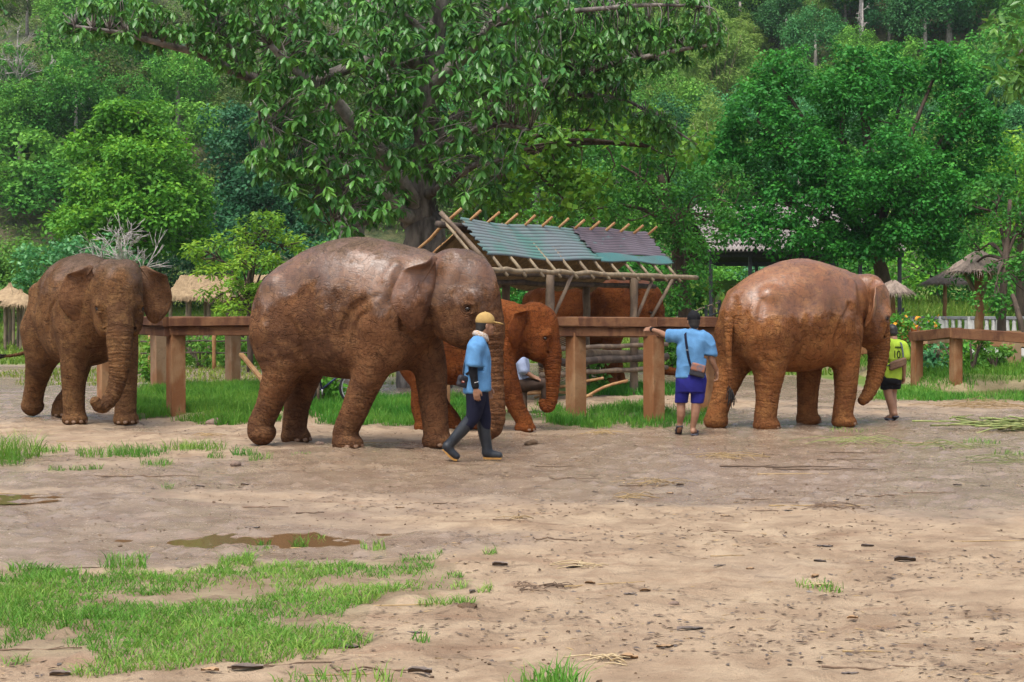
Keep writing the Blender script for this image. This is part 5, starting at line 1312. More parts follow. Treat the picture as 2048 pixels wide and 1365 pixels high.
def blob_px(px,py,Y,rx,ry,dy=None):
    c=W(px,py,Y); return (c[0],c[1],c[2],rx*Y/F,(dy if dy else rx*Y/F*.9),ry*Y/F)
def limb_mesh(name,rows,mat,parent,off,n=9,k=14,jit=.03):
    Q=spline(np.array(rows,float),k); Q[1:-1,:3]+=rng.normal(0,jit,(k-2,3))*Q[1:-1,3:]*2
    return MB().tube(Q[:,:3]-off,Q[:,3],n).build(name,mat,parent,True)
M_BARK=mat_plain('grey_bark',(.25,.22,.195),(.040,.034,.030),4,.9,.9,.04,(1,1,.35)); M_BARKP=mat_plain('pale_bark',(.36,.33,.30),(.17,.15,.13),6,.9,.7,.03,(1,1,.6)); M_BARKB=mat_plain('brown_bark',(.10,.07,.05),(.05,.036,.028),7,.9,.8,.03,(1,1,.35)); M_DEAD=mat_plain('dead_wood',(.42,.38,.36),(.30,.27,.25),8,.9,.4,.02)

def tree(name,label,base,stem,limbs,blobs,dens,cr,nl,L,Wd,mat,bark,seed,group=None,up=.55,fill=.25,lo=-.55,jit=.5,twigs=0):
    """stem rows (x,y,z,r); limbs list of rows"""
    rg_=np.random.default_rng(seed); base=np.asarray(base,float); root=empty(name,base); tag(root,label,'tree',group)
    limb_mesh('trunk',stem,bark,root,base,10,16)
    for l in limbs: limb_mesh('limb',l,bark,root,base,7,9)
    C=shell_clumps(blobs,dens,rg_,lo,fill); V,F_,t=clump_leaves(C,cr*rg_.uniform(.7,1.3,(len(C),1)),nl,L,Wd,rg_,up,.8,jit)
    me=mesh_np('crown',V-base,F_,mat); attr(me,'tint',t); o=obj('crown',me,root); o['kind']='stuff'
    if twigs:
        tb=MB(); src=np.vstack([spline(np.array(l,float),12)[:,:3] for l in [stem]+limbs])
        for p in C[rg_.choice(len(C),min(twigs,len(C)),False)]:
            q=src[np.argmin(((src-p)**2).sum(1)+rg_.random(len(src))*2)]; mid=(p+q)/2+rg_.normal(0,.15,3)-np.array([0,0,.1]); tb.tube(spline([q,mid,p],5)-base,np.linspace(.03,.008,5),4)
        o=tb.build('twigs',bark,root,True); o['kind']='stuff'
    return root
def stem_px(pts): return [(*W(a,b,Y),r) for a,b,Y,r in pts]
def auto_limbs(fork,blobs,r,rg_=None): return [[(*fork,r),(*((np.array(fork)+np.array(b[:3]))/2+np.array([0,0,.3])),r*.7),(*b[:3],r*.35)] for b in blobs]

LM_BIG=leaf_mat('big_tree_leaf',(0.0294,0.1032,0.0236),(0.0589,0.1885,0.0353),(0.1252,0.2976,0.0471),.33,.22,.55,.15)
LM_DARK=leaf_mat('dark_small_leaf',(0.0193,0.0990,0.0189),(0.0414,0.1881,0.0270),(0.0966,0.3267,0.0405),.50,.30,.30,.12)
LM_LIME=leaf_mat('heart_leaf',(0.0455,0.1507,0.0148),(0.0910,0.2696,0.0247),(0.2080,0.4124,0.0432),.42,.38,.4,.1)
LM_ROUND=leaf_mat('round_tree_leaf',(0.0289,0.1350,0.0166),(0.0814,0.2954,0.0261),(0.1969,0.4556,0.0356),.55,.3,.35,.1)
LM_BLUE=leaf_mat('blue_green_leaf',(0.0135,0.0692,0.0256),(0.0297,0.1236,0.0462),(0.0607,0.1895,0.0641),.55,.25,.35,.1)
LM_FEATH=leaf_mat('feathery_leaf',(0.0500,0.1464,0.0142),(0.1300,0.3111,0.0266),(0.2700,0.4392,0.0427),.5,.38,.4,.1)
LM_TEAL=leaf_mat('teal_shrub_leaf',(0.0270,0.1236,0.0449),(0.0607,0.2224,0.0795),(0.1350,0.3459,0.1283),.42,.25,.5,.1)
LM_HILL=leaf_mat('hill_leaf',(0.0279,0.1174,0.0208),(0.0745,0.2448,0.0327),(0.1631,0.3915,0.0535),.6,.28,.3,.35)
LM_HILLB=leaf_mat('hill_blue_leaf',(0.0208,0.1039,0.0342),(0.0505,0.1985,0.0621),(0.1040,0.3024,0.0854),.6,.28,.3,.25)
LM_BAMB=leaf_mat('bamboo_leaf',(.11,.24,.045),(.19,.35,.07),(.28,.42,.11),.6,.35,.25,.12)
LM_UND=leaf_mat('undergrowth_leaf',(0.0567,0.1229,0.0243),(0.1064,0.2106,0.0351),(0.2198,0.2896,0.0810),.7,.25,.25,.1)
LM_OLIVE=leaf_mat('olive_hill_leaf',(.045,.085,.020),(.080,.135,.032),(.155,.190,.060),.65,.28,.25,.3)
LM_GREEN=leaf_mat('bush_leaf',(0.0338,0.1401,0.0180),(0.0810,0.2635,0.0282),(0.1755,0.3953,0.0449),.5,.32,.4,.15)

# ---- the large broad-leaved tree
def big_tree():
    rg_=np.random.default_rng(21); base=np.array([W(848,0,33)[0],33.0,0.0]); root=empty('broadleaf_tree',base); tag(root,'large old broadleaf tree with drooping leaf clusters rising behind the bamboo shelter','tree')
    b0=[(850,785,33,.62),(846,680,33,.52),(845,500,33,.46),(840,440,33,.43),(836,400,33,.38),(850,350,33,.33),(853,300,33,.29),(850,240,32.8,.26),(862,160,32.6,.23),(872,80,32.4,.20),(885,-20,32.2,.16),(895,-150,32,.10)]
    limb_mesh('trunk',stem_px(b0),M_BARK,root,base,16,40,.05)
    LS=[[(838,425,33,.24),(790,350,32.2,.20),(743,281,31.6,.17),(701,239,31.2,.14),(663,193,30.8,.12),(600,150,30.4,.09),(540,90,30,.06)],
        [(835,440,33,.22),(800,425,32.4,.17),(772,392,31.8,.15),(712,352,31,.12),(645,316,30.4,.10),(578,268,30,.07),(520,250,29.6,.04)],
        [(627,402,30.2,.05),(650,360,30.3,.07),(673,316,30.4,.09),(700,280,30.6,.085),(729,246,30.8,.08),(757,197,31,.06),(770,140,31.2,.04)],
        [(850,130,32.5,.15),(740,120,32,.13),(620,165,31.5,.12),(490,152,31,.10),(430,122,30.7,.085),(387,105,30.5,.075),(316,86,30.2,.065),(246,67,30,.05),(151,53,29.8,.03)],
        [(490,152,31,.07),(470,110,30.8,.06),(440,60,30.6,.05),(425,10,30.5,.04),(420,-50,30.4,.03)],
        [(852,250,33,.20),(800,200,33.5,.16),(770,120,34,.13),(745,40,34.5,.10),(730,-60,35,.07)],
        [(862,170,32.6,.17),(930,110,32,.13),(985,50,31.5,.11),(1040,-20,31,.08)],
        [(855,300,33,.17),(905,240,33,.14),(990,200,33,.12),(1080,170,33,.10),(1180,140,33,.08),(1290,115,33,.06),(1390,95,33,.04),(1435,90,33,.02)],
        [(1080,170,33,.06),(1150,190,33.2,.05),(1250,200,33.4,.04),(1340,255,33.5,.03),(1395,290,33.6,.015)],
        [(845,330,33,.14),(880,300,32,.11),(930,265,31,.09),(1000,250,30.2,.06),(1060,260,30,.03)],
        [(840,400,33,.12),(890,370,32,.09),(950,330,31,.07),(1005,320,30.5,.03)],
        [(985,50,31.5,.07),(1080,30,31,.06),(1180,20,31,.05),(1300,10,31.2,.04),(1420,15,31.5,.02)],
        [(712,352,31,.06),(690,380,30.6,.05),(690,420,30.3,.04),(660,450,30,.02)],
        [(800,425,32.4,.07),(760,440,31.5,.05),(720,450,30.8,.04),(680,460,30.3,.02)],
        [(800,200,33.5,.09),(700,130,32.5,.07),(620,60,31.5,.06),(560,0,31,.04)],
        [(872,80,32.4,.10),(820,40,32,.08),(780,-10,31.6,.05)]]
    src=[spline(np.array(stem_px(b0)),40)[14:]]
    for l in LS:
        q=stem_px(l); limb_mesh('limb',q,M_BARKP if l[0][0] in (838,835,862,852) else M_BARK,root,base,8,18,.04); src.append(spline(np.array(q),24)[3:])
    # paler second stem to the left
    st2=stem_px([(708,782,34.5,.36),(706,600,34.5,.33),(702,470,34.5,.30),(700,400,34.6,.26),(688,330,34.6,.18),(670,250,34.6,.12),(640,170,34.4,.07)]); limb_mesh('trunk',st2,M_BARKP,root,base,12,22,.04); src.append(spline(np.array(st2),24)[12:])
    src=np.vstack(src)[:,:3]
    polys=[([(440,-40),(1120,-40),(1185,110),(1090,215),(1040,300),(1000,400),(930,440),(880,400),(840,330),(800,420),(740,475),(650,470),(600,400),(520,350),(500,290),(525,210),(450,130)],1300,(28.4,35.2),.255),
           ([(100,15),(230,-20),(480,-30),(500,190),(455,150),(390,95),(240,85),(120,65)],250,(29.3,31.5),.21),
           ([(1110,-30),(1430,-20),(1448,100),(1330,140),(1240,190),(1330,225),(1405,300),(1350,310),(1230,260),(1090,235)],480,(31,34.5),.22),
           ([(500,230),(620,230),(640,350),(560,380),(505,360)],36,(28.8,30.5),.26)]
    tmpl=np.array([(0,0,0),(.30,0,.0),(.30,.36,.07),(.30,-.36,.07),(.70,0,-.02),(.70,.50,.06),(.70,-.50,.06),(1,0,-.10)]); tf4=np.array([[1,2,5,4],[1,4,6,3]]); tf3=np.array([[0,2,1],[0,1,3],[4,5,7],[4,7,6]])
    LP=[];LA=[];LN=[];LL=[];LT=[]; tw=MB()
    for poly,cnt,(y0,y1),L in polys:
        poly=np.array(poly); lo=poly.min(0); hi=poly.max(0); k=0
        while k<cnt:
            q=rg_.uniform(lo,hi)
            if not in_poly(q[None],poly)[0]: continue
            Y=rg_.uniform(y0,y1); p=W(q[0],q[1],Y); dd=((src-p)**2).sum(1); j=np.argmin(dd)
            mx=1.7 if L>.25 else .75
            if dd[j]>mx**2: p=src[j]+(p-src[j])*mx*rg_.uniform(.5,1)/math.sqrt(dd[j])
            k+=1; s=src[j]; mid=(s+p)/2+np.array([0,0,.12])+rg_.normal(0,.08,3); tw.tube(spline([s,mid,p],5)-base,np.linspace(.013,.005,5),4)
            n=rg_.integers(8,14); tint=rg_.normal(.5,.16)
            az=rg_.uniform(0,2*np.pi)+np.arange(n)*2*np.pi/n+rg_.normal(0,.25,n); el=rg_.uniform(-1.30,-.20,n)
            A=np.stack([np.cos(az)*np.cos(el),np.sin(az)*np.cos(el),np.sin(el)],1); Nn=unit(np.array([0,0,1.0])-A*A[:,2:]+rg_.normal(0,.15,A.shape))
            LP.append(p+rg_.normal(0,.035,(n,3))); LA.append(A); LN.append(Nn); LL.append(L*rg_.uniform(.7,1.2,n)); LT.append(np.clip(tint+rg_.normal(0,.12,n),0,1))
    LP,LA,LN,LL,LT=[np.concatenate(q) for q in (LP,LA,LN,LL,LT)]
    Sd=unit(np.cross(LN,LA)); Nn=unit(np.cross(LA,Sd)); wd=.37
    order=np.argsort(-(LL/LP[:,1])*(1-.0*LT)); infr=np.abs(W(0,0,1)[0]*0+(LP[:,0]*F/LP[:,1]))<1010
    infr&=(CH-LP[:,2])*F/LP[:,1]+HOR>8
    pick=[i for i in order if infr[i]][:300]; rest=np.setdiff1d(np.arange(len(LP)),pick)
    V=(LP[rest][:,None]+LL[rest][:,None,None]*(tmpl[None,:,:1]*LA[rest][:,None]+tmpl[None,:,1:2]*wd*Sd[rest][:,None]+tmpl[None,:,2:]*Nn[rest][:,None])).reshape(-1,3)
    i8=np.arange(len(rest))[:,None,None]*8
    me=mesh_np('crown',V-base,[(tf4[None]+i8).reshape(-1,4),(tf3[None]+i8).reshape(-1,3)],LM_BIG); attr(me,'tint',np.repeat(LT[rest],8)); cr=obj('crown',me,root); cr['kind']='stuff'
    o=tw.build('twigs',M_BARK,root,True); o['kind']='stuff'
    lm=[]
    for t in (.3,.5,.7):
        me=mesh_np('leaf',tmpl*np.array([1,wd,1]),[tf4,tf3],LM_BIG); attr(me,'tint',np.full(8,t)); lm.append(me)
    for i in pick:
        o=bpy.data.objects.new('leaf',lm[int(np.clip((LT[i]-.2)/.2,0,2))]); COL.objects.link(o); o.parent=root
        M=np.eye(4); M[:3,0]=LA[i]*LL[i]; M[:3,1]=Sd[i]*LL[i]; M[:3,2]=Nn[i]*LL[i]; M[:3,3]=LP[i]-base; o.matrix_local=Matrix(M.tolist())
big_tree()

# ---- heart-leaved tree close behind it
bl=[blob_px(*q) for q in ((1080,300,38,110,85),(1190,260,38,110,70),(1000,380,38,90,80),(1130,400,38.5,90,60),(1290,290,38,80,50),(1360,300,38,50,40),(930,300,39,70,80),(1030,240,39,120,60))]
st=stem_px([(930,770,39,.24),(938,560,39,.22),(952,420,39,.19),(965,380,39,.17),(990,300,38.6,.13),(1010,240,38.4,.09)])
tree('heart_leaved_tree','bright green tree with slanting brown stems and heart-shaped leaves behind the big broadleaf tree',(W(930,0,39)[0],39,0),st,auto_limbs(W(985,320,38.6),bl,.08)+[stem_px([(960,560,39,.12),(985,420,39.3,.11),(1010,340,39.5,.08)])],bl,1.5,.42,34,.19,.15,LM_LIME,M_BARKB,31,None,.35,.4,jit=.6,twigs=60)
# ---- dense dark trees right of the shelter
bl=[blob_px(*q) for q in ((1240,330,41,80,70),(1330,340,41,90,90),(1300,430,40.5,100,60),(1390,430,40.5,70,90),(1375,530,40,55,75),(1345,600,40,45,60),(1440,400,42,60,70),(1180,420,42,80,60))]
tree('dark_leafy_tree','dense dark green tree hanging down beside the right end of the shelter roof',(W(1370,0,41)[0],41,0),stem_px([(1370,790,41,.2),(1368,600,41,.18),(1350,450,41,.14),(1320,350,41,.09)]),auto_limbs(W(1350,450,41),bl,.07),bl,2.0,.40,60,.13,.075,LM_DARK,M_BARKB,32,None,.5,.35,lo=-.9,twigs=40)
bl=[blob_px(*q) for q in ((1240,430,46,110,50),(1130,450,46,110,50),(1030,440,46,80,45),(1200,380,48,120,60),(1330,470,45,70,50))]
tree('leafy_bush_tree','mid green spreading tree showing above the corrugated shelter roof',(W(1190,0,46)[0],46,0),stem_px([(1190,760,46,.2),(1190,560,46,.16),(1190,430,46,.1)]),auto_limbs(W(1190,520,46),bl,.06),bl,1.7,.42,46,.16,.09,LM_GREEN,M_BARKB,33,None,.6,.3)
# ---- large round tree on the right
bl=[blob_px(*q) for q in ((1540,250,50,95,105),(1650,215,50,100,95),(1760,220,51,100,100),(1870,240,50,85,105),(1920,330,50,80,80),(1500,350,50,85,90),(1610,340,49,110,90),(1740,340,48.6,110,90),(1850,380,49,105,85),(1560,440,49.5,105,60),(1680,440,48.6,110,70),(1790,460,49,100,60),(1900,440,50,70,60),(1470,430,50,50,60),(1570,150,50,45,50),(1690,145,50,55,50),(1790,150,51,50,50),(1895,140,50,38,45),(1950,290,50,55,75),(1955,390,50,60,60),(1440,350,50,50,70),(1590,478,49,90,40),(1690,492,48.5,80,36),(1800,492,48.8,80,38),(1880,500,49.5,50,30),(1530,470,49.5,60,36))]
bl=lumpy(bl,8,.56,5); fk=W(1745,505,50)
bl0=bl[::8]
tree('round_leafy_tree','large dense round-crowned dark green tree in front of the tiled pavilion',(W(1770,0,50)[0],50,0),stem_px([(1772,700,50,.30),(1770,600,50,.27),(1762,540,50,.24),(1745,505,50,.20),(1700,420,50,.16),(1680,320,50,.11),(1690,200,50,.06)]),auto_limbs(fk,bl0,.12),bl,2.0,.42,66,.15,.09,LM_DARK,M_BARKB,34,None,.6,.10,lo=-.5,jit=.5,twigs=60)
# ---- trees on the far right
bl=[blob_px(*q) for q in ((1990,420,41,70,60),(2050,470,40,60,60),(1960,500,41,45,35),(2020,560,40,55,45),(2070,380,41,60,70),(1930,550,42,30,25),(1985,610,39.5,30,18))]
tree('slender_tree','dark slender tree with bare twisted lower stems beside the braced thatched parasol',(W(2010,0,40)[0],40,0),stem_px([(2002,700,40,.14),(2004,640,40,.12),(2008,560,40,.10),(2015,480,40.3,.08),(2020,400,40.5,.05)]),auto_limbs(W(2012,520,40.2),bl,.05)+[stem_px([(2050,690,39,.09),(2040,640,39,.08),(2025,590,39.4,.06)])],bl,2.0,.33,46,.13,.075,LM_DARK,M_BARKB,35,None,.5,.3,twigs=40)
bl=[blob_px(*q) for q in ((2030,330,55,60,70),(2000,420,56,60,60),(2060,450,55,60,70))]
tree('yellow_green_tree','yellowish green tree rising behind the slender dark tree',(W(2040,0,56)[0],56,gz1(W(2040,0,56)[0],56)),stem_px([(2040,640,56,.18),(2040,500,56,.14),(2035,400,56,.08)]),auto_limbs(W(2040,480,56),bl,.06),bl,1.5,.5,42,.20,.13,LM_FEATH,M_BARKB,36)
bl=[blob_px(*q) for q in ((1840,500,72,80,60),(1930,490,76,90,70),(1800,560,70,60,40),(1900,560,72,90,40),(2000,540,74,80,60),(1750,520,76,60,60))]
tree('bushy_tree','bright green bushy tree at the far side of the meadow behind the balustrade',(W(1880,0,73)[0],73,gz1(W(1880,0,73)[0],73)),stem_px([(1880,640,73,.2),(1878,580,73,.16),(1875,500,73,.1)]),auto_limbs(W(1880,560,73),bl,.07),bl,1.0,.7,44,.24,.15,LM_ROUND,M_BARKB,37)
# branches reaching in from trees outside the frame
def overhang(label,base,stem,lim,blobs,seed,L=.26,nl=14):
    rg_=np.random.default_rng(seed); root=empty('overhanging_tree',base); tag(root,label,'tree','trees whose branches reach into the yard view'); base=np.array(base,float)
    limb_mesh('trunk',stem,M_BARK,root,base,10,14)
    for l in lim: limb_mesh('limb',l,M_BARK,root,base,7,9)
    C=shell_clumps(blobs,3.0,rg_,-.9,.5); n=nl; V,F_,t=clump_leaves(C,np.full((len(C),1),.30),n,L,L*.38,rg_,.2,1.2,.4); me=mesh_np('crown',V-base,F_,LM_BIG); attr(me,'tint',np.clip(t+.15,0,1)); o=obj('crown',me,root); o['kind']='stuff'
bx=W(2230,0,30)
overhang('drooping leafy branch of a tree reaching in above the slender dark tree',(bx[0],30,0),[(bx[0],30,-.1,.3),(bx[0],30,3,.25),(bx[0]-.3,30,7,.18),(bx[0]-.5,30,10,.1)],[[(bx[0]-.3,30,6.5,.1),(*W(2110,60,30),.06),(*W(2035,110,30),.025)]],[blob_px(*q) for q in ((2030,60,30,40,28),(2035,130,30,32,45),(2012,165,30,18,22),(2050,180,30,20,18),(2075,90,30,40,60))],41)
bx=W(-180,0,30)
overhang('leafy twig of a tree reaching in over the pale bare hillside tree',(bx[0],30,0),[(bx[0],30,-.1,.3),(bx[0],30,3,.25),(bx[0]+.2,30,7,.18),(bx[0]+.3,30,10,.1)],[[(bx[0]+.2,30,6.8,.1),(*W(-70,10,30),.05),(*W(5,20,30),.02)]],[blob_px(*q) for q in ((-10,20,30,32,35),(-50,0,30,50,50))],42)

# ---- left side
bl=[blob_px(*q) for q in ((262,268,70,62,45),(225,320,70,75,50),(315,325,70,80,55),(268,345,68.5,90,60),(180,400,70,60,60),(350,400,70,70,60),(262,410,68,110,70),(160,450,70,45,45),(375,440,70,50,50),(300,470,68.5,90,45),(215,470,69,80,45),(275,250,70,35,25))]
bl=lumpy(bl+[blob_px(276,245,70,60,32)],8,.58,6); bl0=bl[::8]; g0=gz1(W(265,0,70)[0],70)
tree('round_green_tree','rounded bright green tree standing alone behind the left elephant',(W(265,0,70)[0],70,g0),stem_px([(265,625,70,.4),(265,520,70,.35),(265,420,70,.25),(265,330,70,.12)]),auto_limbs(W(265,500,70),bl0,.14),bl,1.4,.55,56,.24,.15,LM_ROUND,M_BARKB,51,None,.65,.10,lo=-.5)
bl=[blob_px(*q) for q in ((490,270,84,75,55),(560,300,85,80,80),(620,400,86,80,90),(470,350,84,60,60),(540,400,83,90,80),(450,440,83,55,50),(600,480,83,80,50),(500,470,82.5,70,40))]
bl=lumpy(bl,7,.58,7); bl0=bl[::7]
tree('blue_green_tree','big dark bluish green tree between the round tree and the broadleaf tree',(W(540,0,84)[0],84,gz1(W(540,0,84)[0],84)),stem_px([(540,600,84,.45),(540,500,84,.4),(540,380,84,.25),(530,300,84,.1)]),auto_limbs(W(540,500,84),bl0,.16),bl,1.0,.65,54,.27,.16,LM_BLUE,M_BARKB,52,None,.6,.10,lo=-.5)
bl=[blob_px(*q) for q in ((525,458,42,50,28),(560,492,42,42,24),(470,488,42,50,28),(420,505,42,40,20),(500,530,41.5,60,28),(440,545,42,45,24),(560,545,42,40,24),(475,585,41.5,60,26),(540,595,41.5,50,24),(425,600,42,30,18),(500,620,41.5,70,18))]
tree('feathery_tree','small pale yellow-green feathery tree in front of the thatched huts',(W(500,0,42)[0],42,0),stem_px([(500,745,42,.09),(500,660,42,.08),(498,580,42,.065),(505,500,42,.04)]),auto_limbs(W(499,610,42),bl,.035),bl,3.2,.30,40,.17,.07,LM_FEATH,M_BARKB,53,None,.8,.3,lo=-.3,jit=.35,twigs=60)
bl=[blob_px(*q) for q in ((80,530,60,60,30),(150,510,60,60,28),(210,515,60,50,30),(250,545,60,50,35),(110,560,60,70,30),(190,560,60,70,40))]
tree('teal_shrub','spreading blue-green shrub right behind the left elephant back',(W(150,0,60)[0],60,gz1(W(150,0,60)[0],60)),stem_px([(150,620,60,.12),(150,580,60,.1),(150,540,60,.05)]),auto_limbs(W(150,590,60),bl,.05),bl,1.6,.45,44,.22,.12,LM_TEAL,M_BARKB,54)
def bare_tree(name,label,px,py0,py1,Y,r,seed,mat=M_DEAD,spread=.35,n=16,zg=None,group=None):
    rg_=np.random.default_rng(seed); b=W(px,py0,Y)
    if zg is not None: b[2]=zg
    top=W(px+rg_.uniform(-8,8),py1,Y); root=empty(name,b); tag(root,label,'tree',group); H_=top[2]-b[2]
    st=spline([(*b,r),(*(b+(top-b)*.5+rg_.normal(0,.1,3)),r*.7),(*top,r*.15)],14); MB().tube(st[:,:3]-b,st[:,3],8).build('trunk',mat,root,True)
    for i in range(n):
        k=rg_.integers(5,13); p=st[k,:3]; a=rg_.uniform(0,2*np.pi); L=H_*spread*(1.1-k/14)*rg_.uniform(.7,1.3)+.3; d=np.array([math.cos(a)*.8,math.sin(a)*.8,rg_.uniform(.5,1.2)]); d/=np.linalg.norm(d); e=p+d*L; mb=MB(); C=spline([p,p+d*L*.5+rg_.normal(0,L*.06,3),e],6); mb.tube(C-b,np.linspace(st[k,3]*.6,.012,6),5)
        for j in range(5):
            q=C[rg_.integers(2,6)]; e2=q+unit(d+rg_.normal(0,.6,3))*L*rg_.uniform(.25,.5); mb.tube(spline([q,(q+e2)/2+rg_.normal(0,.05,3),e2],4)-b,np.linspace(st[k,3]*.25+.012,.008,4),4)
            for jj in range(3): e3=e2+unit(e2-q+rg_.normal(0,.5,3))*L*.16; mb.tube([q+(e2-q)*.6-b,e3-b],[.012,.006],3)
        mb.build('branch',mat,root,True)
    return root
bare_tree('bare_shrub','grey leafless shrub sticking up behind the left elephant head',245,600,478,57,.05,61,spread=.6,n=18,zg=gz1(W(245,0,57)[0],57))
# ---- hillside trees
HG='trees on the forested hillside'
def hill_py(px,py):
    """where the pixel's ray meets the hillside"""
    Ys=np.arange(94,320,1.0); P=np.array([W(px,py,Y) for Y in Ys]); d=P[:,2]-hz(P[:,:2]); k=np.argmax(d<0) if (d<0).any() else len(Ys)-1
    return Ys[k],P[k]
def kind_mesh(seed,shape,mat,L,Wd,nl,dens,cr,up=.55):
    rg_=np.random.default_rng(seed); C=shell_clumps(shape,dens,rg_,-.7,.25); V,F_,t=clump_leaves(C,cr*rg_.uniform(.7,1.3,(len(C),1)),nl,L,Wd,rg_,up); me=mesh_np('crown',V,F_,mat); attr(me,'tint',t); return me
sh_round=[(0,0,4.6,2.6,2.6,2.2),(1.4,.6,3.6,1.8,1.8,1.5),(-1.5,-.4,3.8,1.8,1.8,1.6),(.2,-1.3,3.4,1.8,1.7,1.5)]
sh_tall=[(0,0,7.4,1.9,1.9,1.6),(.8,.3,6.0,1.7,1.7,1.4),(-.9,0,5.6,1.6,1.6,1.3),(0,-.6,4.6,1.5,1.5,1.2)]
sh_low=[(0,0,1.5,2.4,2.4,1.5),(1.8,.5,1.1,1.5,1.5,1.1),(-1.7,.2,1.2,1.6,1.6,1.2)]
sh_plume=[(0,0,3.4,1.2,1.2,3.2),(1.1,0,3.0,.9,.9,2.6),(-1.1,.2,3.2,.9,.9,2.8),(.2,-.9,2.6,1.1,1.0,2.3),(1.9,.3,2.2,.8,.8,1.9),(-1.9,0,2.3,.8,.8,2.0)]
KINDS={'round':(kind_mesh(71,sh_round,LM_HILL,.25,.16,95,.50,.85),'mid green round-crowned tree among the forest on the hillside'),
 'blue':(kind_mesh(72,sh_round,LM_HILLB,.24,.15,95,.50,.85),'bluish green domed tree in the dense wood high on the hillside'),
 'tall':(kind_mesh(73,sh_tall,LM_HILL,.24,.15,90,.6,.75),'tall thin-stemmed tree with a high green crown on the hillside'),
 'low':(kind_mesh(74,sh_low,LM_HILL,.24,.15,90,.62,.7),'low green bush growing between the trees on the hillside'),
 'olive':(kind_mesh(76,sh_round,LM_OLIVE,.26,.16,80,.45,.9),'olive green tree standing on the open slope above the round green tree'),
 'scrub':(kind_mesh(77,sh_low,LM_OLIVE,.26,.15,70,.5,.75),'dull olive scrub bush on the open slope above the left elephant'),
 'bamboo':(kind_mesh(75,sh_plume,LM_BAMB,.34,.07,90,.85,.6,.2),'pale green feathery bamboo clump on the hillside')}
stem_me={'round':MB().tube([(0,0,-.6),(.05,0,1.5),(0,0,4.2)],[.24,.19,.09],7).mesh('trunk',M_BARKP,True),'tall':MB().tube([(0,0,-.6),(.08,0,3),(0,0,6.8)],[.20,.16,.08],7).mesh('trunk',M_DEAD,True),'low':MB().tube([(0,0,-.4),(0,0,1.2)],[.1,.05],6).mesh('trunk',M_BARKB,True)}
stem_me['blue']=stem_me['olive']=stem_me['round']; stem_me['scrub']=stem_me['low']
mb=MB()
for i in range(9): a=i*.7; mb.tube(spline([(.3*math.cos(a),.3*math.sin(a),-.4),(.6*math.cos(a),.6*math.sin(a),2.5),(1.5*math.cos(a),1.5*math.sin(a),5)],6),np.linspace(.05,.015,6),5)
stem_me['bamboo']=mb.mesh('culms',M_BAMBOOG,True)
def hill_tree(kind,p,s,rz):
    me,lab=KINDS[kind]; r=empty({'round':'forest_tree','blue':'forest_tree','olive':'olive_tree','scrub':'scrub_bush','tall':'tall_tree','low':'forest_bush','bamboo':'bamboo_clump'}[kind],p,rz); tag(r,lab,{'low':'bush','scrub':'bush','bamboo':'bamboo'}.get(kind,'tree'),HG+': '+kind)
    r.scale=(s,s,s*R.uniform(.85,1.15)); obj('crown',me,r); obj('trunk' if kind!='bamboo' else 'culms',stem_me[kind],r); return r
rgh=np.random.default_rng(99); placed=[]
def try_place(kind,p,s,gap):
    for q,g in placed:
        if (q[0]-p[0])**2+(q[1]-p[1])**2<((gap+g)*.5)**2: return False
    placed.append((p,gap)); hill_tree(kind,p,s,rgh.uniform(0,6.28)); return True
# recognisable ones first (pixel of their foot)
for px,py,k,s in ((205,235,'round',1.5),(160,260,'round',1.0),(290,250,'low',1.6),(1400,235,'bamboo',1.5),(1350,225,'bamboo',1.3),(1440,245,'bamboo',1.4),(1390,190,'bamboo',1.3),(1320,180,'bamboo',1.1),(1725,118,'tall',1.5),(1290,170,'low',1.8),(1480,120,'round',1.3),(1560,80,'blue',1.4),(1900,130,'blue',1.5),(2000,300,'round',1.3),(1990,220,'bamboo',1.3),(2040,250,'low',1.8),(420,215,'low',1.5),(360,225,'bamboo',.9),(100,330,'low',1.6),(40,420,'low',2.0),(60,350,'round',1.0),(110,440,'low',1.5),(30,300,'tall',.8)):
    Y,P=hill_py(px,py); P[2]=hz(P[None,:2])[0]; try_place(k,P,s,1.5)
n=0; tries=0
while n<285 and tries<5000:
    tries+=1; px=rgh.uniform(-60,2110); py=-110+590*rgh.random(); left=px<860
    if left and rgh.random()<.55: continue
    Y,p=hill_py(px,py)
    if Y>318: continue
    u=rgh.random(); opn=(1180<px<1500 and 90<py<330) or (330<px<520 and 60<py<260)
    if opn and rgh.random()<.6: continue
    if left: kind='olive' if u<.30 else 'round' if u<.42 else 'tall' if u<.50 else 'scrub' if u<.90 else 'low'
    else: kind='blue' if u<.40 else 'round' if u<.70 else 'tall' if u<.75 else 'low' if u<.90 else 'bamboo'
    if opn: kind='bamboo' if px>900 else 'scrub'
    s=rgh.uniform(.75,1.2)*(1.2 if kind in ('low','scrub') else 1.0); p[2]=hz(p[None,:2])[0]; gap={'round':3.9,'blue':3.3,'olive':4.4,'scrub':3.6,'tall':2.8,'low':3.0,'bamboo':3.0}[kind]*s*(1.05 if left else .8)
    if try_place(kind,p,s,gap): n+=1
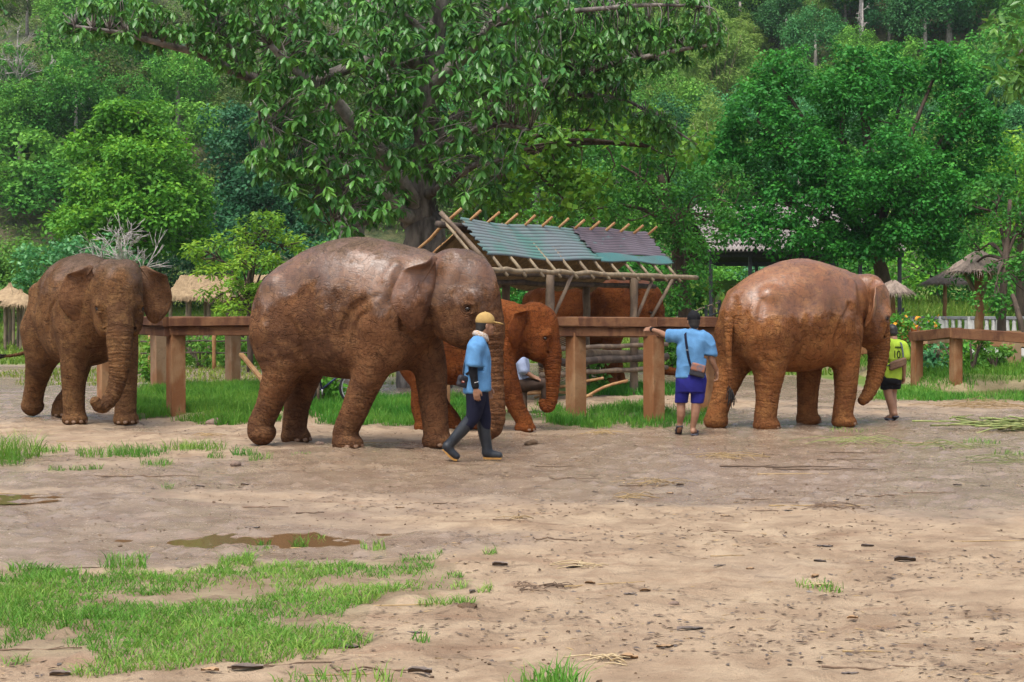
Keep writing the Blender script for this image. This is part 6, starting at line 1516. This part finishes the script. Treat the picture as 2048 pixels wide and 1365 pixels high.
# pale bare trees
for i,(px,py0,py1,lab) in enumerate(((32,290,62,'pale leafless tree with upright branches on the left hillside'),(105,275,110,'thin pale trunk standing beside the pale leafless tree'),(136,265,150,'slim grey bare tree left of the bright hillside tree'),(178,300,200,'dry greyish-pink bare tree above the round green tree'),(1722,125,5,'tall straight pale trunk rising above the large round tree'),(310,135,70,'thin pale bare stem under the long leafy limb'),(1628,70,-10,'slim whitish trunk high in the right-hand wood'),(1410,90,20,'small whitish dead tree beside the tip of the leafy limb'))):
    Y,P=hill_py(px,py0); P=P+np.array([0,-2.0,0]); bare_tree('bare_tree',lab,px,py0,py1,P[1],.22 if i in (0,4) else .13,80+i,M_DEAD,.30 if i in (0,3) else .16,18 if i in (0,3) else 7)
# undergrowth covering the slope
K=26000; Y=92+190*rgh.random(K)**.8; X=rgh.uniform(-.38,.38,K)*Y; P=np.stack([X,Y],1); den=fbm(P,.06,3); keep=den>-.80+.20*(X<-.05*Y); P=P[keep]; z=hz(P)
V,F_,t=clump_leaves(np.column_stack([P,z+.50]),rgh.uniform(.5,1.3,(len(P),1)),14,.36,.18,rgh,.6,.6); t=np.clip(t+.25*np.repeat(np.repeat(fbm(P,.10,2),14),4)[:len(t)],0,1)
me=mesh_np('undergrowth',V,F_,LM_UND); attr(me,'tint',t); tag(obj('undergrowth',me),'rough olive and green undergrowth covering the hillside',None,None,'stuff')
# hedge of shrubs along the foot of the hill and behind the lawn
def bush(label,px,Y,rx,rz_,mat,seed,L=.2,nl=40,dens=1.6,group='shrubs beyond the pens',name='shrub',z=None,cr=.38,flowers=None):
    rg_=np.random.default_rng(seed); c=W(px,0,Y); zg=gz1(c[0],Y) if z is None else z; root=empty(name,(c[0],Y,zg)); tag(root,label,'shrub',group)
    bl=[(0,0,rz_*.45,rx*.8,rx*.7,rz_*.6)]+[(rg_.uniform(-.6,.6)*rx,rg_.uniform(-.4,.4)*rx,rz_*rg_.uniform(.3,.6),rx*.5,rx*.45,rz_*.45) for _ in range(3)]
    C=shell_clumps(bl,dens,rg_,-.6,.3); V,F_,t=clump_leaves(C,cr*rg_.uniform(.7,1.3,(len(C),1)),nl,L,L*.55,rg_); me=mesh_np('foliage',V,F_,mat); attr(me,'tint',t); o=obj('foliage',me,root); o['kind']='stuff'
    mb=MB()
    for i in range(5): a=rg_.uniform(0,6.28); mb.tube(spline([(0,0,-.1),(rx*.2*math.cos(a),rx*.2*math.sin(a),rz_*.4),(rx*.5*math.cos(a),rx*.5*math.sin(a),rz_*.8)],5),np.linspace(.04,.012,5),5)
    mb.build('stems',M_BARKB,root,True)
    if flowers:
        for i in range(flowers):
            a=rg_.uniform(0,6.28); q=rx*rg_.uniform(.2,.95); fz=rz_*rg_.uniform(.75,1.05); fm=MB()
            for k in range(6): b_=k*1.047; fm.add([(0,0,0),(.035*math.cos(b_-.4),.035*math.sin(b_-.4),.012),(.055*math.cos(b_),.055*math.sin(b_),.004),(.035*math.cos(b_+.4),.035*math.sin(b_+.4),.012)],[[0,1,2,3]])
            o=fm.build('flower',M_FLOWER,root); o.location=(q*math.cos(a),q*math.sin(a)*.6,fz); o.rotation_euler=(rg_.uniform(.3,1.2),0,rg_.uniform(0,6))
    return root
M_FLOWER=mat_plain('orange_petal',(.75,.28,.02),(.80,.40,.03),30,.7,0); M_PINK=mat_plain('pink_petal',(.55,.06,.16),None,30,.7,0)
LB='dense green shrub in the hedge along the foot of the hill'
for i,(px,Y,rx,rz_,mt) in enumerate(((-10,66,2.6,3.0,LM_HILL),(60,70,2.6,3.2,LM_HILL),(120,72,2.4,2.6,LM_HILLB),(330,74,2.6,2.6,LM_BLUE),(410,76,2.6,3.6,LM_BLUE),(470,74,2.2,2.8,LM_GREEN),(560,76,2.6,3.4,LM_BLUE),(640,70,2.6,3.2,LM_GREEN),(720,66,2.4,3.0,LM_GREEN),(800,64,2.4,2.8,LM_GREEN),(900,62,2.4,3.4,LM_DARK),(1000,62,2.4,3.6,LM_GREEN),(1100,60,2.2,3.2,LM_DARK),(1200,62,2.4,3.4,LM_DARK),(1300,60,2.2,3.4,LM_DARK),(1400,78,2.6,2.4,LM_GREEN),(1480,80,2.6,2.0,LM_GREEN),(1560,78,2.6,2.6,LM_TEAL),(1640,80,2.4,2.4,LM_GREEN),(1720,74,2.2,2.4,LM_DARK),(1960,70,2.4,2.8,LM_DARK),(2060,64,2.4,3.0,LM_GREEN))):
    bush(LB,px,Y,rx,rz_,mt,300+i,.22,56,.9,'hedge shrubs at the foot of the hill',cr=.6)
LB='small leafy plant growing at the foot of the pen posts'
for i,(px,Y,rx,rz_,mt,lab) in enumerate(((325,34.5,.55,.95,LM_GREEN,'leafy green shrub between the far pen posts behind the left elephant'),(400,45,1.4,1.1,LM_GREEN,'low shrub under the stake fence by the golden hut'),(560,46,1.3,1.0,LM_GREEN,'low shrub under the stake fence behind the largest elephant'),(1945,32.3,.42,.85,LM_GREEN,'thin upright leafy plant growing against the right-hand fence'),(1868,33.6,.36,.62,LM_TEAL,'dark leafy plant between the two right-hand fence posts'),(1905,34.5,.4,.7,LM_GREEN,'leafy plant just behind the corner post of the right-hand fence'),(640,27.3,.35,.5,LM_GREEN,'weedy plant beside the parked bicycle'),(1196,32.4,.25,.75,LM_GREEN,'climbing plant at the feet of the elephant behind the shelter'),(1450,44,.6,1.5,LM_FEATH,'pale green bush beside the ramp railings'),(1390,42,.9,1.0,LM_GREEN,'green shrub behind the keeper in shorts'),(1990,33.5,.5,.5,LM_GREEN,'low weeds on the bank below the right-hand fence'))):
    bush(lab,px,Y,rx,rz_,mt,400+i,.13,30,5.0,'small plants by the pens',cr=.16)
bush('flower bed shrub with orange blossoms in front of the calf',1822,38.4,1.0,1.18,LM_GREEN,450,.12,40,4.0,'flowering shrubs',cr=.2,flowers=34)
bush('low shrub with a few orange blossoms behind the beam fence by the keeper in shorts',1345,41,.9,1.0,LM_GREEN,451,.12,40,4.0,'flowering shrubs',cr=.2,flowers=10)
# banana plants by the pavilion and on the slope
M_BANANA=leaf_mat('banana_leaf',(.06,.14,.02),(.11,.22,.03),(.17,.28,.05),.4,.4,.45,.1)
def banana(px,Y,s,seed,lab,z=None):
    rg_=np.random.default_rng(seed); c=W(px,0,Y); root=empty('banana_plant',(c[0],Y,gz1(c[0],Y) if z is None else z)); tag(root,lab,'plant','banana plants')
    MB().tube([(0,0,-.2),(0,0,1.2*s)],[.12*s,.08*s],8).build('stem',M_BAMBOOG,root,True)
    for i in range(8):
        a=i*2.4+rg_.uniform(-.3,.3); L=1.7*s*rg_.uniform(.8,1.2); V=[]; nn=8
        for k in range(nn):
            t=k/(nn-1); q=L*t*.75; z_=1.1*s+L*(.85*t-.95*t*t*rg_.uniform(.8,1.1)); w=.20*s*math.sin(math.pi*min(1,t*.92+.06))**.6; x0,y0=q*math.cos(a),q*math.sin(a); sx,sy=-math.sin(a)*w,math.cos(a)*w
            V+=[(x0+sx,y0+sy,z_+w*.25),(x0,y0,z_),(x0-sx,y0-sy,z_+w*.25)]
        F_=[[k*3+j,k*3+j+1,k*3+4+j,k*3+3+j] for k in range(nn-1) for j in (0,1)]; me=mesh_np('leaf',V,np.array(F_),M_BANANA); attr(me,'tint',np.full(len(V),rg_.uniform(.2,.9))); obj('leaf',me,root)
banana(1425,60,1.35,501,'banana plant showing under the pavilion eave beside its corner post'); banana(1462,63,1.3,502,'banana plant showing under the pavilion roof between two posts')
for i,(px,py) in enumerate(((85,360),(110,385),(115,130))):
    Y,P=hill_py(px,py); banana(px,Y-1,1.6,510+i,'banana plant standing out on the slope above the left elephant',float(hz(np.array([[P[0],Y-1]]))[0]))
# ------------------------------------------------------------------ grass and litter
def grass_mat(name,c1,c2,c3): return leaf_mat(name,c1,c2,c3,.55,.35,.3,.0)
LM_GRASS=grass_mat('grass_blade',(.050,.170,.020),(.115,.290,.038),(.27,.40,.085)); LM_GRASSD=grass_mat('strip_grass_blade',(.032,.130,.014),(.072,.235,.024),(.17,.33,.05)); LM_LAWN=grass_mat('lawn_blade',(.080,.165,.018),(.150,.245,.030),(.270,.310,.060))
def blades(P,h,w,rg_,lean=.45,seg=2):
    """curved tapering blades at ground points P (n,3)"""
    n=len(P); a=rg_.uniform(0,2*np.pi,n); d=np.stack([np.cos(a),np.sin(a),np.zeros(n)],1); s=np.stack([-np.sin(a),np.cos(a),np.zeros(n)],1); b=rg_.uniform(0,2*np.pi,n); s=np.stack([np.cos(b),np.sin(b),np.zeros(n)],1)
    h=np.broadcast_to(h,(n,))[:,None]; w=np.broadcast_to(w,(n,))[:,None]; l=np.abs(rg_.normal(lean,.3,(n,1)))
    up=np.array([0,0,1.0]); m=P+up*h*.55+d*h*l*.35; t=P+up*h*(1-.25*l)+d*h*l*1.0
    V=np.stack([P-s*w*.5,P+s*w*.5,m+s*w*.38,m-s*w*.38,t],1).reshape(-1,3); i=np.arange(n)[:,None]*5
    return V,[i+[[0,1,2,3]],i+[[3,2,4]]]
def grass(name,label,P2,h,w,mat,seed,lean=.45,tint0=.5,zoff=-.005):
    rg_=np.random.default_rng(seed); P2=np.asarray(P2); P=np.column_stack([P2,gz(P2)+zoff]); hh=h*rg_.uniform(.5,1.35,len(P))*(1+.35*vnoise(P2,1.7)); V,Fs=blades(P,hh,w*rg_.uniform(.7,1.3,len(P)),rg_,lean)
    me=mesh_np(name,V,Fs,mat); t=np.clip(tint0+.28*fbm(P2,1.3,3)+rg_.normal(0,.22,len(P)),0,1); attr(me,'tint',np.repeat(t,5)); o=obj(name,me); tag(o,label,None,None,'stuff'); return o
def scatter(poly,dens,rg_,edge=.12,holes=(2.0,-.25)):
    poly=np.asarray(poly); lo=poly.min(0)-.3; hi=poly.max(0)+.3; n=int(dens*np.prod(hi-lo)); P=rg_.uniform(lo,hi,(n,2)); q=P+edge*np.stack([fbm(P,2.5,2),fbm(P+31,2.5,2)],1); k=in_poly(q,poly)
    if holes: k&=(fbm(P,holes[0],3)+rg_.normal(0,.18,n))>holes[1]
    return P[k]
rg6=np.random.default_rng(66)
P=scatter(GRASS_FG,3600,rg6,.34,(1.7,-.62)); grass('grass_patch','bright green ragged grass patch in the muddy foreground',P,.062,.0062,LM_GRASS,1,1.0)
# scattered tufts of the yard
tufts=[(30,915,.30,.28,260),(5,925,.25,.2,120),(100,903,.22,.12,120),(200,912,.3,.12,160),(275,912,.35,.14,300),(315,928,.2,.1,110),(390,903,.38,.14,260),(430,918,.12,.08,60),(490,914,.16,.12,90),(520,922,.14,.10,60),(115,940,.10,.08,45),(170,938,.18,.08,80),(600,912,.12,.04,30),(600,1085,.06,.13,40),(528,1082,.05,.09,20),(640,1068,.04,.07,14),(248,1138,.16,.13,110),(258,1115,.14,.05,50),(520,1095,.10,.04,30),(745,1100,.10,.10,40),(335,978,.06,.06,20),(1640,1163,.16,.06,80),(1110,1366,.14,.11,120),(1090,1372,.20,.07,90),(620,1366,.20,.06,80),(740,1362,.16,.06,50),(640,1290,.25,.07,110),(1965,885,.25,.07,80),(2030,905,.3,.07,90),(1700,862,.4,.05,60),(840,1278,.06,.08,25)]
for i,(px,py,r_,h_,n) in enumerate(tufts):
    c=G(px,py)[:2]; a=rg6.uniform(0,6.28,n); q=r_*np.sqrt(rg6.random(n)); P=c+np.stack([q*np.cos(a),q*np.sin(a)*.8],1)
    g=grass('grass_tuft','',P,h_,.008,LM_GRASS,200+i,.65); g['label']='small tuft of grass growing out of the mud'
# grassy strip under the front fence
def strip(name,label,pts,dens,h,w,mat,seed,holes=(1.6,-.35),t0=.5): grass(name,label,scatter(gpoly(pts),dens,np.random.default_rng(seed),.2,holes),h,w,mat,seed,.5,t0)
strip('grass_strip','lush green grass under the left end of the beam fence',[(240,820),(270,785),(330,775),(430,772),(530,768),(560,790),(560,845),(470,852),(430,850),(380,845),(340,835),(255,842)],1300,.17,.010,LM_GRASSD,701)
strip('grass_strip','lush green grass seen between the legs of the largest elephant',[(600,800),(680,785),(800,795),(890,795),(1000,800),(1000,842),(860,850),(700,850),(600,848)],1300,.17,.010,LM_GRASSD,702)
strip('grass_strip','grass tufts round the fence posts beside the keeper in shorts',[(1075,812),(1120,815),(1150,838),(1230,815),(1290,808),(1320,842),(1440,815),(1445,842),(1330,856),(1240,858),(1150,852),(1085,848)],1100,.16,.010,LM_GRASSD,703,(1.8,-.15))
strip('grass_strip','strip of grass at the feet of the elephant behind the shelter',[(1165,775),(1260,772),(1345,775),(1350,792),(1250,792),(1165,790)],450,.16,.016,LM_GRASSD,704)
strip('grass_strip','rough grass along the foot of the right-hand fence',[(1750,792),(1830,772),(1905,780),(1960,790),(2090,785),(2090,806),(1900,800),(1760,802)],520,.14,.014,LM_GRASSD,705,(1.6,-.35),.7)
# bank top and lawns (coarser blades with distance)
r7=np.random.default_rng(77); P=r7.uniform((8.4,31.0),(16,44),(26000,2)); P=P[(bank(P)>.40)&(fbm(P,.9,2)>-.3)]; grass('bank_grass','green grass covering the earth bank behind the right-hand fence',P,.16,.016,LM_GRASSD,706)
P=r7.uniform((-26,37.5),(26,80),(85000,2)); P=P[np.abs(P[:,0])<P[:,1]*.37]; P=P[lawn_mask(P)>.4]; grass('lawn_grass','yellow-green lawn beyond the pens and below the huts',P,.20,.05,LM_LAWN,707)
P=r7.uniform((9.5,58),(24,76),(16000,2)); grass('meadow_grass','tall bright meadow grass behind the white balustrade',P,.75,.07,LM_LAWN,708,.35,.45)
P=r7.uniform((-14,30),(-1.5,46),(9000,2)); P=P[fbm(P,.22,3)>.12]; grass('weed_grass','patches of weeds on the wet ground behind the pens',P,.10,.025,LM_LAWN,709)

# ---- litter
M_STICK=mat_plain('stick_bark',(.095,.062,.042),(.17,.115,.075),12,.85,.4,.006,rvar=.3); M_STRAW=mat_plain('straw',(.38,.27,.13),(.28,.19,.09),12,.8,.2,.004,rvar=.2); M_DLEAF=mat_plain('dead_leaf',(.10,.075,.060),(.17,.135,.115),14,.45,.3,.006,rvar=.35); M_TLEAF=mat_plain('tan_dead_leaf',(.30,.19,.10),(.22,.13,.07),14,.7,.3,.006,rvar=.25); M_STONE=mat_plain('stone',(.22,.15,.11),(.14,.10,.08),7,.9,.6,.02); M_DUNG=mat_plain('dung',(.13,.08,.045),(.08,.05,.03),16,.95,.8,.02); M_PEEL=mat_plain('pale_peel',(.50,.40,.25),(.38,.28,.15),16,.8,.2); M_CANE=mat_plain('green_cane',(.14,.20,.05),(.24,.25,.09),9,.6,.3,rvar=.3)
def on_ground(p,dz=.0): return (p[0],p[1],gz1(p[0],p[1])+dz)
def stick_mesh(L,r,seed,mat,bend=.06):
    q=np.random.default_rng(seed); k=7; P=np.stack([np.linspace(-L/2,L/2,k),q.normal(0,bend*L*.5,k),np.abs(q.normal(0,.004,k))+r*.8],1); mb=MB().tube(spline(P,10),np.linspace(r,r*.5,10),6)
    if L>.25: j=q.integers(2,5); mb.tube([P[j],P[j]+np.array([L*.15,L*.10*(1 if q.random()<.5 else -1),.01])],[r*.6,r*.25],5)
    return mb.mesh('stick',mat,True)
STK=[stick_mesh(1.0,.010,s,M_STICK,.05+.02*s) for s in range(4)]; STR=[stick_mesh(1.0,.007,10+s,M_STRAW,.05) for s in range(3)]
def one(name,me,px,py,s,rz,lab,cat,grp,dz=0.0,sz=None):
    p=G(px,py); o=obj(name,me,None,on_ground(p,dz),(0,0,rz)); o.scale=(s,sz or s,sz or s) if sz else (s,s,s); tag(o,lab,cat,grp); return o
for i,(px,py,L,rz) in enumerate(((160,887,.6,.05),(300,953,1.0,.06),(250,951,.7,-.1),(60,990,.7,-.15),(620,1024,.24,.1),(530,1015,.4,.1),(650,1088,.5,.0),(110,1140,.6,.35),(830,895,1.3,-.2),(760,890,.7,.1),(1120,932,.55,.02),(1110,1085,.34,-.15),(1210,1163,.55,.3),(1560,936,1.3,-.03),(1650,942,1.1,-.05),(1600,948,.9,.05),(1480,912,.8,.0),(1430,1064,.42,-.1),(1975,1082,.55,.05),(1800,992,.8,.08),(1860,988,.5,.05),(1735,1304,.25,-.1),(1750,1340,.5,-.05),(760,1338,.5,-.1),(700,1345,.4,.05),(560,1325,.5,.25),(2040,1075,.35,-.2),(1640,1012,.9,.0),(1560,1020,.6,.05),(640,1190,.5,.05),(860,1205,.75,.12),(1150,963,.5,.02),(1300,972,.6,.03),(1850,885,1.0,.05),(1720,905,.9,-.12),(1690,925,.6,.05),(400,892,.5,.2),(900,1000,.3,.1),(1020,1050,.28,.2),(1455,1110,.25,.1),(60,1305,.5,.1),(1520,995,.45,.1))):
    st=STK[i%4] if i%3 else STR[i%3]; o=one('stick',st,px,py,L,rz,'thin dry stick lying on the mud' if i%3 else 'pale straw stalk lying on the mud','stick','sticks scattered on the mud' if i%3 else 'straw stalks scattered on the mud',0.0); o.scale=(L,max(L*.8,.5),max(L*.8,.6)); 
def leaf_lump(seed,mat,curl=.5):
    q=np.random.default_rng(seed); V=[]; nn=7; L=.095; 
    for k in range(nn):
        t=k/(nn-1); w=.020*math.sin(math.pi*min(max(t,.04),.97))**.7; zc=.006+curl*.004*math.sin(t*3.0+q.uniform(0,1)); 
        V+=[((t-.5)*L,-w,zc+curl*.012+q.normal(0,.003)),((t-.5)*L,0,zc),((t-.5)*L,w,zc+curl*.014+q.normal(0,.003))]
    V=np.array(V); F_=[[k*3+j,k*3+3+j,k*3+4+j,k*3+j+1] for k in range(nn-1) for j in (0,1)]; n=len(V); V2=np.vstack([V,V-np.array([0,0,.003])]); F2=F_+[[b+n for b in f_[::-1]] for f_ in F_]
    return mesh_np('dead_leaf',V2,np.array(F2),mat)
DL=[leaf_lump(s,M_DLEAF,.3+.35*(s%3)) for s in range(4)]; TL=[leaf_lump(20+s,M_TLEAF,.4+.3*s) for s in range(3)]
for i,(px,py,s,rz) in enumerate(((505,1052,1.2,.2),(400,974,.9,.1),(490,971,.9,-.2),(375,985,.7,.3),(1075,976,.9,.2),(1190,983,.6,0),(1360,976,.9,.5),(1575,1021,1.1,.1),(1650,1090,1.2,-.1),(1640,1115,.9,-.3),(1810,1120,1.6,.1),(1380,1257,1.5,.05),(1970,975,1.0,-.2),(1915,977,.9,.0),(1695,998,.5,.8),(1440,1133,.9,.3),(700,1290,1.2,-.5),(495,1330,1.6,.2),(840,1347,1.2,0),(1150,1130,1.3,.2),(1260,1188,.9,.4),(945,1180,.9,1.2),(1000,1131,1.1,.1),(985,1148,.6,0),(1700,1350,.9,.2),(1850,1290,.5,1.3),(1600,1285,.4,.2),(190,937,.9,.3),(530,1075,.7,0),(1735,1092,1.0,.1),(120,1348,1.0,.3),(830,1263,.9,-.1),(1320,1008,.7,.2),(1240,1002,.7,.1))):
    one('dead_leaf',DL[i%4],px,py,s,rz,'dark curled dead leaf lying on the mud','leaf','dead leaves scattered on the mud')
for i,(px,py,s,rz) in enumerate(((1450,1030,.9,.3),(1340,985,.7,.1),(1290,1180,.8,.4),(800,1012,.8,.2),(1500,1130,.6,.3),(1180,1165,.7,0),(1330,1295,1.0,.3),(420,1340,.9,.1),(1255,1315,1.1,.1),(1960,1300,.8,.6),(1630,1145,.9,.8),(1705,1240,.7,.2),(1520,952,.7,.4),(1190,900,.6,.2))):
    one('tan_dead_leaf',TL[i%3],px,py,s,rz,'tan dry leaf scrap lying on the mud','leaf','tan leaf scraps scattered on the mud')
def lump(name,px,py,r,mat,lab,cat,grp=None,flat=.6,seed=0):
    S=SDF(); q=np.random.default_rng(seed)
    for i in range(5): S.ell(q.normal(0,r*.35,3)*np.array([1,1,.3])+np.array([0,0,r*flat*.4]),np.array((r*.7,r*.6,r*flat*.6))*q.uniform(.7,1.1),None,r*.15)
    V,Q=S.polygonise(r/9); V=V+vnoise(V,5/r)[:,None]*np.array([.4,.4,1])*r*.06
    p=G(px,py); o=obj(name,mesh_np(name,V,Q,mat),None,on_ground(p,-r*.08)); tag(o,lab,cat,grp); return o
lump('rock',428,849,.15,M_STONE,'low flat brown rock at the edge of the grass near the left fence post','rock',None,.6,1); lump('rock',446,844,.10,M_TLEAF,'small round tan rock beside the flat brown rock','rock',None,.8,2); lump('stone',470,928,.06,M_STONE,'round brown stone between the grass tufts in the yard','stone',None,.9,3); lump('dung_clump',1071,890,.11,M_DUNG,'reddish brown dung clump on the mud ahead of the keeper in boots','dung',None,.6,4); lump('stone',640,893,.06,M_STONE,'small stone lying behind the foreleg of the largest elephant','stone',None,.7,5)
lump('mud_clod',935,1218,.06,M_DUNG,'crumbled mud clod right of the foreground grass','clod','mud clods',.35,6); lump('stone',1350,1203,.035,M_STONE,'small smooth grey-brown stone half sunk in the mud','stone',None,.6,7); lump('stone',665,808,.07,M_STONE,'whitish stone in the grass under the largest elephant','stone',None,.7,8)
# pale fibre scraps
def fibre(px,py,r,n,mat,lab,grp,seed,name='fibre_scrap'):
    q=np.random.default_rng(seed); mb=MB()
    for i in range(n):
        a=q.uniform(0,6.28); L=r*q.uniform(.4,1.1); c=q.normal(0,r*.35,2); d=np.array([math.cos(a),math.sin(a)*.6]); P_=np.array([[c[0]-d[0]*L,c[1]-d[1]*L,.006],[c[0],c[1],.012+q.random()*r*.18],[c[0]+d[0]*L,c[1]+d[1]*L,.006]]); mb.tube(spline(P_,5),.0022+.0015*q.random(),4)
    p=G(px,py); o=mb.build(name,mat,None,True); o.location=on_ground(p); tag(o,lab,'fibre',grp)
for i,(px,py,r_,n,mt,lab,grp) in enumerate(((1215,1321,.12,14,M_PEEL,'pale chewed fibre scrap lying by the bottom grass tuft','chewed fibre'),(1170,1127,.14,10,M_PEEL,'small pale chewed fibre scrap with dark ends on open mud','chewed fibre'),(1640,1160,.10,9,M_PEEL,'pale fibre scrap lying on a tiny green tuft','chewed fibre'),(1310,968,.28,14,M_STRAW,'loose straw scrap on the mud','straw scraps'),(1460,917,.35,22,M_STRAW,'loose straw scrap on the mud','straw scraps'),(1270,995,.2,12,M_STRAW,'loose straw scrap on the mud','straw scraps'),(1060,1177,.13,12,M_STICK,'tangle of dark root fibres on the mud','root tangles'),(1115,1165,.11,12,M_STICK,'tangle of dark root fibres on the mud','root tangles'),(420,873,.2,10,M_STRAW,'loose straw scrap on the mud','straw scraps'),(1210,870,.3,16,M_STRAW,'loose straw scrap on the mud','straw scraps'),(1030,1050,.12,8,M_STRAW,'loose straw scrap on the mud','straw scraps'),(1650,1018,.28,12,M_STICK,'tangle of dark root fibres on the mud','root tangles'),(1960,815,.8,40,M_STRAW,'loose straw scrap on the mud','straw scraps'),(1900,895,.5,20,M_CANE,'few green cut stems scattered on the wet mud','cut stems'),(2010,925,.5,18,M_CANE,'few green cut stems scattered on the wet mud','cut stems'),(1730,890,.6,16,M_CANE,'few green cut stems scattered on the wet mud','cut stems'))):
    fibre(px,py,r_,n,mt,lab,grp,900+i)
# heap of cut fodder
c=G(2000,858); fh=empty('fodder_heap',(c[0],c[1],0)); tag(fh,'heap of green cut cane stems lying on the wet mud','fodder'); q=np.random.default_rng(5); cm=[stick_mesh(1.0,.013,40+s,M_CANE,.05) for s in range(4)]
for i in range(90):
    L=q.uniform(.35,1.0); k=q.random(); o=obj('cane_stem',cm[i%4],fh,(q.normal(.35,.45),q.normal(0,.22),.02+.16*k*max(0,1-abs(q.normal(0,.5)))),(q.normal(0,.1),q.normal(0,.10),q.normal(0,.35))); o.scale=(L,1,1)
# fine debris over the whole yard
q=np.random.default_rng(12); n=22000; Y=6+23*q.random(n)**1.25; X=q.uniform(-.36,.36,n)*Y; P=np.stack([X,Y],1); d=fbm(P*np.array([.8,1.6]),.9,3); k=(d+q.normal(0,.25,n)>.12)&~in_poly(P,GRASS_FG); P=P[k]
def flecks(name,label,P,mat,L,w,seed):
    q=np.random.default_rng(seed); n=len(P); a=q.normal(0,.7,n); A=np.stack([np.cos(a),np.sin(a),q.normal(0,.08,n)],1); V,F_=quads_leaf(np.column_stack([P,gz(P)+.006]),A,np.tile([0,0,1.0],(n,1))+q.normal(0,.25,(n,3)),L*q.uniform(.3,1.6,n),w*q.uniform(.5,1.5,n),.10); o=obj(name,mesh_np(name,V,F_,mat)); tag(o,label,None,None,'stuff')
h=len(P)//2; flecks('leaf_litter','dark flecks of leaf and bark litter strewn over the mud',P[:h],M_STICK,.042,.014,1); flecks('straw_litter','pale straw flecks strewn over the mud',P[h:h+h//3],M_STRAW,.05,.007,2); flecks('leaf_litter','dark damp leaf scraps strewn over the mud',P[h+h//3:],M_DLEAF,.034,.016,3)
r8=np.random.default_rng(31); n=5200; Y=6+22*r8.random(n)**1.1; X=r8.uniform(-.36,.36,n)*Y; P=np.stack([X,Y],1); P=P[fbm(P,.7,3)+r8.normal(0,.2,n)>.05]
mb_v=[];mb_f=[]; s=MB().sphere((0,0,0),(1,1,.6),None,6,4); sv=np.concatenate(s.V); f4=np.concatenate(s.F4); f3=np.concatenate(s.F3); rr_=r8.uniform(.003,.010,len(P))*(1+.6*(r8.random(len(P))>.93)); V=(np.column_stack([P,gz(P)])[:,None]+sv[None]*rr_[:,None,None]*r8.uniform(.6,1.3,(len(P),len(sv),1))).reshape(-1,3); o_=np.arange(len(P))[:,None,None]*len(sv)
tag(obj('mud_crumbs',mesh_np('mud_crumbs',V,[(f4[None]+o_).reshape(-1,4),(f3[None]+o_).reshape(-1,3)],M_DUNG)),'small mud crumbs and pebbles on the trampled yard',None,None,'stuff')

# ------------------------------------------------------------------ humid air over the valley
m=bpy.data.materials.new('humid_air'); m.use_nodes=True; nt=m.node_tree; nt.nodes.remove(nt.nodes['Principled BSDF'])
pvn=nt.nodes.new('ShaderNodeVolumePrincipled'); pvn.inputs['Color'].default_value=(.80,.88,1.0,1); pvn.inputs['Density'].default_value=.00018; pvn.inputs['Anisotropy'].default_value=.2
nt.links.new(pvn.outputs[0],nt.nodes['Material Output'].inputs['Volume'])
tag(MB().box((0,155,53),(200,187,57)).build('haze',m),'thin humid haze filling the valley air',None,None,'stuff')
